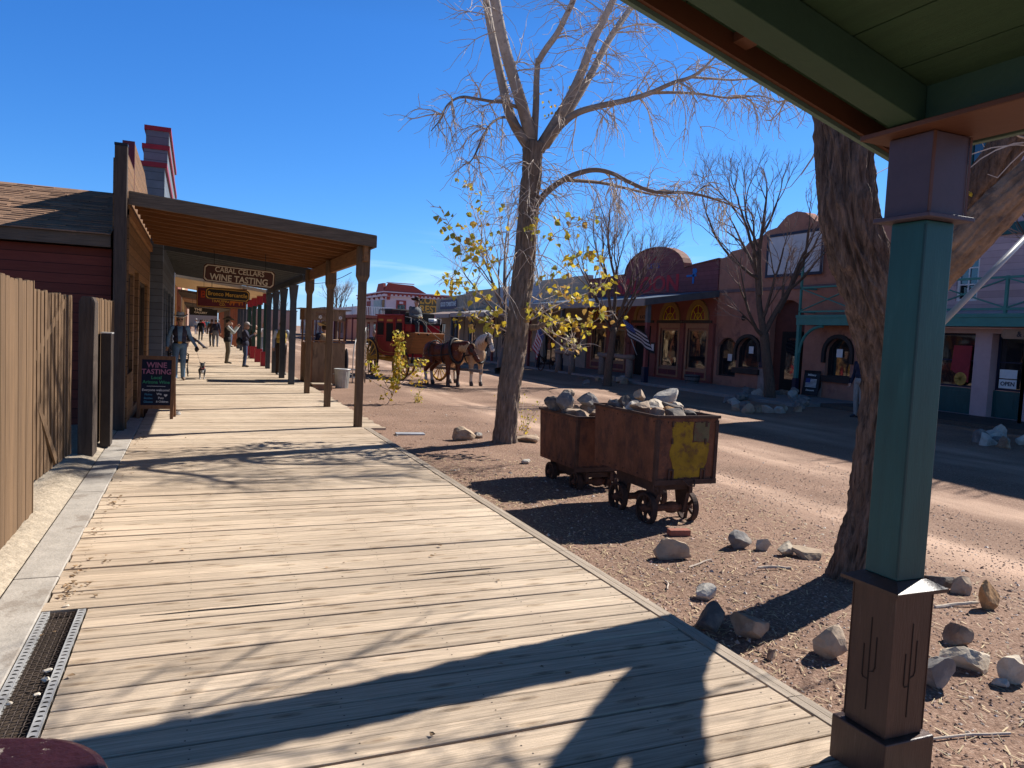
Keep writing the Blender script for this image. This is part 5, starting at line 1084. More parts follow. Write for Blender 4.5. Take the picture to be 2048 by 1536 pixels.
def spawn(rnd, tw, path, r0, n2, len2, n3, len3, sag=.35, curl=.9, up=.15, t0=.15):
    Pp = [Vector(p) for p in path]; seg = len(Pp)-1
    for _ in range(n2):
        t = t0 + (1-t0)*rnd.random()**.8; i = min(seg-1, int(t*seg)); f = t*seg - i; p = Pp[i].lerp(Pp[i+1], f); ax = (Pp[i+1]-Pp[i]).normalized()
        d = Vector((rnd.gauss(0,1), rnd.gauss(0,1), rnd.gauss(0,1)*.8 + up)); d = (d - ax*d.dot(ax)*.6 + ax*.5).normalized()
        Lg = len2*rnd.uniform(.4, 1.1)*(1.1-.5*t); q = droop(rnd, p, d, Lg, 7, sag, curl); r = max(.006, min(r0*.5, .015)*rnd.uniform(.6,1))
        tw.tube(q, [r*(1-.75*k/7) for k in range(8)], 4, cap=False)
        for _ in range(n3):
            k = rnd.randint(1, 6); d3 = (q[k+1]-q[k]).normalized() + Vector((rnd.gauss(0,.7), rnd.gauss(0,.7), rnd.gauss(0,.5)))
            q3 = droop(rnd, q[k], d3, len3*rnd.uniform(.35,1.1), 5, sag*1.5, curl*1.6, .16); tw.tube(q3, [.0056*(1-.5*j/5) for j in range(6)], 3, cap=False)
def leaf(b, rnd, p, size, mi=0):
    d = Vector((rnd.gauss(0,1), rnd.gauss(0,1), -abs(rnd.gauss(.9,.6)))).normalized(); s = d.cross(Vector((rnd.gauss(0,1), rnd.gauss(0,1), rnd.gauss(0,1)))).normalized(); n = d.cross(s)
    f = rnd.uniform(.05,.35)*size; c = rnd.uniform(-.25,.25)*size
    pts = [p, p+d*size*.18+s*size*.42+n*f, p+d*size*.5+s*size*.40+n*f*1.1+n*c*.4, p+d*size*1.02+n*c, p+d*size*.5-s*size*.40+n*f*1.1+n*c*.4, p+d*size*.18-s*size*.42+n*f, p+d*size*.45+n*c*.3]
    b.add(pts, [(0,1,6),(1,2,6),(2,3,6),(3,4,6),(4,5,6),(5,0,6)], mi)
def px_path(pts, Y, dY=None):
    n = len(pts); return [AY(x, y, Y + (0 if dY is None else dY*i/(n-1))) for i, (x, y) in enumerate(pts)]
def cottonwood():
    rnd = random.Random(11); base = AY(1008, 888, 11.0); t = thing('cottonwood_tree', 'bare cottonwood with yellow leaf clusters low on its trunk, beside the boardwalk', 'tree', (base.x, base.y, 0))
    off = Vector((-base.x, -base.y, 0)); sh = lambda ps: [p + off for p in ps]
    tr = sh(px_path([(1007,905),(1010,860),(1017,790),(1030,700),(1038,620),(1047,540),(1056,430),(1063,350),(1066,285)], 11.0))
    b = MB(); bark_tube(b, tr, [.185,.178,.172,.168,.162,.155,.148,.145,  .15], 80, .035, .034, 1, 26, 2.6, flare=(.5,.07)); b.build('trunk', M['bark1'], t, smooth=True)
    lb = MB(); tw = MB(); limbs = []
    def limb(pts, rad, dY, n2, l2, n3, l3, pale=True, Y0=11.0, n=8, sag=.35, part=True):
        p = sh(px_path(pts, Y0, dY)); P = catmull(p, 5); Rr = interp(rad, 5)
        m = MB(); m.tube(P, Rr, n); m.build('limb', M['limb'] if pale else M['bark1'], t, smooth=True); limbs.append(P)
        spawn(rnd, tw, P, rad[0], n2, l2, n3, l3, sag=sag)
    limb([(1060,300),(1022,235),(1003,160),(986,80),(972,0),(960,-90),(955,-200)], [.085,.078,.07,.064,.058,.045,.03], .5, 16, 1.3, 6, .7)
    limb([(1064,285),(1045,215),(1022,140),(1003,70),(990,0),(975,-90),(960,-220)], [.10,.098,.092,.088,.082,.065,.04], -.3, 15, 1.4, 6, .7)
    limb([(1068,280),(1072,210),(1073,160),(1076,118)], [.06,.055,.05,.045], .1, 2, .6, 2, .5)
    limb([(1076,124),(1092,98),(1115,66),(1132,32),(1147,0),(1165,-60),(1190,-150)], [.05,.052,.05,.046,.043,.035,.02], -.6, 13, 1.1, 6, .6)
    limb([(1078,300),(1105,255),(1140,195),(1165,140),(1185,85),(1212,30),(1240,-30),(1275,-110)], [.10,.09,.08,.072,.066,.06,.05,.03], -.4, 20, 1.4, 7, .7)
    limb([(1092,290),(1130,235),(1178,155),(1215,85),(1248,35),(1285,-15),(1330,-80)], [.07,.066,.06,.056,.052,.045,.03], .8, 20, 1.5, 7, .7)
    e_ = [(1082,296),(1110,262),(1150,228),(1200,212),(1255,200),(1300,186),(1345,166),(1390,150),(1432,112)]
    limb(e_, [.07,.062,.056,.05,.045,.04,.033,.026,.012], -1.2, 26, 1.2, 8, .6, sag=.7)
    limb([(1380,154),(1420,157),(1465,160),(1512,158),(1545,172)], [.022,.019,.016,.012,.006], .3, 12, .9, 7, .55, Y0=10.0, sag=.7)
    limb([(1300,186),(1345,185),(1400,188),(1460,196),(1520,192),(1560,205)], [.027,.023,.02,.016,.012,.006], -.3, 14, 1.0, 7, .6, Y0=10.3, sag=.7)
    limb([(1072,412),(1090,388),(1120,364),(1155,347),(1190,340),(1225,347),(1262,366),(1310,384),(1380,386),(1440,402),(1495,424)], [.055,.052,.048,.044,.04,.036,.033,.03,.025,.018,.008], -1.0, 26, 1.0, 8, .65, sag=.65)
    limb([(1130,360),(1165,362),(1205,366),(1250,376),(1300,388),(1350,396)], [.032,.03,.028,.024,.018,.008], .6, 12, .9, 7, .6, Y0=10.8, sag=.65)
    limb([(1395,384),(1410,372),(1425,370)], [.014,.011,.006], 0, 2, .3, 2, .3, Y0=10.3)
    limb([(1035,215),(1010,205),(985,203),(955,198),(922,194),(895,210),(880,240),(862,262)], [.03,.027,.024,.021,.018,.014,.011,.006], -.7, 15, .8, 7, .5, sag=.6)
    limb([(1040,260),(1012,235),(985,245),(965,275),(950,310),(935,330)], [.024,.02,.017,.014,.011,.005], -.9, 14, .8, 7, .5, sag=.8)
    limb([(1060,655),(1075,654),(1090,648),(1110,642),(1130,648)], [.05,.045,.035,.025,.012], -.3, 3, .5, 2, .3, False)
    spawn(rnd, tw, tr[5:], .02, 46, 1.5, 5, .6, sag=.6, t0=0)
    # shoots with leaves
    lv = MB()
    shoots = [([(1024,610),(990,545),(960,465),(940,395),(928,352)], 26, .45), ([(1020,620),(985,575),(940,515),(908,465),(880,415)], 30, .45), ([(1018,630),(980,600),(945,580),(912,568),(898,548)], 40, .25),
              ([(1012,662),(985,648),(955,636),(930,616)], 30, .25), ([(1022,600),(1000,560),(975,520),(960,500),(940,490)], 24, .3), ([(1060,610),(1095,565),(1140,525),(1172,502),(1204,523)], 36, .3), ([(1062,640),(1110,612),(1160,592),(1203,572),(1218,548)], 44, .3),
              ([(1090,648),(1125,640),(1160,648),(1190,642),(1208,622)], 44, .15), ([(1085,652),(1110,668),(1135,680),(1155,684)], 16, .4), ([(1060,560),(1085,510),(1110,468),(1150,450),(1186,424)], 22, .45), ([(1058,590),(1080,600),(1110,590),(1140,570)], 22, .3), ([(1055,640),(1070,620),(1090,625),(1115,650)], 20, .3), ([(1030,640),(1028,660),(1040,650)], 8, .2), ([(1062,520),(1072,480),(1068,440),(1085,410)], 8, .5), ([(1035,560),(1010,500),(1000,440),(985,400)], 5, .5), ([(1080,655),(1120,690),(1145,703),(1152,690)], 4, .8)]
    for k, (pts, nl, t0) in enumerate(shoots):
        P = catmull(sh(px_path(pts, 10.82 if k % 2 else 11.1, (-1)**k*.5)), 5); tw.tube(P, [.010*(1-.7*i/(len(P)-1)) for i in range(len(P))], 4, cap=False)
        spawn(rnd, tw, P, .01, 8, .38, 2, .22, sag=.1, curl=.2, t0=t0)
        for _ in range(int(nl*1.35)):
            tt = t0 + (1-t0)*rnd.random(); i = min(len(P)-2, int(tt*(len(P)-1))); p = P[i] + Vector((rnd.gauss(0,.11), rnd.gauss(0,.11), rnd.gauss(0,.085))); leaf(lv, rnd, p, rnd.uniform(.065,.125))
    for _ in range(22): p = AY(rnd.gauss(1110,22), rnd.gauss(215,22), 10.9) + off; leaf(lv, rnd, p, rnd.uniform(.04,.07))
    tw.build('crown', M['twig'], t); lv.build('leaves', M['leafyel'], t)
cottonwood()
def big_tree():
    rnd = random.Random(5); bx, by = 4.54, 4.08; t = thing('large_tree', 'large old tree with deeply furrowed bark right behind the teal post', 'tree', (bx, by, 0)); off = Vector((-bx, -by, 0))
    c = [AY(1702,1215,4.08), AY(1722,1130,4.06), AY(1752,1010,4.05), AY(1772,880,4.05), AY(1784,770,4.05), AY(1775,680,4.06), AY(1752,600,4.07)]
    up = [AY(1722,520,4.10), AY(1698,440,4.14), AY(1690,340,4.19), AY(1683,240,4.24), AY(1672,130,4.3), AY(1650,0,4.4), AY(1615,-160,4.55)]
    b = MB(); bark_tube(b, [p+off for p in c+up], [.215,.195,.182,.18,.188,.198,.20,.19,.182,.178,.175,.17,.16,.13], 180, .015, .046, 3, 19, 2.2, flare=(.4,.10)); b.build('trunk', M['bark2'], t, smooth=True)
    fork = AY(1790,640,4.06)
    limbs = [([fork, AY(1850,565,3.86), AY(1915,500,3.66), AY(1990,425,3.46), AY(2060,362,3.30), AY(2180,250,3.1), AY(2330,90,2.95)], [.165,.14,.128,.12,.115,.105,.08], M['limb2']),
             ([AY(1850,560,4.1), AY(1905,470,4.0), AY(1950,395,3.85), AY(2000,315,3.7), AY(2050,235,3.58), AY(2120,110,3.45), AY(2190,-40,3.4)], [.15,.125,.118,.112,.105,.09,.06], M['bark2'])]
    for pts, rad, m_ in limbs:
        b = MB(); bark_tube(b, [p+off for p in pts], rad, 84, .02, .030, 6, 20, 2.4); b.build('limb', m_, t, smooth=True)
    tw = MB()
    spawn(rnd, tw, [p+off for p in limbs[0][0][3:]], .05, 12, 1.5, 7, .7); spawn(rnd, tw, [p+off for p in limbs[1][0][3:]], .05, 14, 1.6, 7, .7); spawn(rnd, tw, [p+off for p in up[3:]], .05, 14, 1.8, 8, .8)
    top = up[-1] + off
    for k in range(5):
        d = Vector((math.cos(k*1.26)*.7, math.sin(k*1.26)*.7, 1)); q = droop(rnd, top, d, 2.2, 8, .0, .0, .1); tw.tube(q, [.07*(1-.85*i/8) for i in range(9)], 6, cap=False); spawn(rnd, tw, q, .05, 14, 1.5, 7, .7)
    tw.build('crown', M['twig'], t)
    lv = MB()
    for _ in range(5): leaf(lv, rnd, AY(1940+rnd.gauss(0,2), 385+rnd.gauss(0,8), 3.75)+off, .028)
    lv.build('leaves', M['leafyel'], t)
big_tree()
def grow(rnd, tws, p, d, Lg, r, lev, spread, ratio, upb, curl):
    q = droop(rnd, p, d, Lg, 4 if lev > 1 else 5, -upb*.4, upb*.4 if lev > 0 else -curl, .09 if lev > 1 else .14); r2 = r*.68
    tw = tws[0] if r > .022 else tws[1]
    tw.tube(q, [r + (r2-r)*i/(len(q)-1) for i in range(len(q))], 6 if r > .03 else 4 if r > .012 else 3, cap=False)
    if lev == 0: return
    nb = 3 if lev > 1 else 5
    for k in range(nb):
        dd = (q[-1]-q[-2]).normalized(); ax = Vector((rnd.gauss(0,1), rnd.gauss(0,1), rnd.gauss(0,1))); ax = (ax - dd*ax.dot(dd)).normalized(); a = spread*rnd.uniform(.5,1.2)*(0.35 if k == 0 else 1)
        i = len(q)-1 if k < 2 else rnd.randint(1, len(q)-2)
        grow(rnd, tws, q[i], dd*math.cos(a)+ax*math.sin(a), Lg*ratio*rnd.uniform(.75,1.15), r2*(.9 if k == 0 else .72), lev-1, spread, ratio, upb, curl)
def bare_tree(name, label, base, trunk, tr_r, stems, lev, seed, spread=.6, ratio=.72, mat='twigdark', tm='bark_far', upb=.25, curl=.5):
    rnd = random.Random(seed); t = thing(name, label, 'tree', (base.x, base.y, 0)); off = Vector((-base.x, -base.y, 0)); P = catmull([p+off for p in trunk], 4)
    b = MB(); bark_tube(b, [p+off for p in trunk], tr_r, 16, .12, tr_r[0]*.12, seed, 6, 1.2, flare=(.35, tr_r[0]*.35)); b.build('trunk', M[tm], t, smooth=True)
    tw = MB(); lb = MB()
    for (p, d, Lg, r) in stems: grow(rnd, (lb, tw), p+off, Vector(d).normalized(), Lg, r, lev, spread, ratio, upb, curl)
    tw.build('crown', M[mat], t); lb.build('limbs', M[tm], t, smooth=True)
Y2 = 19.4
bs = AY(1540, 808, Y2); fk = AY(1528, 668, Y2)
bare_tree('street_tree', 'bare forking street tree ringed with stones outside the adobe arch', bs, [AY(1541,815,Y2), AY(1538,760,Y2), AY(1532,710,Y2), fk], [.20,.17,.155,.15],
  [(AY(1528,672,Y2), AY(1517,560,Y2)-fk+Vector((0,.1,0)), 2.0, .12), (AY(1530,665,Y2), AY(1565,600,Y2)-fk, 1.6, .10), (AY(1524,672,Y2), AY(1440,600,Y2)-fk+Vector((0,-.6,0)), 1.5, .06), (AY(1520,590,Y2), AY(1515,440,Y2)-AY(1520,590,Y2), 1.9, .09), (AY(1518,520,Y2), AY(1470,420,Y2)-AY(1518,520,Y2), 1.5, .06), (AY(1555,625,Y2), AY(1610,480,Y2)-AY(1555,625,Y2)+Vector((0,-.5,0)), 1.9, .08), (AY(1522,560,Y2), AY(1400,500,Y2)-AY(1522,560,Y2)+Vector((0,.6,0)), 1.7, .05)], 5, 21, .52, .66, curl=1.2)
Y1 = 25.2; b1 = AY(1215, 772, Y1); k1 = AY(1228, 655, Y1)
bare_tree('street_tree', 'slender bare street tree beside the log rail outside the saloon', b1, [AY(1214,778,Y1), AY(1218,730,Y1), AY(1224,690,Y1), k1], [.17,.15,.13,.12],
  [(k1, (-.25,0,1), 1.8, .08), (k1, (.05,.2,1), 2.0, .09), (k1, (.45,-.2,1), 1.7, .07), (AY(1226,670,Y1), (.7,.1,.9), 1.6, .05), (AY(1226,670,Y1), (-.75,-.2,.9), 1.7, .05), (k1, (.2,-.5,1), 1.6, .05), (k1, (-.5,.5,1), 1.6, .05)], 5, 33, .46, .68, curl=.8)
b3 = G(1002, 740, -.1)
bare_tree('street_tree', 'leaning pale bare street tree seen left of the cottonwood trunk', b3, [G(1000,744,-.1), AY(1008,705,b3.y), AY(1016,672,b3.y), AY(1012,630,b3.y)], [.22,.2,.16,.12],
  [(AY(1014,640,b3.y), (-.15,0,1), 2.4, .10), (AY(1012,632,b3.y), (-.6,.1,1), 2.2, .08), (AY(1012,632,b3.y), (.5,.1,1), 2.2, .08), (AY(1014,650,b3.y), (-.9,-.1,.8), 2.0, .05), (AY(1012,632,b3.y), (-.2,.6,1), 2.0, .06)], 4, 45, .55, .72, mat='twig', tm='limb', curl=.4)
def round_far(px, py, Y, h, seed, lab, mat='twig'):
    b_ = AY(px, py, Y); b_.z = -.1
    bare_tree('far_tree', lab, b_, [b_, b_+Vector((0,0,h*.25)), b_+Vector((.1,0,h*.4))], [h*.03,h*.026,h*.022], [(b_+Vector((.1,0,h*.36)), (math.cos(k*1.05)*.75, math.sin(k*1.05)*.75, 1), h*.22, h*.011) for k in range(6)] + [(b_+Vector((.1,0,h*.4)), (0,0,1), h*.25, h*.013)], 4, seed, .55, .72, mat=mat, curl=.3)
round_far(672, 660, 105, 8.4, 51, 'rounded pale bare tree in the distance above the pink buildings', 'twigdark')
round_far(505, 650, 150, 10, 52, 'pale bare tree at the far end of the street seen between posts')
round_far(445, 650, 170, 12, 53, 'distant bare tree glimpsed below the buffalo sign')
round_far(1075, 640, 60, 8.5, 54, 'bare tree rising behind the beige siding shop roofs')
round_far(560, 650, 210, 9, 55, 'smaller distant bare tree beyond the ticket booth', 'twigdark')
round_far(1330, 600, 44, 8, 56, 'bare tree behind the saloon parapet', 'twigdark')
t_ = AX(2040, 640, 17.0)
bare_tree('street_tree', 'bare tree in front of the pink hotel balcony at the right edge', Vector((t_.x, 9.6, 0)), [Vector((17, 9.6, -.1)), Vector((17, 9.65, 1.2)), Vector((17.05, 9.8, 2.4))], [.15,.13,.11], [(Vector((17.05,9.8,2.3)), (-.2,1,1.2), 1.7, .06), (Vector((17.05,9.8,2.4)), (.1,.3,1), 1.9, .07), (Vector((17.05,9.8,2.4)), (-.4,-.6,1), 1.7, .06)], 3, 61, .55, .72)
# ---- small leafy sapling and low growth
def sapling():
    rnd = random.Random(9); p = G(775, 808, -.1); t = thing('sapling', 'small sapling holding bright yellow leaves in front of the coach', 'sapling', (p.x, p.y, p.z)); tw = MB(); lv = MB(); Y = p.y
    off = Vector((-p.x, -p.y, -p.z))
    for pts, nl, t0 in (([(775,808),(785,790),(793,765),(797,730),(799,690),(798,662)], 250, .34), ([(785,790),(770,765),(755,740),(748,728)], 34, .45), ([(787,785),(760,772),(735,755)], 2, .7), ([(788,780),(815,755),(835,735),(845,718)], 26, .5), ([(792,770),(815,765),(838,762),(845,745)], 22, .5), ([(780,800),(772,790),(768,780)], 7, .3), ([(793,765),(800,735),(806,700)], 8, .4)):
        P = catmull([AY(x, y, Y)+off for x, y in pts], 4); tw.tube(P, [.011*(1-.7*i/(len(P)-1)) for i in range(len(P))], 5)
        for _ in range(nl):
            tt = t0+(1-t0)*rnd.random(); i = min(len(P)-2, int(tt*(len(P)-1))); leaf(lv, rnd, P[i]+Vector((rnd.gauss(0,.07), rnd.gauss(0,.07), rnd.gauss(0,.06))), rnd.uniform(.065,.105))
    tw.build('stem', M['twig'], t); lv.build('leaves', M['leafyel'], t)
    for (px, py, lab, hh) in ((835, 805, 'low yellowing weed beside the sapling', .28), (1048, 868, 'yellow weed growing against the cottonwood base', .75)):
        p = G(px, py, -.1); t = thing('weed', lab, 'plant', tuple(p)); tw = MB(); lv = MB()
        for k in range(9):
            q = droop(rnd, (0,0,0), (rnd.gauss(0,.3), rnd.gauss(0,.3), 1), hh*rnd.uniform(.5,1.3), 5, .1, -.1); tw.tube(q, [.004]*6, 3)
            for _ in range(9): leaf(lv, rnd, q[rnd.randint(1,5)]+Vector((rnd.gauss(0,.04), rnd.gauss(0,.04), rnd.gauss(0,.04))), rnd.uniform(.025,.05))
        tw.build('stem', M['twig'], t); lv.build('leaves', M['leafyel'], t)
sapling()
# ================================================================ loose rocks, litter, mine carts
RC = {k: pm('rock_' + k, c, .3, 5, (1,1,1), .9, .5, 20, c2=c2, c2lo=.5, c2hi=.66, c2s=2.5) for k, c, c2 in (
    ('tan', (.44,.33,.23), (.28,.19,.13)), ('grey', (.19,.175,.165), (.36,.30,.24)), ('cream', (.55,.46,.35), (.36,.27,.19)), ('pale', (.50,.455,.39), (.30,.26,.22)), ('brown', (.27,.18,.12), (.42,.33,.24)), ('orange', (.48,.27,.12), (.10,.07,.05)), ('dark', (.11,.096,.088), (.27,.22,.17)))}
def depth(p): return (CAMROT.transposed() @ (Vector(p) - Vector((0,0,EYE)))).z * -1
def rock(px, py, w_, h, kind, seed, label, rz=None, group=None, z=None, rough=.3, yk=.8):
    p = G(px, py, -.1); zz = gz(p.x, p.y) if z is None else z; p = G(px, py, zz); s = depth(p)/FPX
    r = w_*s/2*1.28; hh = h*s/2*1.38
    b = MB(); rockmesh(b, 1.0, seed, (r, r*yk, hh), rough, 3, cuts=14); o = b.build('rock', RC[kind], smooth=False)
    o.location = (p.x, p.y + r*.5, zz + hh*.44); o.rotation_euler = (0, 0, random.Random(seed).uniform(-.5,.5) if rz is None else rz)
    tag(o, label, 'rock', group); return o
G_ = 'loose rocks lying on the dirt verge'
rock(1362,1122,66,46,'tan',1,'tan blocky rock on the dirt below the near mine cart',group=G_)
rock(1485,1098,56,34,'grey',2,'dark grey rock, leftmost of the row leading to the big tree',group=G_)
rock(1531,1102,33,28,'cream',3,'small tan rock between the grey one and the cream one near the big tree',group=G_)
rock(1580,1114,42,34,'cream',4,'cream angular rock in the row left of the big tree',group=G_)
rock(1637,1120,82,26,'tan',5,'long flat tan slab touching the left of the big tree',group=G_)
rock(1426,1204,60,40,'pale',6,'pale flat topped rock in the sun near the boardwalk edge',group=G_)
rock(1436,1262,72,58,'dark',7,'dark grey rounded rock in shade beside the boardwalk edge',group=G_)
rock(1513,1282,78,66,'brown',8,'brown angular rock in the shade of the big tree',group=G_)
rock(1548,1318,24,30,'brown',9,'small upright stone in the tree shade',group=G_)
rock(1671,1318,76,68,'tan',10,'large tan rock sunlit just left of the porch pedestal',group=G_)
rock(1890,1178,64,30,'dark',18,'dark flat slab just behind the teal post on the right',group=G_)
rock(1935,1192,58,46,'tan',11,'rough tan rock right of the teal post',group=G_)
rock(2000,1228,74,66,'orange',12,'upright orange rock with black streaks at the right edge',group=G_,yk=.5)
rock(1934,1296,66,46,'brown',13,'brown rock with a pale patch right of the porch pedestal',group=G_)
rock(1966,1350,96,62,'cream',14,'big cream block right of the porch pedestal',group=G_)
rock(1893,1380,82,80,'grey',15,'jagged purple grey rock touching the right of the porch pedestal',group=G_,rough=.45)
rock(2040,1372,66,66,'cream',16,'cream rock cut off by the right edge of the photo',group=G_)
rock(2010,1376,30,18,'pale',17,'flat pale pebble between the two cream rocks',group=G_)
rock(930,882,56,32,'tan',19,'lumpy tan rock on the dirt left of the cottonwood base',group=G_,rough=.5)
rock(961,877,20,18,'pale',20,'small grey rock next to the lumpy one by the cottonwood',group=G_)
rock(1056,886,46,20,'tan',21,'flat brown rock at the right foot of the cottonwood',group=G_)
rock(1055,928,24,14,'pale',22,'small grey stone between the cottonwood and the far mine cart',group=G_)
rnd = random.Random(4)
for k in range(24):
    a = 2*math.pi*k/24*1.0 + rnd.uniform(-.1,.1); rr = rnd.uniform(.75,1.05); rock(1540+math.cos(a)*78*rr, 812+math.sin(a)*20*rr, rnd.uniform(22,40), rnd.uniform(16,26), rnd.choice(['grey','pale','brown','tan','pale']), 100+k, 'fieldstone in the low ring around the forking tree outside the adobe arch', group='ring stones round the adobe tree')
for k in range(9): rock(1965+rnd.uniform(0,95), 886+rnd.uniform(-14,14), rnd.uniform(26,50), rnd.uniform(22,36), rnd.choice(['grey','pale','brown']), 140+k, 'fieldstone in the pile in front of the pink hotel walk', group='stones before the pink hotel')
for k in range(11): rock(1200+rnd.uniform(-30,62), 764+rnd.uniform(-5,8), rnd.uniform(14,30), rnd.uniform(7,13), rnd.choice(['grey','pale','brown','tan']), 160+k, 'flat fieldstone at the foot of the slender tree by the log rail', group='stones round the saloon tree')
p = G(1361, 1072, -.11); b = MB(); b.box(-.10, .10, -.045, .045, 0, .055); o = b.build('brick', pm('red_brick', (.32,.12,.08), .2, 10, rough=.9, bump=.3), bevel=.006, loc=(p.x, p.y+.03, gz(p.x, p.y))); o.rotation_euler.z = R_(-12); tag(o, 'red brick lying by the near mine cart wheel', 'brick')
for k, (px, py, lg, a, lab) in enumerate(((1328,1172,.22,1.2,'short curved stick behind the pale flat topped rock'), (1548,1146,.28,-.2,'flat grey wood chip left of the big tree'), (1452,1390,.42,-1.0,'forked twig along the boardwalk edge in the foreground'), (1405,1130,.35,.3,'thin dry twig right of the tan blocky rock'), (1915,1222,.40,-.1,'thick grey stick right of the porch pedestal'), (1600,1440,.45,-.7,'long thin stick near the boardwalk edge by the pedestal'), (1900,1475,.6,-.15,'long thin twig in the lower right corner'))):
    p = G(px, py, -.1); rn = random.Random(k); q = droop(rn, (-lg/2,0,.012), (1,0,.02), lg, 6, 0, 0, .13); b = MB(); b.tube([(v[0], v[1], max(.008, v[2])) for v in q], [.011 if k in (1,4) else .006]*7, 6); o = b.build('stick', M['twig'], loc=(p.x, p.y, gz(p.x, p.y)+.004)); o.rotation_euler.z = a; tag(o, lab, 'stick')
def litter():
    rn = random.Random(12); cols = [pm('pebble_%s' % n, c, .2, 30, isl=.35, bump=0) for n, c in (('pink', (.42,.28,.22)), ('brown', (.22,.13,.09)), ('pale', (.55,.47,.40)), ('straw', (.50,.38,.22)))]
    b = MB(); octa = [(1,0,0),(-1,0,0),(0,1,0),(0,-1,0),(0,0,1),(0,0,-.4)]; of = [(0,2,4),(2,1,4),(1,3,4),(3,0,4),(2,0,5),(1,2,5),(3,1,5),(0,3,5)]
    for _ in range(21000):
        y = rn.uniform(.5, 9)**1.0 if rn.random() < .8 else rn.uniform(9, 18); x = 2.73 + (rn.random()**1.4)*(3.6 + .35*y)
        r = rn.choice([.004,.006,.006,.008,.011]) * (1 if rn.random() > .04 else 2.2); a = rn.uniform(0, 6.28); ca, sa = math.cos(a), math.sin(a); s = (r*rn.uniform(.8,1.6), r*rn.uniform(.6,1.1), r*rn.uniform(.4,.8)); z = gz(x, y)
        b.add([(x + v[0]*s[0]*ca - v[1]*s[1]*sa, y + v[0]*s[0]*sa + v[1]*s[1]*ca, z + v[2]*s[2] + .002) for v in octa], of, rn.choice([0,0,1,1,2]))
    for _ in range(6500):
        y = rn.uniform(.5, 10); x = 2.73 + (rn.random()**1.6)*3.2; lg = rn.uniform(.015, .07); a = rn.uniform(0, 3.14); z = gz(x, y) + .006; w_ = rn.uniform(.0015,.004)
        dx, dy = math.cos(a)*lg, math.sin(a)*lg; nx, ny = -math.sin(a)*w_, math.cos(a)*w_; h = rn.uniform(0,.012)
        b.add([(x-nx,y-ny,z),(x+nx,y+ny,z),(x+dx+nx,y+dy+ny,z+h),(x+dx-nx,y+dy-ny,z+h)], [(0,1,2,3)], 3 if rn.random() < .7 else 1)
    o = b.build('ground_litter', cols); o['kind'] = 'stuff'
litter()
def board_litter():
    rn = random.Random(14); m_ = pm('dry_leaf', (.30,.19,.10), .3, 9, isl=.4, bump=0); b = MB()
    for _ in range(120):
        y = rn.uniform(2.6, 12) if rn.random() < .5 else rn.choice([5.55,5.1,5.05,7.5,11.3])+rn.gauss(0,.13); x = rn.uniform(-.7, 2.5) if rn.random() < .25 else -.70 + abs(rn.gauss(0,.07)); r = rn.uniform(.008,.022) ; a = rn.uniform(0,6.28)
        b.add([(x+r*math.cos(a+q)*(1 if k % 2 else .55), y+r*math.sin(a+q)*(1 if k % 2 else .55), .007 + rn.uniform(0,.010)) for k, q in enumerate((0,1.2,2.1,3.3,4.3,5.3))], [(0,1,2,3,4,5)])
    o = b.build('leaf_litter', m_); o['kind'] = 'stuff'
board_litter()

M['rust'] = pm('rusted_iron', (.155,.062,.033), .4, 3, (2.2,2.2,1.5), rough=.85, bump=.25, bs=35, c2=(.065,.032,.025), c2lo=.48, c2hi=.66, c2s=2.2)
M['rustdark'] = pm('dark_rusted_iron', (.065,.035,.025), .4, 6, rough=.85, bump=.3, bs=35)
M['rustyel'] = pm('worn_yellow_paint', (.27,.165,.012), .35, 6, rough=.85, bump=.2, c2=(.11,.05,.025), c2lo=.50, c2hi=.66, c2s=9)
M['rustgrn'] = pm('worn_grey_green_paint', (.13,.11,.055), .25, 8, rough=.8, bump=.15, c2=(.13,.06,.035), c2lo=.5, c2hi=.65, c2s=7)
def spoked(parent, c, r, w_, mat, hubm, n=5, ax='X', rimw=.03, name='wheel', hubr=.2, spw=.05, solid=False, rimmat=None):
    """wheel about the local X (or Y) axis: rim + spokes + hub"""
    Mx = Matrix.Translation(c) @ (Matrix.Rotation(R_(90), 4, 'Y') if ax == 'X' else Matrix.Rotation(R_(-90), 4, 'X'))
    o = MB(); o.lathe([(r-rimw,-w_/2),(r,-w_/2),(r,w_/2),(r-rimw,w_/2),(r-rimw,-w_/2)], n=36, M=Mx); o = o.build(name, rimmat or mat, parent)
    b = MB()
    for k in range(n):
        a = 2*math.pi*k/n+.2; p = Mx @ Vector((r*hubr*.8*math.cos(a), r*hubr*.8*math.sin(a), 0)); q = Mx @ Vector(((r-rimw*.6)*math.cos(a), (r-rimw*.6)*math.sin(a), 0)); b.bar(p, q, spw, spw*.7, up=Mx.to_3x3() @ Vector((0,0,1)))
    b.build('spokes', mat, o); b = MB(); b.lathe([(0,-w_*.9),(r*hubr*.7,-w_*.85),(r*hubr,-w_*.5),(r*hubr,w_*.5),(r*hubr*.7,w_*.85),(0,w_*.9)], n=14, M=Mx); b.build('hub', hubm, o); return o
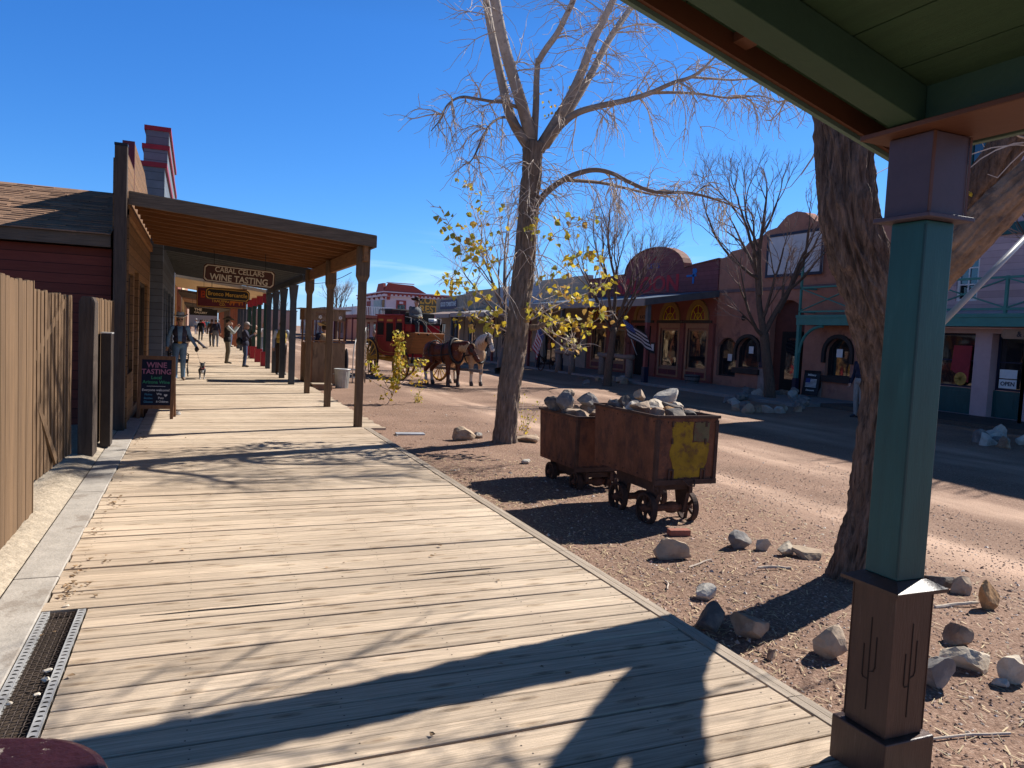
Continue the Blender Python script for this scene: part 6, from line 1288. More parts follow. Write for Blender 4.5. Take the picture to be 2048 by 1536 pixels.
def mine_cart(name, label, x0, x1, y0, y1, zb, zt, wr, wheels, zg, yellow):
    cx, cy = (x0+x1)/2, (y0+y1)/2; t = thing(name, label, 'mine cart', (cx, cy, zg)); X0, X1, Y0, Y1 = x0-cx, x1-cx, y0-cy, y1-cy; zb -= zg; zt -= zg; th = .012; tp = .02
    b = MB()   # open tub with real thickness
    o_ = [(X0+tp,Y0+tp*.5),(X1-tp,Y0+tp*.5),(X1-tp,Y1-tp),(X0+tp,Y1-tp)]; O = [(X0,Y0),(X1,Y0),(X1,Y1),(X0,Y1)]
    zbs = [zb, zb, zb+.0, zb+.0]; N = 6
    for i in range(4):
        j = (i+1) % 4
        ring = []
        for lv in range(N+1):
            f = lv/N; row = []
            for s in range(N+1):
                g = s/N; p = Vector((o_[i][0]+(o_[j][0]-o_[i][0])*g, o_[i][1]+(o_[j][1]-o_[i][1])*g, zb)); q = Vector((O[i][0]+(O[j][0]-O[i][0])*g, O[i][1]+(O[j][1]-O[i][1])*g, zt)); v = p.lerp(q, f); nrm = Vector(((O[j][1]-O[i][1]), -(O[j][0]-O[i][0]), 0)).normalized(); v += nrm*(.008*math.sin(math.pi*g)*noise.noise(Vector((g*3+i*5, f*3, zt*9)))*(1 if 0<lv<N else .4)); row.append(v)
            ring.append(row)
        for lv in range(N):
            for s in range(N):
                b.quad(ring[lv][s], ring[lv][s+1], ring[lv+1][s+1], ring[lv+1][s])
    b.add([(p[0], p[1], zb) for p in o_], [(3,2,1,0)]); tub = b.build('tub', M['rust'], t, smooth=False); s = tub.modifiers.new('thick', 'SOLIDIFY'); s.thickness = th; s.offset = -1
    b = MB(); e = .018
    b.box(X0-e, X1+e, Y0-e, Y0+.004, zt-.012, zt+.016); b.box(X0-e, X0+.004, Y0+.0041, Y1, zt-.012, zt+.014); b.box(X1-.004, X1+e, Y0+.0041, Y1, zt-.012, zt+.014); b.box(X0-e, X1+e, Y1+.0001, Y1+e, zt-.012, zt+.014); b.build('rim', M['rustdark'], t, bevel=.003)
    b = MB()
    for (x, y) in ((X0-.006, Y0-.006), (X1-.030, Y0-.006)): b.box(x, x+.036, y, y+.006, zb-.015, zt-.03); b.box(x if x < 0 else x+.031, (x if x < 0 else x+.031)+.006, y+.0061, y+.04, zb-.015, zt-.03)
    b.box(X0-.008, X1+.008, Y0-.012, Y0-.0065, zb-.02, zb+.03); b.build('corner_irons', M['rustdark'], t)
    if yellow:
        y = Y0-.0015; W = X1-X0; H = zt-zb
        def pt(u, v): f = v; return (X0+tp*(1-f)+(W-2*tp*(1-f))*u, Y0+tp*.5*(1-f)-.0035, zb+H*v)
        rn = random.Random(3)
        def patch(pts, m_, nm, dy):
            P = []
            for a, c in zip(pts, pts[1:]+pts[:1]):
                for k in range(6): f = k/6; P.append((a[0]+(c[0]-a[0])*f + rn.uniform(-.010,.010), a[1]+(c[1]-a[1])*f + rn.uniform(-.010,.010)))
            vs = [Vector(pt(*q)) + Vector((0,dy,0)) for q in P]; b = MB(); b.add(vs, [tuple(range(len(vs)))]); b.build(nm, m_, t)
        patch([(.24,.93),(.58,.93),(.58,.62),(.88,.60),(.86,.30),(.74,.08),(.28,.06),(.26,.30),(.20,.45),(.24,.62)], M['rustyel'], 'yellow_paint', 0)
        patch([(.60,.92),(.86,.92),(.86,.62),(.60,.64)], M['rustgrn'], 'paint_patch', 0)
        b = MB()
        for u in (.24, .80):
            for v in (.90, .64): p = pt(u, v); b.box(p[0]-.01, p[0]+.01, p[1]-.008, p[1], p[2]-.03, p[2]+.02)
            p = pt(u, .0); b.box(p[0]-.03, p[0]-.015, p[1]-.012, p[1]-.001, p[2], p[2]+.13); b.box(p[0]+.015, p[0]+.03, p[1]-.012, p[1]-.001, p[2], p[2]+.13); b.box(p[0]-.0149, p[0]+.0149, p[1]-.012, p[1]-.001, p[2]+.115, p[2]+.13)
        b.build('door_hinge', M['rustdark'], t)
        b = MB(); b.tube([(X0+W*.44, Y0-.02, zb+.03), (X0+W*.5, Y0-.05, zb-.02), (X0+W*.6, Y0-.05, zb-.03), (X0+W*.64, Y0-.02, zb+.02)], .009, 6); b.tube([(X0+W*.02, Y0-.02, zb-.03), (X0+W*.03, Y0-.03, zb-.07), (X0-.02, Y0-.02, zb-.07), (X0-.02, Y0-.01, zb-.02)], .008, 6); b.build('latch_hook', M['rustdark'], t)
    b = MB()
    for (x, y, ax) in ((X0-.002, None, 0), (None, Y0-.004, 1)):
        for k in range(9):
            for zz in (zt-.05, zb+.04):
                f = (k+.5)/9; tpk = tp*(1-(zz-zb)/(zt-zb))
                if ax == 0: b.ell((X0+tpk-.002, Y0+(Y1-Y0)*f, zz), (.006,.008,.008), 6)
                else: b.ell((X0+(X1-X0)*f, Y0+tpk*.5-.002, zz), (.008,.006,.008), 6)
    b.build('rivets', M['rustdark'], t)
    # undercarriage
    ys = sorted({w_[1] for w_ in wheels}); xs = [w_[0] for w_ in wheels]; xa, xb = min(xs)-cx, max(xs)-cx; ya, yb = ys[0]-cy, ys[-1]-cy
    b = MB(); b.box(xa+.05, xa+.09, ya-.14, yb+.14, zb-.13, zb-.03); b.box(xb-.09, xb-.05, ya-.14, yb+.14, zb-.13, zb-.03); b.box(xa+.0901, xb-.0901, ya-.10, ya-.06, zb-.10, zb-.04); b.box(xa+.0901, xb-.0901, yb+.06, yb+.10, zb-.10, zb-.04); b.box(X0+.12, X1-.12, Y0+.15, Y1-.15, zb-.029, zb-.002); b.build('chassis', M['rustdark'], t, bevel=.004)
    for y in ys:
        for xx in (xa+.07, xb-.07): b = MB(); b.prism([(y-cy-.10, zb-.125), (y-cy+.10, zb-.125), (y-cy+.05, wr-.05), (y-cy-.05, wr-.05)], xx-.022, xx+.022, 'X'); b.build('axle_box', M['rustdark'], t)
        b = MB(); b.cyl((xa-.02, y-cy, wr), (xb+.02, y-cy, wr), .035, n=10); b.ell(((xa+xb)/2+.05, y-cy, wr), (.10,.06,.06), 10); b.build('axle', M['rust'], t)
    for (x, y) in wheels: spoked(t, (x-cx, y-cy, wr), wr, .055, M['rustdark'], M['rust'], 5, 'X', .026, spw=.03, hubr=.28)
mine_cart('mine_cart', 'rusty mine cart with a worn yellow painted end, heaped with rocks', 4.02, 4.715, 5.93, 7.14, .315, .945, .155, [(4.10,6.16),(4.58,6.16),(4.10,6.70),(4.58,6.70)], -.135, True)
mine_cart('mine_cart', 'plain rusty mine cart full of rocks, half hidden behind the other', 3.99, 4.70, 7.46, 8.47, .155, .755, .12, [(4.09,7.62),(4.55,7.62),(4.09,8.28),(4.55,8.28)], -.13, False)
def cart_rocks(lst, Y, lab, grp, seed, fill, zt):
    # a bed of buried stones carries the visible ones
    for k, (px, py, w_, h, kind, dY, lb) in enumerate(lst):
        p = AY(px, py, Y+dY); s = depth(p)/FPX; r = w_*s/2*1.2; hh = h*s/2*1.25
        b = MB(); rockmesh(b, 1, seed+k, (r, r*.85, hh), .4, 3, cuts=14); o = b.build('rock', RC[kind], loc=tuple(p)); o.rotation_euler = (random.Random(seed+k).uniform(-.2,.2), 0, random.Random(k).uniform(-1,1)); tag(o, lb or lab, 'rock', grp)
    x0, x1, y0, y1 = fill; rn = random.Random(seed)
    for k in range(9):
        i, j = k % 3, k//3; r = rn.uniform(.13,.17); b = MB(); rockmesh(b, r, seed+60+k, (1,1,.75), .35, 2); o = b.build('rock', RC[rn.choice(['grey','brown','dark'])], loc=(x0+(x1-x0)*(i+.5)/3, y0+(y1-y0)*(j+.5)/3, zt-.01+rn.uniform(-.03,.02))); tag(o, lab, 'rock', grp)
cart_rocks([(1280,792,32,26,'tan',.25,'peach coloured boulder near the top of the yellow ended cart load'), (1332,795,55,42,'pale',.55,'white grey craggy boulder, highest in the yellow ended cart'), (1310,808,70,32,'cream',.2,'long cream slab across the middle of the yellow ended cart load'), (1285,815,48,34,'tan',.0,None), (1253,806,30,34,'dark',.3,'dark chocolate rock at the left of the yellow ended cart load'), (1266,818,26,26,'pale',.1,None), (1352,818,40,28,'cream',.25,None), (1335,822,30,20,'orange',.0,None), (1306,824,26,16,'orange',-.05,None), (1385,825,36,14,'brown',.2,None), (1224,812,34,22,'grey',1.0,'banded grey rock between the two cart loads')], 6.45, 'rock in the heap filling the yellow ended mine cart', 'rocks in the yellow ended mine cart', 300, (4.08,4.66,6.0,7.08), .945)
cart_rocks([(1132,786,32,24,'tan',.3,'tan rock perched highest on the far cart load'), (1172,798,50,28,'grey',.1,'dark grey slab resting on top of the far cart load'), (1134,808,44,42,'grey',.05,'grey banded boulder at the left of the far cart load'), (1104,810,38,28,'dark',.35,None), (1150,824,40,24,'tan',-.1,None), (1183,815,30,24,'brown',.1,None), (1198,812,22,16,'cream',.2,None), (1190,826,24,18,'grey',-.1,None), (1168,832,22,12,'brown',-.25,None)], 7.9, 'rock in the heap filling the plain mine cart behind', 'rocks in the plain mine cart', 400, (4.06,4.64,7.55,8.4), .755)
p = G(820, 871, -.1); b = MB(); b.box(-.24, .24, -.09, .09, 0, .03); o = b.build('ground_box_lid', M['steel'], bevel=.008, loc=(p.x, p.y, gz(p.x, p.y)+.0)); o.rotation_euler.z = R_(-6); tag(o, 'flat grey utility lid lying on the dirt near the boardwalk', 'lid')
# ================================================================ bodies grown as one continuous surface
def sculpt(name, prims, mats, parent, voxel=.01, smooth=3, matfn=None):
    """prims: ('c', p, q, rp, rq, mat[, flat, side]) tapered limb | ('e', centre, radii, mat[, matrix]); fused into one skin"""
    b = MB(); seg = []
    for k in prims:
        if k[0] == 'c':
            p, q = Vector(k[1]), Vector(k[2]); r0, r1 = k[3], k[4]; d = (q-p); Ln = d.length; d.normalize(); n = 12
            pts = []; rad = []
            for i in range(4): a = math.pi/2*i/4; pts.append(p - d*r0*math.cos(a)); rad.append(max(1e-4, r0*math.sin(a)))
            for i in range(3): f = i/2; pts.append(p + d*Ln*f); rad.append(r0+(r1-r0)*f)
            for i in range(1, 5): a = math.pi/2*i/4; pts.append(q + d*r1*math.sin(a)); rad.append(max(1e-4, r1*math.cos(a)))
            b.tube(pts, rad, n); seg.append((np.array(p), np.array(q), (r0+r1)/2, k[5]))
        else:
            M_ = k[4] if len(k) > 4 else None; b.ell(k[1], k[2], 14, 0, M_); seg.append((np.array(k[1]), np.array(k[1]), sum(k[2])/3, k[3]))
    o = b.build(name, mats, None); m = o.modifiers.new('fuse', 'REMESH'); m.mode = 'VOXEL'; m.voxel_size = voxel
    s = o.modifiers.new('soft', 'SMOOTH'); s.factor = .5; s.iterations = smooth
    dg = bpy.context.evaluated_depsgraph_get(); me = bpy.data.meshes.new_from_object(o.evaluated_get(dg)); old = o.data
    o.modifiers.clear(); o.data = me; bpy.data.meshes.remove(old); me.name = name
    if not me.materials:
        for mm in mats: me.materials.append(mm)
    n = len(me.polygons); co = np.zeros(n*3); me.polygons.foreach_get('center', co); co = co.reshape(-1, 3)
    best = np.full(n, 1e9); mi = np.zeros(n, int)
    for p, q, r, k in seg:
        d = q-p; L2 = d @ d
        t = np.clip(((co-p) @ d)/L2, 0, 1) if L2 > 1e-9 else np.zeros(n)
        dist = np.linalg.norm(co - (p + t[:, None]*d), axis=1) - r
        u = dist < best; best[u] = dist[u]; mi[u] = k
    if matfn is not None: mi = matfn(co, mi)
    me.polygons.foreach_set('material_index', mi.astype(np.int32)); me.polygons.foreach_set('use_smooth', [True]*n); me.update(); o.parent = parent
    return o
SK = pm('skin', (.45,.25,.17), .1, 9, rough=.55, bump=.05)
_cm = {}
def cl(c, r=.85):
    k = (tuple(c), r)
    if k not in _cm: _cm[k] = pm('cloth', c, .18, 18, rough=r, bump=.25, bs=60)
    return _cm[k]
def hat_mesh(kind, t, head, tilt, mat, yaw=0):
    M_ = Matrix.Translation(head) @ Matrix.Rotation(yaw, 4, 'Z') @ Matrix.Rotation(tilt, 4, 'X')
    b = MB()
    if kind == 'cowboy':
        n = 28; prof = [(.0,.170),(.055,.174),(.082,.16),(.094,.12),(.103,.055),(.106,.045),(.145,.038),(.175,.042),(.20,.054),(.20,.048),(.175,.036),(.145,.031),(.098,.036)]
        vs = []
        for r, z in prof:
            for j in range(n):
                a = 2*math.pi*j/n; x, y = r*math.cos(a), r*1.18*math.sin(a); zz = z
                if r > .11: zz += .055*((abs(x)/.19)**2)*((r-.1)/.09) - .012*(abs(y)/.2)**2
                if z > .1: zz -= .022*math.exp(-(x/.03)**2)
                vs.append(M_ @ Vector((x, y, zz)))
        b.add(vs, [(i*n+j, i*n+(j+1) % n, (i+1)*n+(j+1) % n, (i+1)*n+j) for i in range(len(prof)-1) for j in range(n)]); o = b.build('hat', mat, t, smooth=True)
        b = MB(); b.lathe([(.105,.048),(.1065,.05),(.1045,.072),(.102,.072)], n=24, sy=1.18, M=M_); b.build('hat_band', M['black'], o, smooth=True)
    elif kind == 'cap':
        b.lathe([(.094,.03),(.095,.06),(.085,.10),(.055,.128),(.0,.138)], n=20, sy=1.12, M=M_)
        n = 10; vs = []
        for i in range(n+1):
            a = math.pi*(.18+.64*i/n); vs += [M_ @ Vector((.092*math.cos(a), .103*math.sin(a), .036)), M_ @ Vector((.10*math.cos(a), .10*math.sin(a)+.085*math.sin(math.pi*i/n)+.02, .022))]
        b.add(vs, [(2*i, 2*i+1, 2*i+3, 2*i+2) for i in range(n)]); o = b.build('cap', mat, t, smooth=True); s = o.modifiers.new('t', 'SOLIDIFY'); s.thickness = .006
def person(label, loc, rz, pose=None, top=(.1,.1,.15), pants=(.04,.06,.12), shoes=(.03,.02,.015), vest=None, hat=None, hatc=(.03,.025,.02), hair=(.08,.05,.03), scale=1.0, voxel=.012, group=None, sleeve=None, tache=None, glasses=False, coat=0, belt=None, cat='person', hand='relax', bulk=1.1, headyaw=0, headtilt=0):
    P = dict(pel=(0,0,.95), che=(0,.0,1.30), nek=(0,-.005,1.49), hed=(0,.02,1.635), hiL=(-.09,0,.93), hiR=(.09,0,.93), knL=(-.10,.025,.50), knR=(.10,.025,.50), anL=(-.11,-.02,.085), anR=(.11,-.02,.085),
             shL=(-.185,-.005,1.425), shR=(.185,-.005,1.425), elL=(-.25,-.035,1.15), elR=(.25,-.035,1.15), wrL=(-.265,.06,.91), wrR=(.265,.06,.91), toL=None, toR=None)
    P.update(pose or {})
    for s in 'LR':
        if P['to'+s] is None: a = Vector(P['an'+s]); P['to'+s] = (a.x*1.12, a.y+.15, max(.03, a.z-.055))
    V = {k: Vector(v) for k, v in P.items()}
    t = thing('person', label, cat, loc, rz, group); t.scale = (scale,)*3
    # 0 skin 1 top 2 pants 3 shoes 4 vest 5 sleeve
    pr = []
    mid = V['pel'].lerp(V['che'], .5); ax = (V['che']-V['pel']).normalized(); lean = ax.to_track_quat('Z', 'Y').to_matrix().to_4x4() if ax.angle(Vector((0,0,1))) > .02 else Matrix()
    th = 1 if not vest else 4
    pr += [('e', V['pel']+Vector((0,0,.02)), (.165*bulk,.118*bulk,.12), 2), ('e', mid+Vector((0,.005,0)), (.152*bulk,.115*bulk,.15), th), ('e', V['che'], (.170*bulk,.122*bulk,.17), th), ('c', V['shL']*.72+V['shR']*.28-Vector((0,0,.01)), V['shR']*.72+V['shL']*.28-Vector((0,0,.01)), .072, .072, th), ('c', V['nek']-Vector((0,0,.06)), V['nek']+Vector((0,.005,.06)), .058, .052, 0)]
    if coat: pr += [('e', V['pel']-Vector((0,0,.02)), (.182*bulk,.138*bulk,.17), th)]
    h = V['hed']; Hm = Matrix.Rotation(headyaw, 4, 'Z') @ Matrix.Rotation(headtilt, 4, 'X')
    hp = lambda x, y, z: h + Hm @ Vector((x, y, z))
    pr += [('e', h, (.078,.097,.116), 0, Hm), ('e', hp(0,.035,-.055), (.055,.058,.058), 0, Hm), ('e', hp(0,.098,-.012), (.013,.018,.022), 0, Hm), ('e', hp(-.077,.0,-.01), (.012,.02,.03), 0, Hm), ('e', hp(.077,.0,-.01), (.012,.02,.03), 0, Hm), ('e', hp(0,.088,.022), (.045,.012,.010), 0, Hm)]
    for s in 'LR':
        sg = -1 if s == 'L' else 1
        pr += [('c', V['hi'+s], V['kn'+s], .090*bulk, .062*bulk, 2), ('c', V['kn'+s], V['an'+s], .062*bulk, .050*bulk, 2), ('e', V['kn'+s].lerp(V['an'+s], .3)-Vector((0,.015,0)), (.055,.06,.10), 2)]
        pr += [('c', V['an'+s]-Vector((0,.02,.02)), V['to'+s], .042, .034, 3), ('e', V['an'+s]-Vector((0,.03,.045)), (.038,.045,.04), 3)]
        pr += [('e', V['sh'+s], (.064*(.5+bulk/2),)*3, 5), ('c', V['sh'+s], V['el'+s], .058*(.5+bulk/2), .046*(.5+bulk/2), 5), ('c', V['el'+s], V['wr'+s], .047*bulk, .034*bulk, 5)]
        d = (V['wr'+s]-V['el'+s]).normalized(); side = d.cross(Vector((0,1,0))); side = side.normalized() if side.length > .2 else Vector((1,0,0)); nrm = side.cross(d).normalized(); w_ = V['wr'+s]; palm = w_+d*.055
        pr += [('c', w_+d*.01, w_+d*.06, .028, .034, 0), ('c', palm-side*.018, palm+side*.018, .022, .022, 0)]
        curl = .55 if hand == 'relax' else 1.25
        for k in range(4):
            base = w_+d*.085+side*(.027-.018*k); L1 = (.036,.042,.040,.031)[k]; d1 = (d*math.cos(curl*.5) - nrm*math.sin(curl*.5)*(-1)).normalized(); d2 = (d*math.cos(curl*1.3) + nrm*math.sin(curl*1.3)).normalized()
            pr += [('c', base, base+d1*L1, .0095, .0088, 0), ('c', base+d1*L1, base+d1*L1+d2*L1*.85, .0088, .0078, 0)]
        tb = w_+d*.035+side*.028*(-sg if False else 1); td = (d*.6+side*.7+nrm*.4).normalized(); pr += [('c', tb, tb+td*.035, .0115, .010, 0), ('c', tb+td*.035, tb+td*.035+(td*.6+d*.8).normalized()*.028, .010, .0085, 0)]
    def mf(co, mi):
        hem = P['pel'][2] + (-.10 if coat else .055); tor = (mi == 1) | (mi == 4); low = tor & (co[:,2] < hem) & (np.abs(co[:,0]) < .30) & (P['pel'][2] > .8); mi = np.where(low, 2, mi)
        if coat: mi = np.where((mi == 2) & (co[:,2] > hem) & (P['pel'][2] > .8), th, mi)
        if vest is not None and vest != 'none':
            front = (co[:,1] > .04) & (np.abs(co[:,0]) < .045 + .03*np.clip((co[:,2]-1.1)*2, 0, 1)) & (co[:,2] > P['pel'][2]+.05) & (mi == 4); mi = np.where(front, 1, mi)
        if belt is None: return mi
        bl_ = (np.abs(co[:,2]-(P['pel'][2]+.075)) < .024) & ((mi == 2) | (mi == 1) | (mi == 4)); return np.where(bl_ & (np.abs(co[:,0]) < .24), 6, mi)
    mats = [SK, cl(top), cl(pants), pm('shoe_leather', shoes, .2, 9, rough=.6), cl(vest) if vest and vest != 'none' else cl(top), cl(sleeve) if sleeve else cl(top), M['black']]
    sculpt('body', pr, mats, t, voxel, 2, mf)
    for sg in (-1, 1):
        b = MB(); b.ell(hp(sg*.030,.086,.008), (.012,.008,.008), 8); b.build('eye', M['black'], t)
    b = MB(); b.ell(hp(0,.089,-.060), (.024,.008,.006), 8); b.build('mouth', flat('lip', (.25,.09,.07)), t)
    if tache: b = MB(); b.ell(hp(-.018,.094,-.042), (.026,.012,.012), 8, M=Matrix.Rotation(.3,3,'Y')); b.ell(hp(.018,.094,-.042), (.026,.012,.012), 8, M=Matrix.Rotation(-.3,3,'Y')); b.build('moustache', cl(tache), t)
    if glasses: b = MB(); b.box(-.062,-.006,.092,.098,-.006,.022, M=Matrix.Translation(h) @ Hm); b.box(.006,.062,.092,.098,-.006,.022, M=Matrix.Translation(h) @ Hm); b.box(-.078,.078,.088,.093,.012,.018, M=Matrix.Translation(h) @ Hm); b.build('sunglasses', M['black'], t)
    if hair:
        b = MB(); b.ell(hp(0,-.018,.022), (.083,.092,.105), 14, M=Hm.to_3x3()); b.v = [v for v in b.v]; o = b.build('hair', cl(hair), t, smooth=True)
    if hat: hat_mesh(hat, t, hp(0,.0,.052), headtilt-.05, cl(hatc), headyaw)
    return t
def gp(px, py, z=0): p = G(px, py, z); return (p.x, p.y, z)
PI = math.pi
# cowboy with the dog
cow = person('man in pale cowboy hat, quilted vest and jeans walking a dog towards the camera', gp(358, 761), PI+.06, dict(knR=(.11,.14,.52), anR=(.10,.16,.10), knL=(-.09,.0,.49), anL=(-.10,-.16,.10), toL=(-.12,-.03,.03), elL=(-.27,-.06,1.17), wrL=(-.40,.03,.95), elR=(.28,-.08,1.16), wrR=(.30,-.02,.93)), top=(.15,.26,.42), pants=(.12,.20,.30), shoes=(.2,.13,.09), vest=(.045,.04,.065), hat='cowboy', hatc=(.80,.80,.82), hair=(.30,.24,.20), voxel=.008, tache=(.28,.2,.15), glasses=True, belt=True, sleeve=(.15,.26,.42), scale=1.0, bulk=1.12)
b = MB(); b.ell((0,.125,1.03), (.055,.012,.035), 12); b.build('belt_buckle', M['gold'], cow)
lp = cow.matrix_basis @ Vector((-.42,.06,.86)); d0 = Vector(gp(404, 760))
t = thing('leash', 'thin leash with dark reel from the man in jeans to his small dog', 'leash', tuple(lp)); b = MB(); b.ell((0,0,0), (.05,.035,.075), 12); b.build('reel', M['black'], t); b = MB(); e_ = d0+Vector((0,0,.30))-lp; b.tube([(0,0,-.05), e_*.5+Vector((0,0,-.03)), e_], .004, 5); b.build('cord', M['greyedge'], t)
def dog(loc, rz):
    t = thing('dog', 'small black and grey dog with white chest trotting toward the camera', 'dog', loc, rz); B_, W_, Gy = pm('dog_black', (.018,.018,.02), .4, 20), pm('dog_white', (.42,.40,.38), .2, 20), pm('dog_grey', (.045,.048,.055), .4, 25)
    pr = [('e',(0,.06,.27),(.085,.12,.095),2),('e',(0,-.10,.27),(.075,.13,.082),0),('e',(0,-.2,.27),(.075,.08,.08),0),('c',(0,.15,.31),(0,.20,.40),.06,.05,0),('e',(0,.225,.42),(.062,.068,.058),0),('c',(0,.25,.41),(0,.315,.39),.035,.022,0),('e',(0,.15,.22),(.035,.045,.07),1),
          ('c',(-.045,.215,.46),(-.075,.20,.49),.022,.010,0),('c',(.045,.215,.46),(.075,.20,.49),.022,.010,0),('c',(0,-.27,.31),(.02,-.34,.42),.018,.010,0)]
    for sx_ in (-1,1):
        pr += [('c',(sx_*.055,.10,.24),(sx_*.055,.09,.12),.035,.020,2),('c',(sx_*.055,.09,.12),(sx_*.055,.11+.03*sx_,.022),.019,.018,1),('e',(sx_*.055,.125+.03*sx_,.018),(.022,.032,.018),1),
               ('c',(sx_*.055,-.20,.24),(sx_*.06,-.16,.15),.05,.03,0),('c',(sx_*.06,-.16,.15),(sx_*.06,-.235,.10),.024,.017,0),('c',(sx_*.06,-.235,.10),(sx_*.06,-.215,.02),.016,.016,1),('e',(sx_*.06,-.195,.018),(.02,.03,.018),1)]
    sculpt('body', pr, [B_, W_, Gy], t, .009, 2)
    b = MB(); b.ell((0,.34,.395),(.012,.010,.010),8); b.build('nose', M['black'], t); b = MB(); b.lathe([(.058,0),(.062,.005),(.062,.022),(.058,.027)], c=(0,.165,.335), n=14, M=Matrix.Rotation(-.9,4,'X')); b.build('collar', M['redpaint'], t)
dog(gp(404, 758), PI)
# man in black hat, hands up
person('man in black hat, dark vest and olive trousers raising his hands, facing the street', gp(454, 727), -PI/2+.1, dict(elR=(.20,.20,1.22), wrR=(.12,.36,1.42), elL=(-.20,.18,1.20), wrL=(-.10,.34,1.46), knR=(.10,.04,.5)), top=(.38,.40,.38), pants=(.13,.11,.075), shoes=(.05,.04,.03), vest=(.018,.018,.02), hat='cowboy', hatc=(.05,.04,.03), hair=(.05,.04,.03), voxel=.011, tache=(.25,.2,.15), coat=1)
w_ = person('person in pale cap, navy jacket and jeans holding something up, facing the street', gp(489, 734), -PI/2-.15, dict(elR=(.22,.14,1.18), wrR=(.10,.32,1.30), elL=(-.22,.12,1.18), wrL=(-.08,.30,1.32), hed=(0,.05,1.61)), top=(.025,.024,.045), pants=(.035,.05,.10), shoes=(.05,.03,.02), hat='cap', hatc=(.42,.38,.36), hair=(.35,.25,.2), voxel=.011, scale=.93, coat=1)
b = MB(); b.ell((-.02,-.22,1.02), (.13,.12,.17), 12); o = b.build('backpack', M['black'], w_, smooth=True)
person('man in yellow vest and pale shirt half hidden behind a dark grey post', gp(561, 750, -.02), PI+.15, dict(elL=(-.28,-.02,1.16), wrL=(-.30,.06,.92)), top=(.38,.42,.50), pants=(.035,.022,.018), shoes=(.10,.10,.10), vest=(.36,.25,.05), sleeve=(.36,.42,.52), hat=None, hair=(.02,.015,.012), voxel=.011, belt=True)
person('person in white top and pale jeans standing beyond the red based posts', gp(527, 716, -.05), .4, dict(), top=(.62,.60,.58), pants=(.25,.33,.42), hair=(.35,.25,.15), voxel=.013, scale=.98)
person('person in dark coat bending forward beside the green posts', gp(500, 716), -PI/2, dict(che=(0,.10,1.26), nek=(0,.17,1.43), hed=(0,.22,1.56), shL=(-.18,.13,1.37), shR=(.18,.13,1.37), elR=(.22,.22,1.12), wrR=(.16,.38,1.2), elL=(-.22,.22,1.12), wrL=(-.16,.38,1.2)), top=(.03,.03,.03), pants=(.02,.02,.025), voxel=.013, scale=.93, hair=(.12,.08,.05), coat=1)
person('woman in blue trousers behind the man in the black hat', gp(461, 694), -PI/2, dict(elR=(.2,.14,1.16), wrR=(.12,.32,1.18)), top=(.05,.06,.09), pants=(.10,.16,.28), voxel=.014, scale=.92, hair=(.3,.2,.1))
far_ = 'people strolling far down the covered walk'
for (px, py, lab, top, pants, kw) in ((431, 694, 'person in navy jacket and grey trousers walking away down the covered walk', (.02,.022,.045), (.13,.14,.16), dict(hat='cap', hatc=(.4,.4,.42))), (423, 693, 'person in brown jacket walking away beside the navy jacket', (.08,.05,.035), (.03,.03,.04), dict()),
    (401, 681, 'slim person all in black walking far down the covered walk', (.012,.012,.014), (.012,.012,.014), dict(scale=.97)), (392, 669, 'person in grey top and jeans far down the covered walk', (.30,.31,.33), (.05,.08,.15), dict(hat='cap', hatc=(.55,.55,.55))), (405, 668, 'person in red top far down the covered walk', (.42,.03,.03), (.14,.2,.3), dict()),
    (414, 668, 'person in teal top far down the covered walk', (.04,.18,.22), (.12,.11,.12), dict()), (409, 665, 'person in blue top farthest down the covered walk', (.05,.09,.25), (.06,.06,.08), dict()), (437, 672, 'person with white cap far off on the walk', (.10,.13,.22), (.1,.1,.12), dict(hat='cap', hatc=(.6,.6,.6)))):
    person(lab, gp(px, py), .15*math.sin(px), dict(knR=(.10,.10,.5), anR=(.10,.02,.09), knL=(-.1,-.02,.5), anL=(-.1,-.18,.11), toL=(-.11,-.05,.03)), top=top, pants=pants, voxel=.016, group=far_, hair=(.08,.05,.03), **kw)
# seated person and metal bench behind the cowboy
def bench_left():
    t = thing('bench', 'dark iron and slat bench against the grey store behind the walking man', 'bench', (-.42, 24.4, 0)); x0, x1 = -.22, .26
    for y in (-.62, .62):
        b = MB(); b.tube([(x1,y,0),(x1-.03,y,.22),(x1-.01,y,.42),(x0,y,.42),(x0-.04,y,.85)], .016, 6); b.tube([(x0,y,.42),(x0-.03,y,.2),(x0+.01,y,0)], .016, 6); b.tube([(x1-.01,y,.42),(x1,y,.6),(x1-.08,y,.65),(x0-.02,y,.64)], .016, 6); b.build('side_frame', M['black'], t)
    b = MB()
    for k in range(5): x = x0+.02+k*.095; b.box(x, x+.075, -.66, .66, .428, .45)
    b.build('seat', M['darkwood'], t); b = MB()
    for k in range(3): z = .55+k*.11; b.box(x0-.035-.012*k, x0-.015-.012*k, -.66, .66, z, z+.08)
    b.build('backrest', M['darkwood'], t)
bench_left()
sit = dict(pel=(0,0,.50), che=(0,-.04,.86), nek=(0,-.03,1.05), hed=(0,0,1.19), hiL=(-.09,0,.49), hiR=(.09,0,.49), knL=(-.11,.44,.50), knR=(.11,.44,.50), anL=(-.11,.48,.085), anR=(.11,.50,.085), shL=(-.185,-.04,.98), shR=(.185,-.04,.98), elL=(-.23,.02,.72), elR=(.23,.02,.72), wrL=(-.12,.25,.60), wrR=(.12,.25,.60))
person('seated person with stretched legs on the walk behind the man with the dog', gp(378, 696), -PI/2, dict(sit, knL=(-.1,.45,.44), anL=(-.1,.85,.09), knR=(.1,.45,.44), anR=(.1,.8,.09)), top=(.06,.05,.05), pants=(.05,.05,.07), voxel=.014)
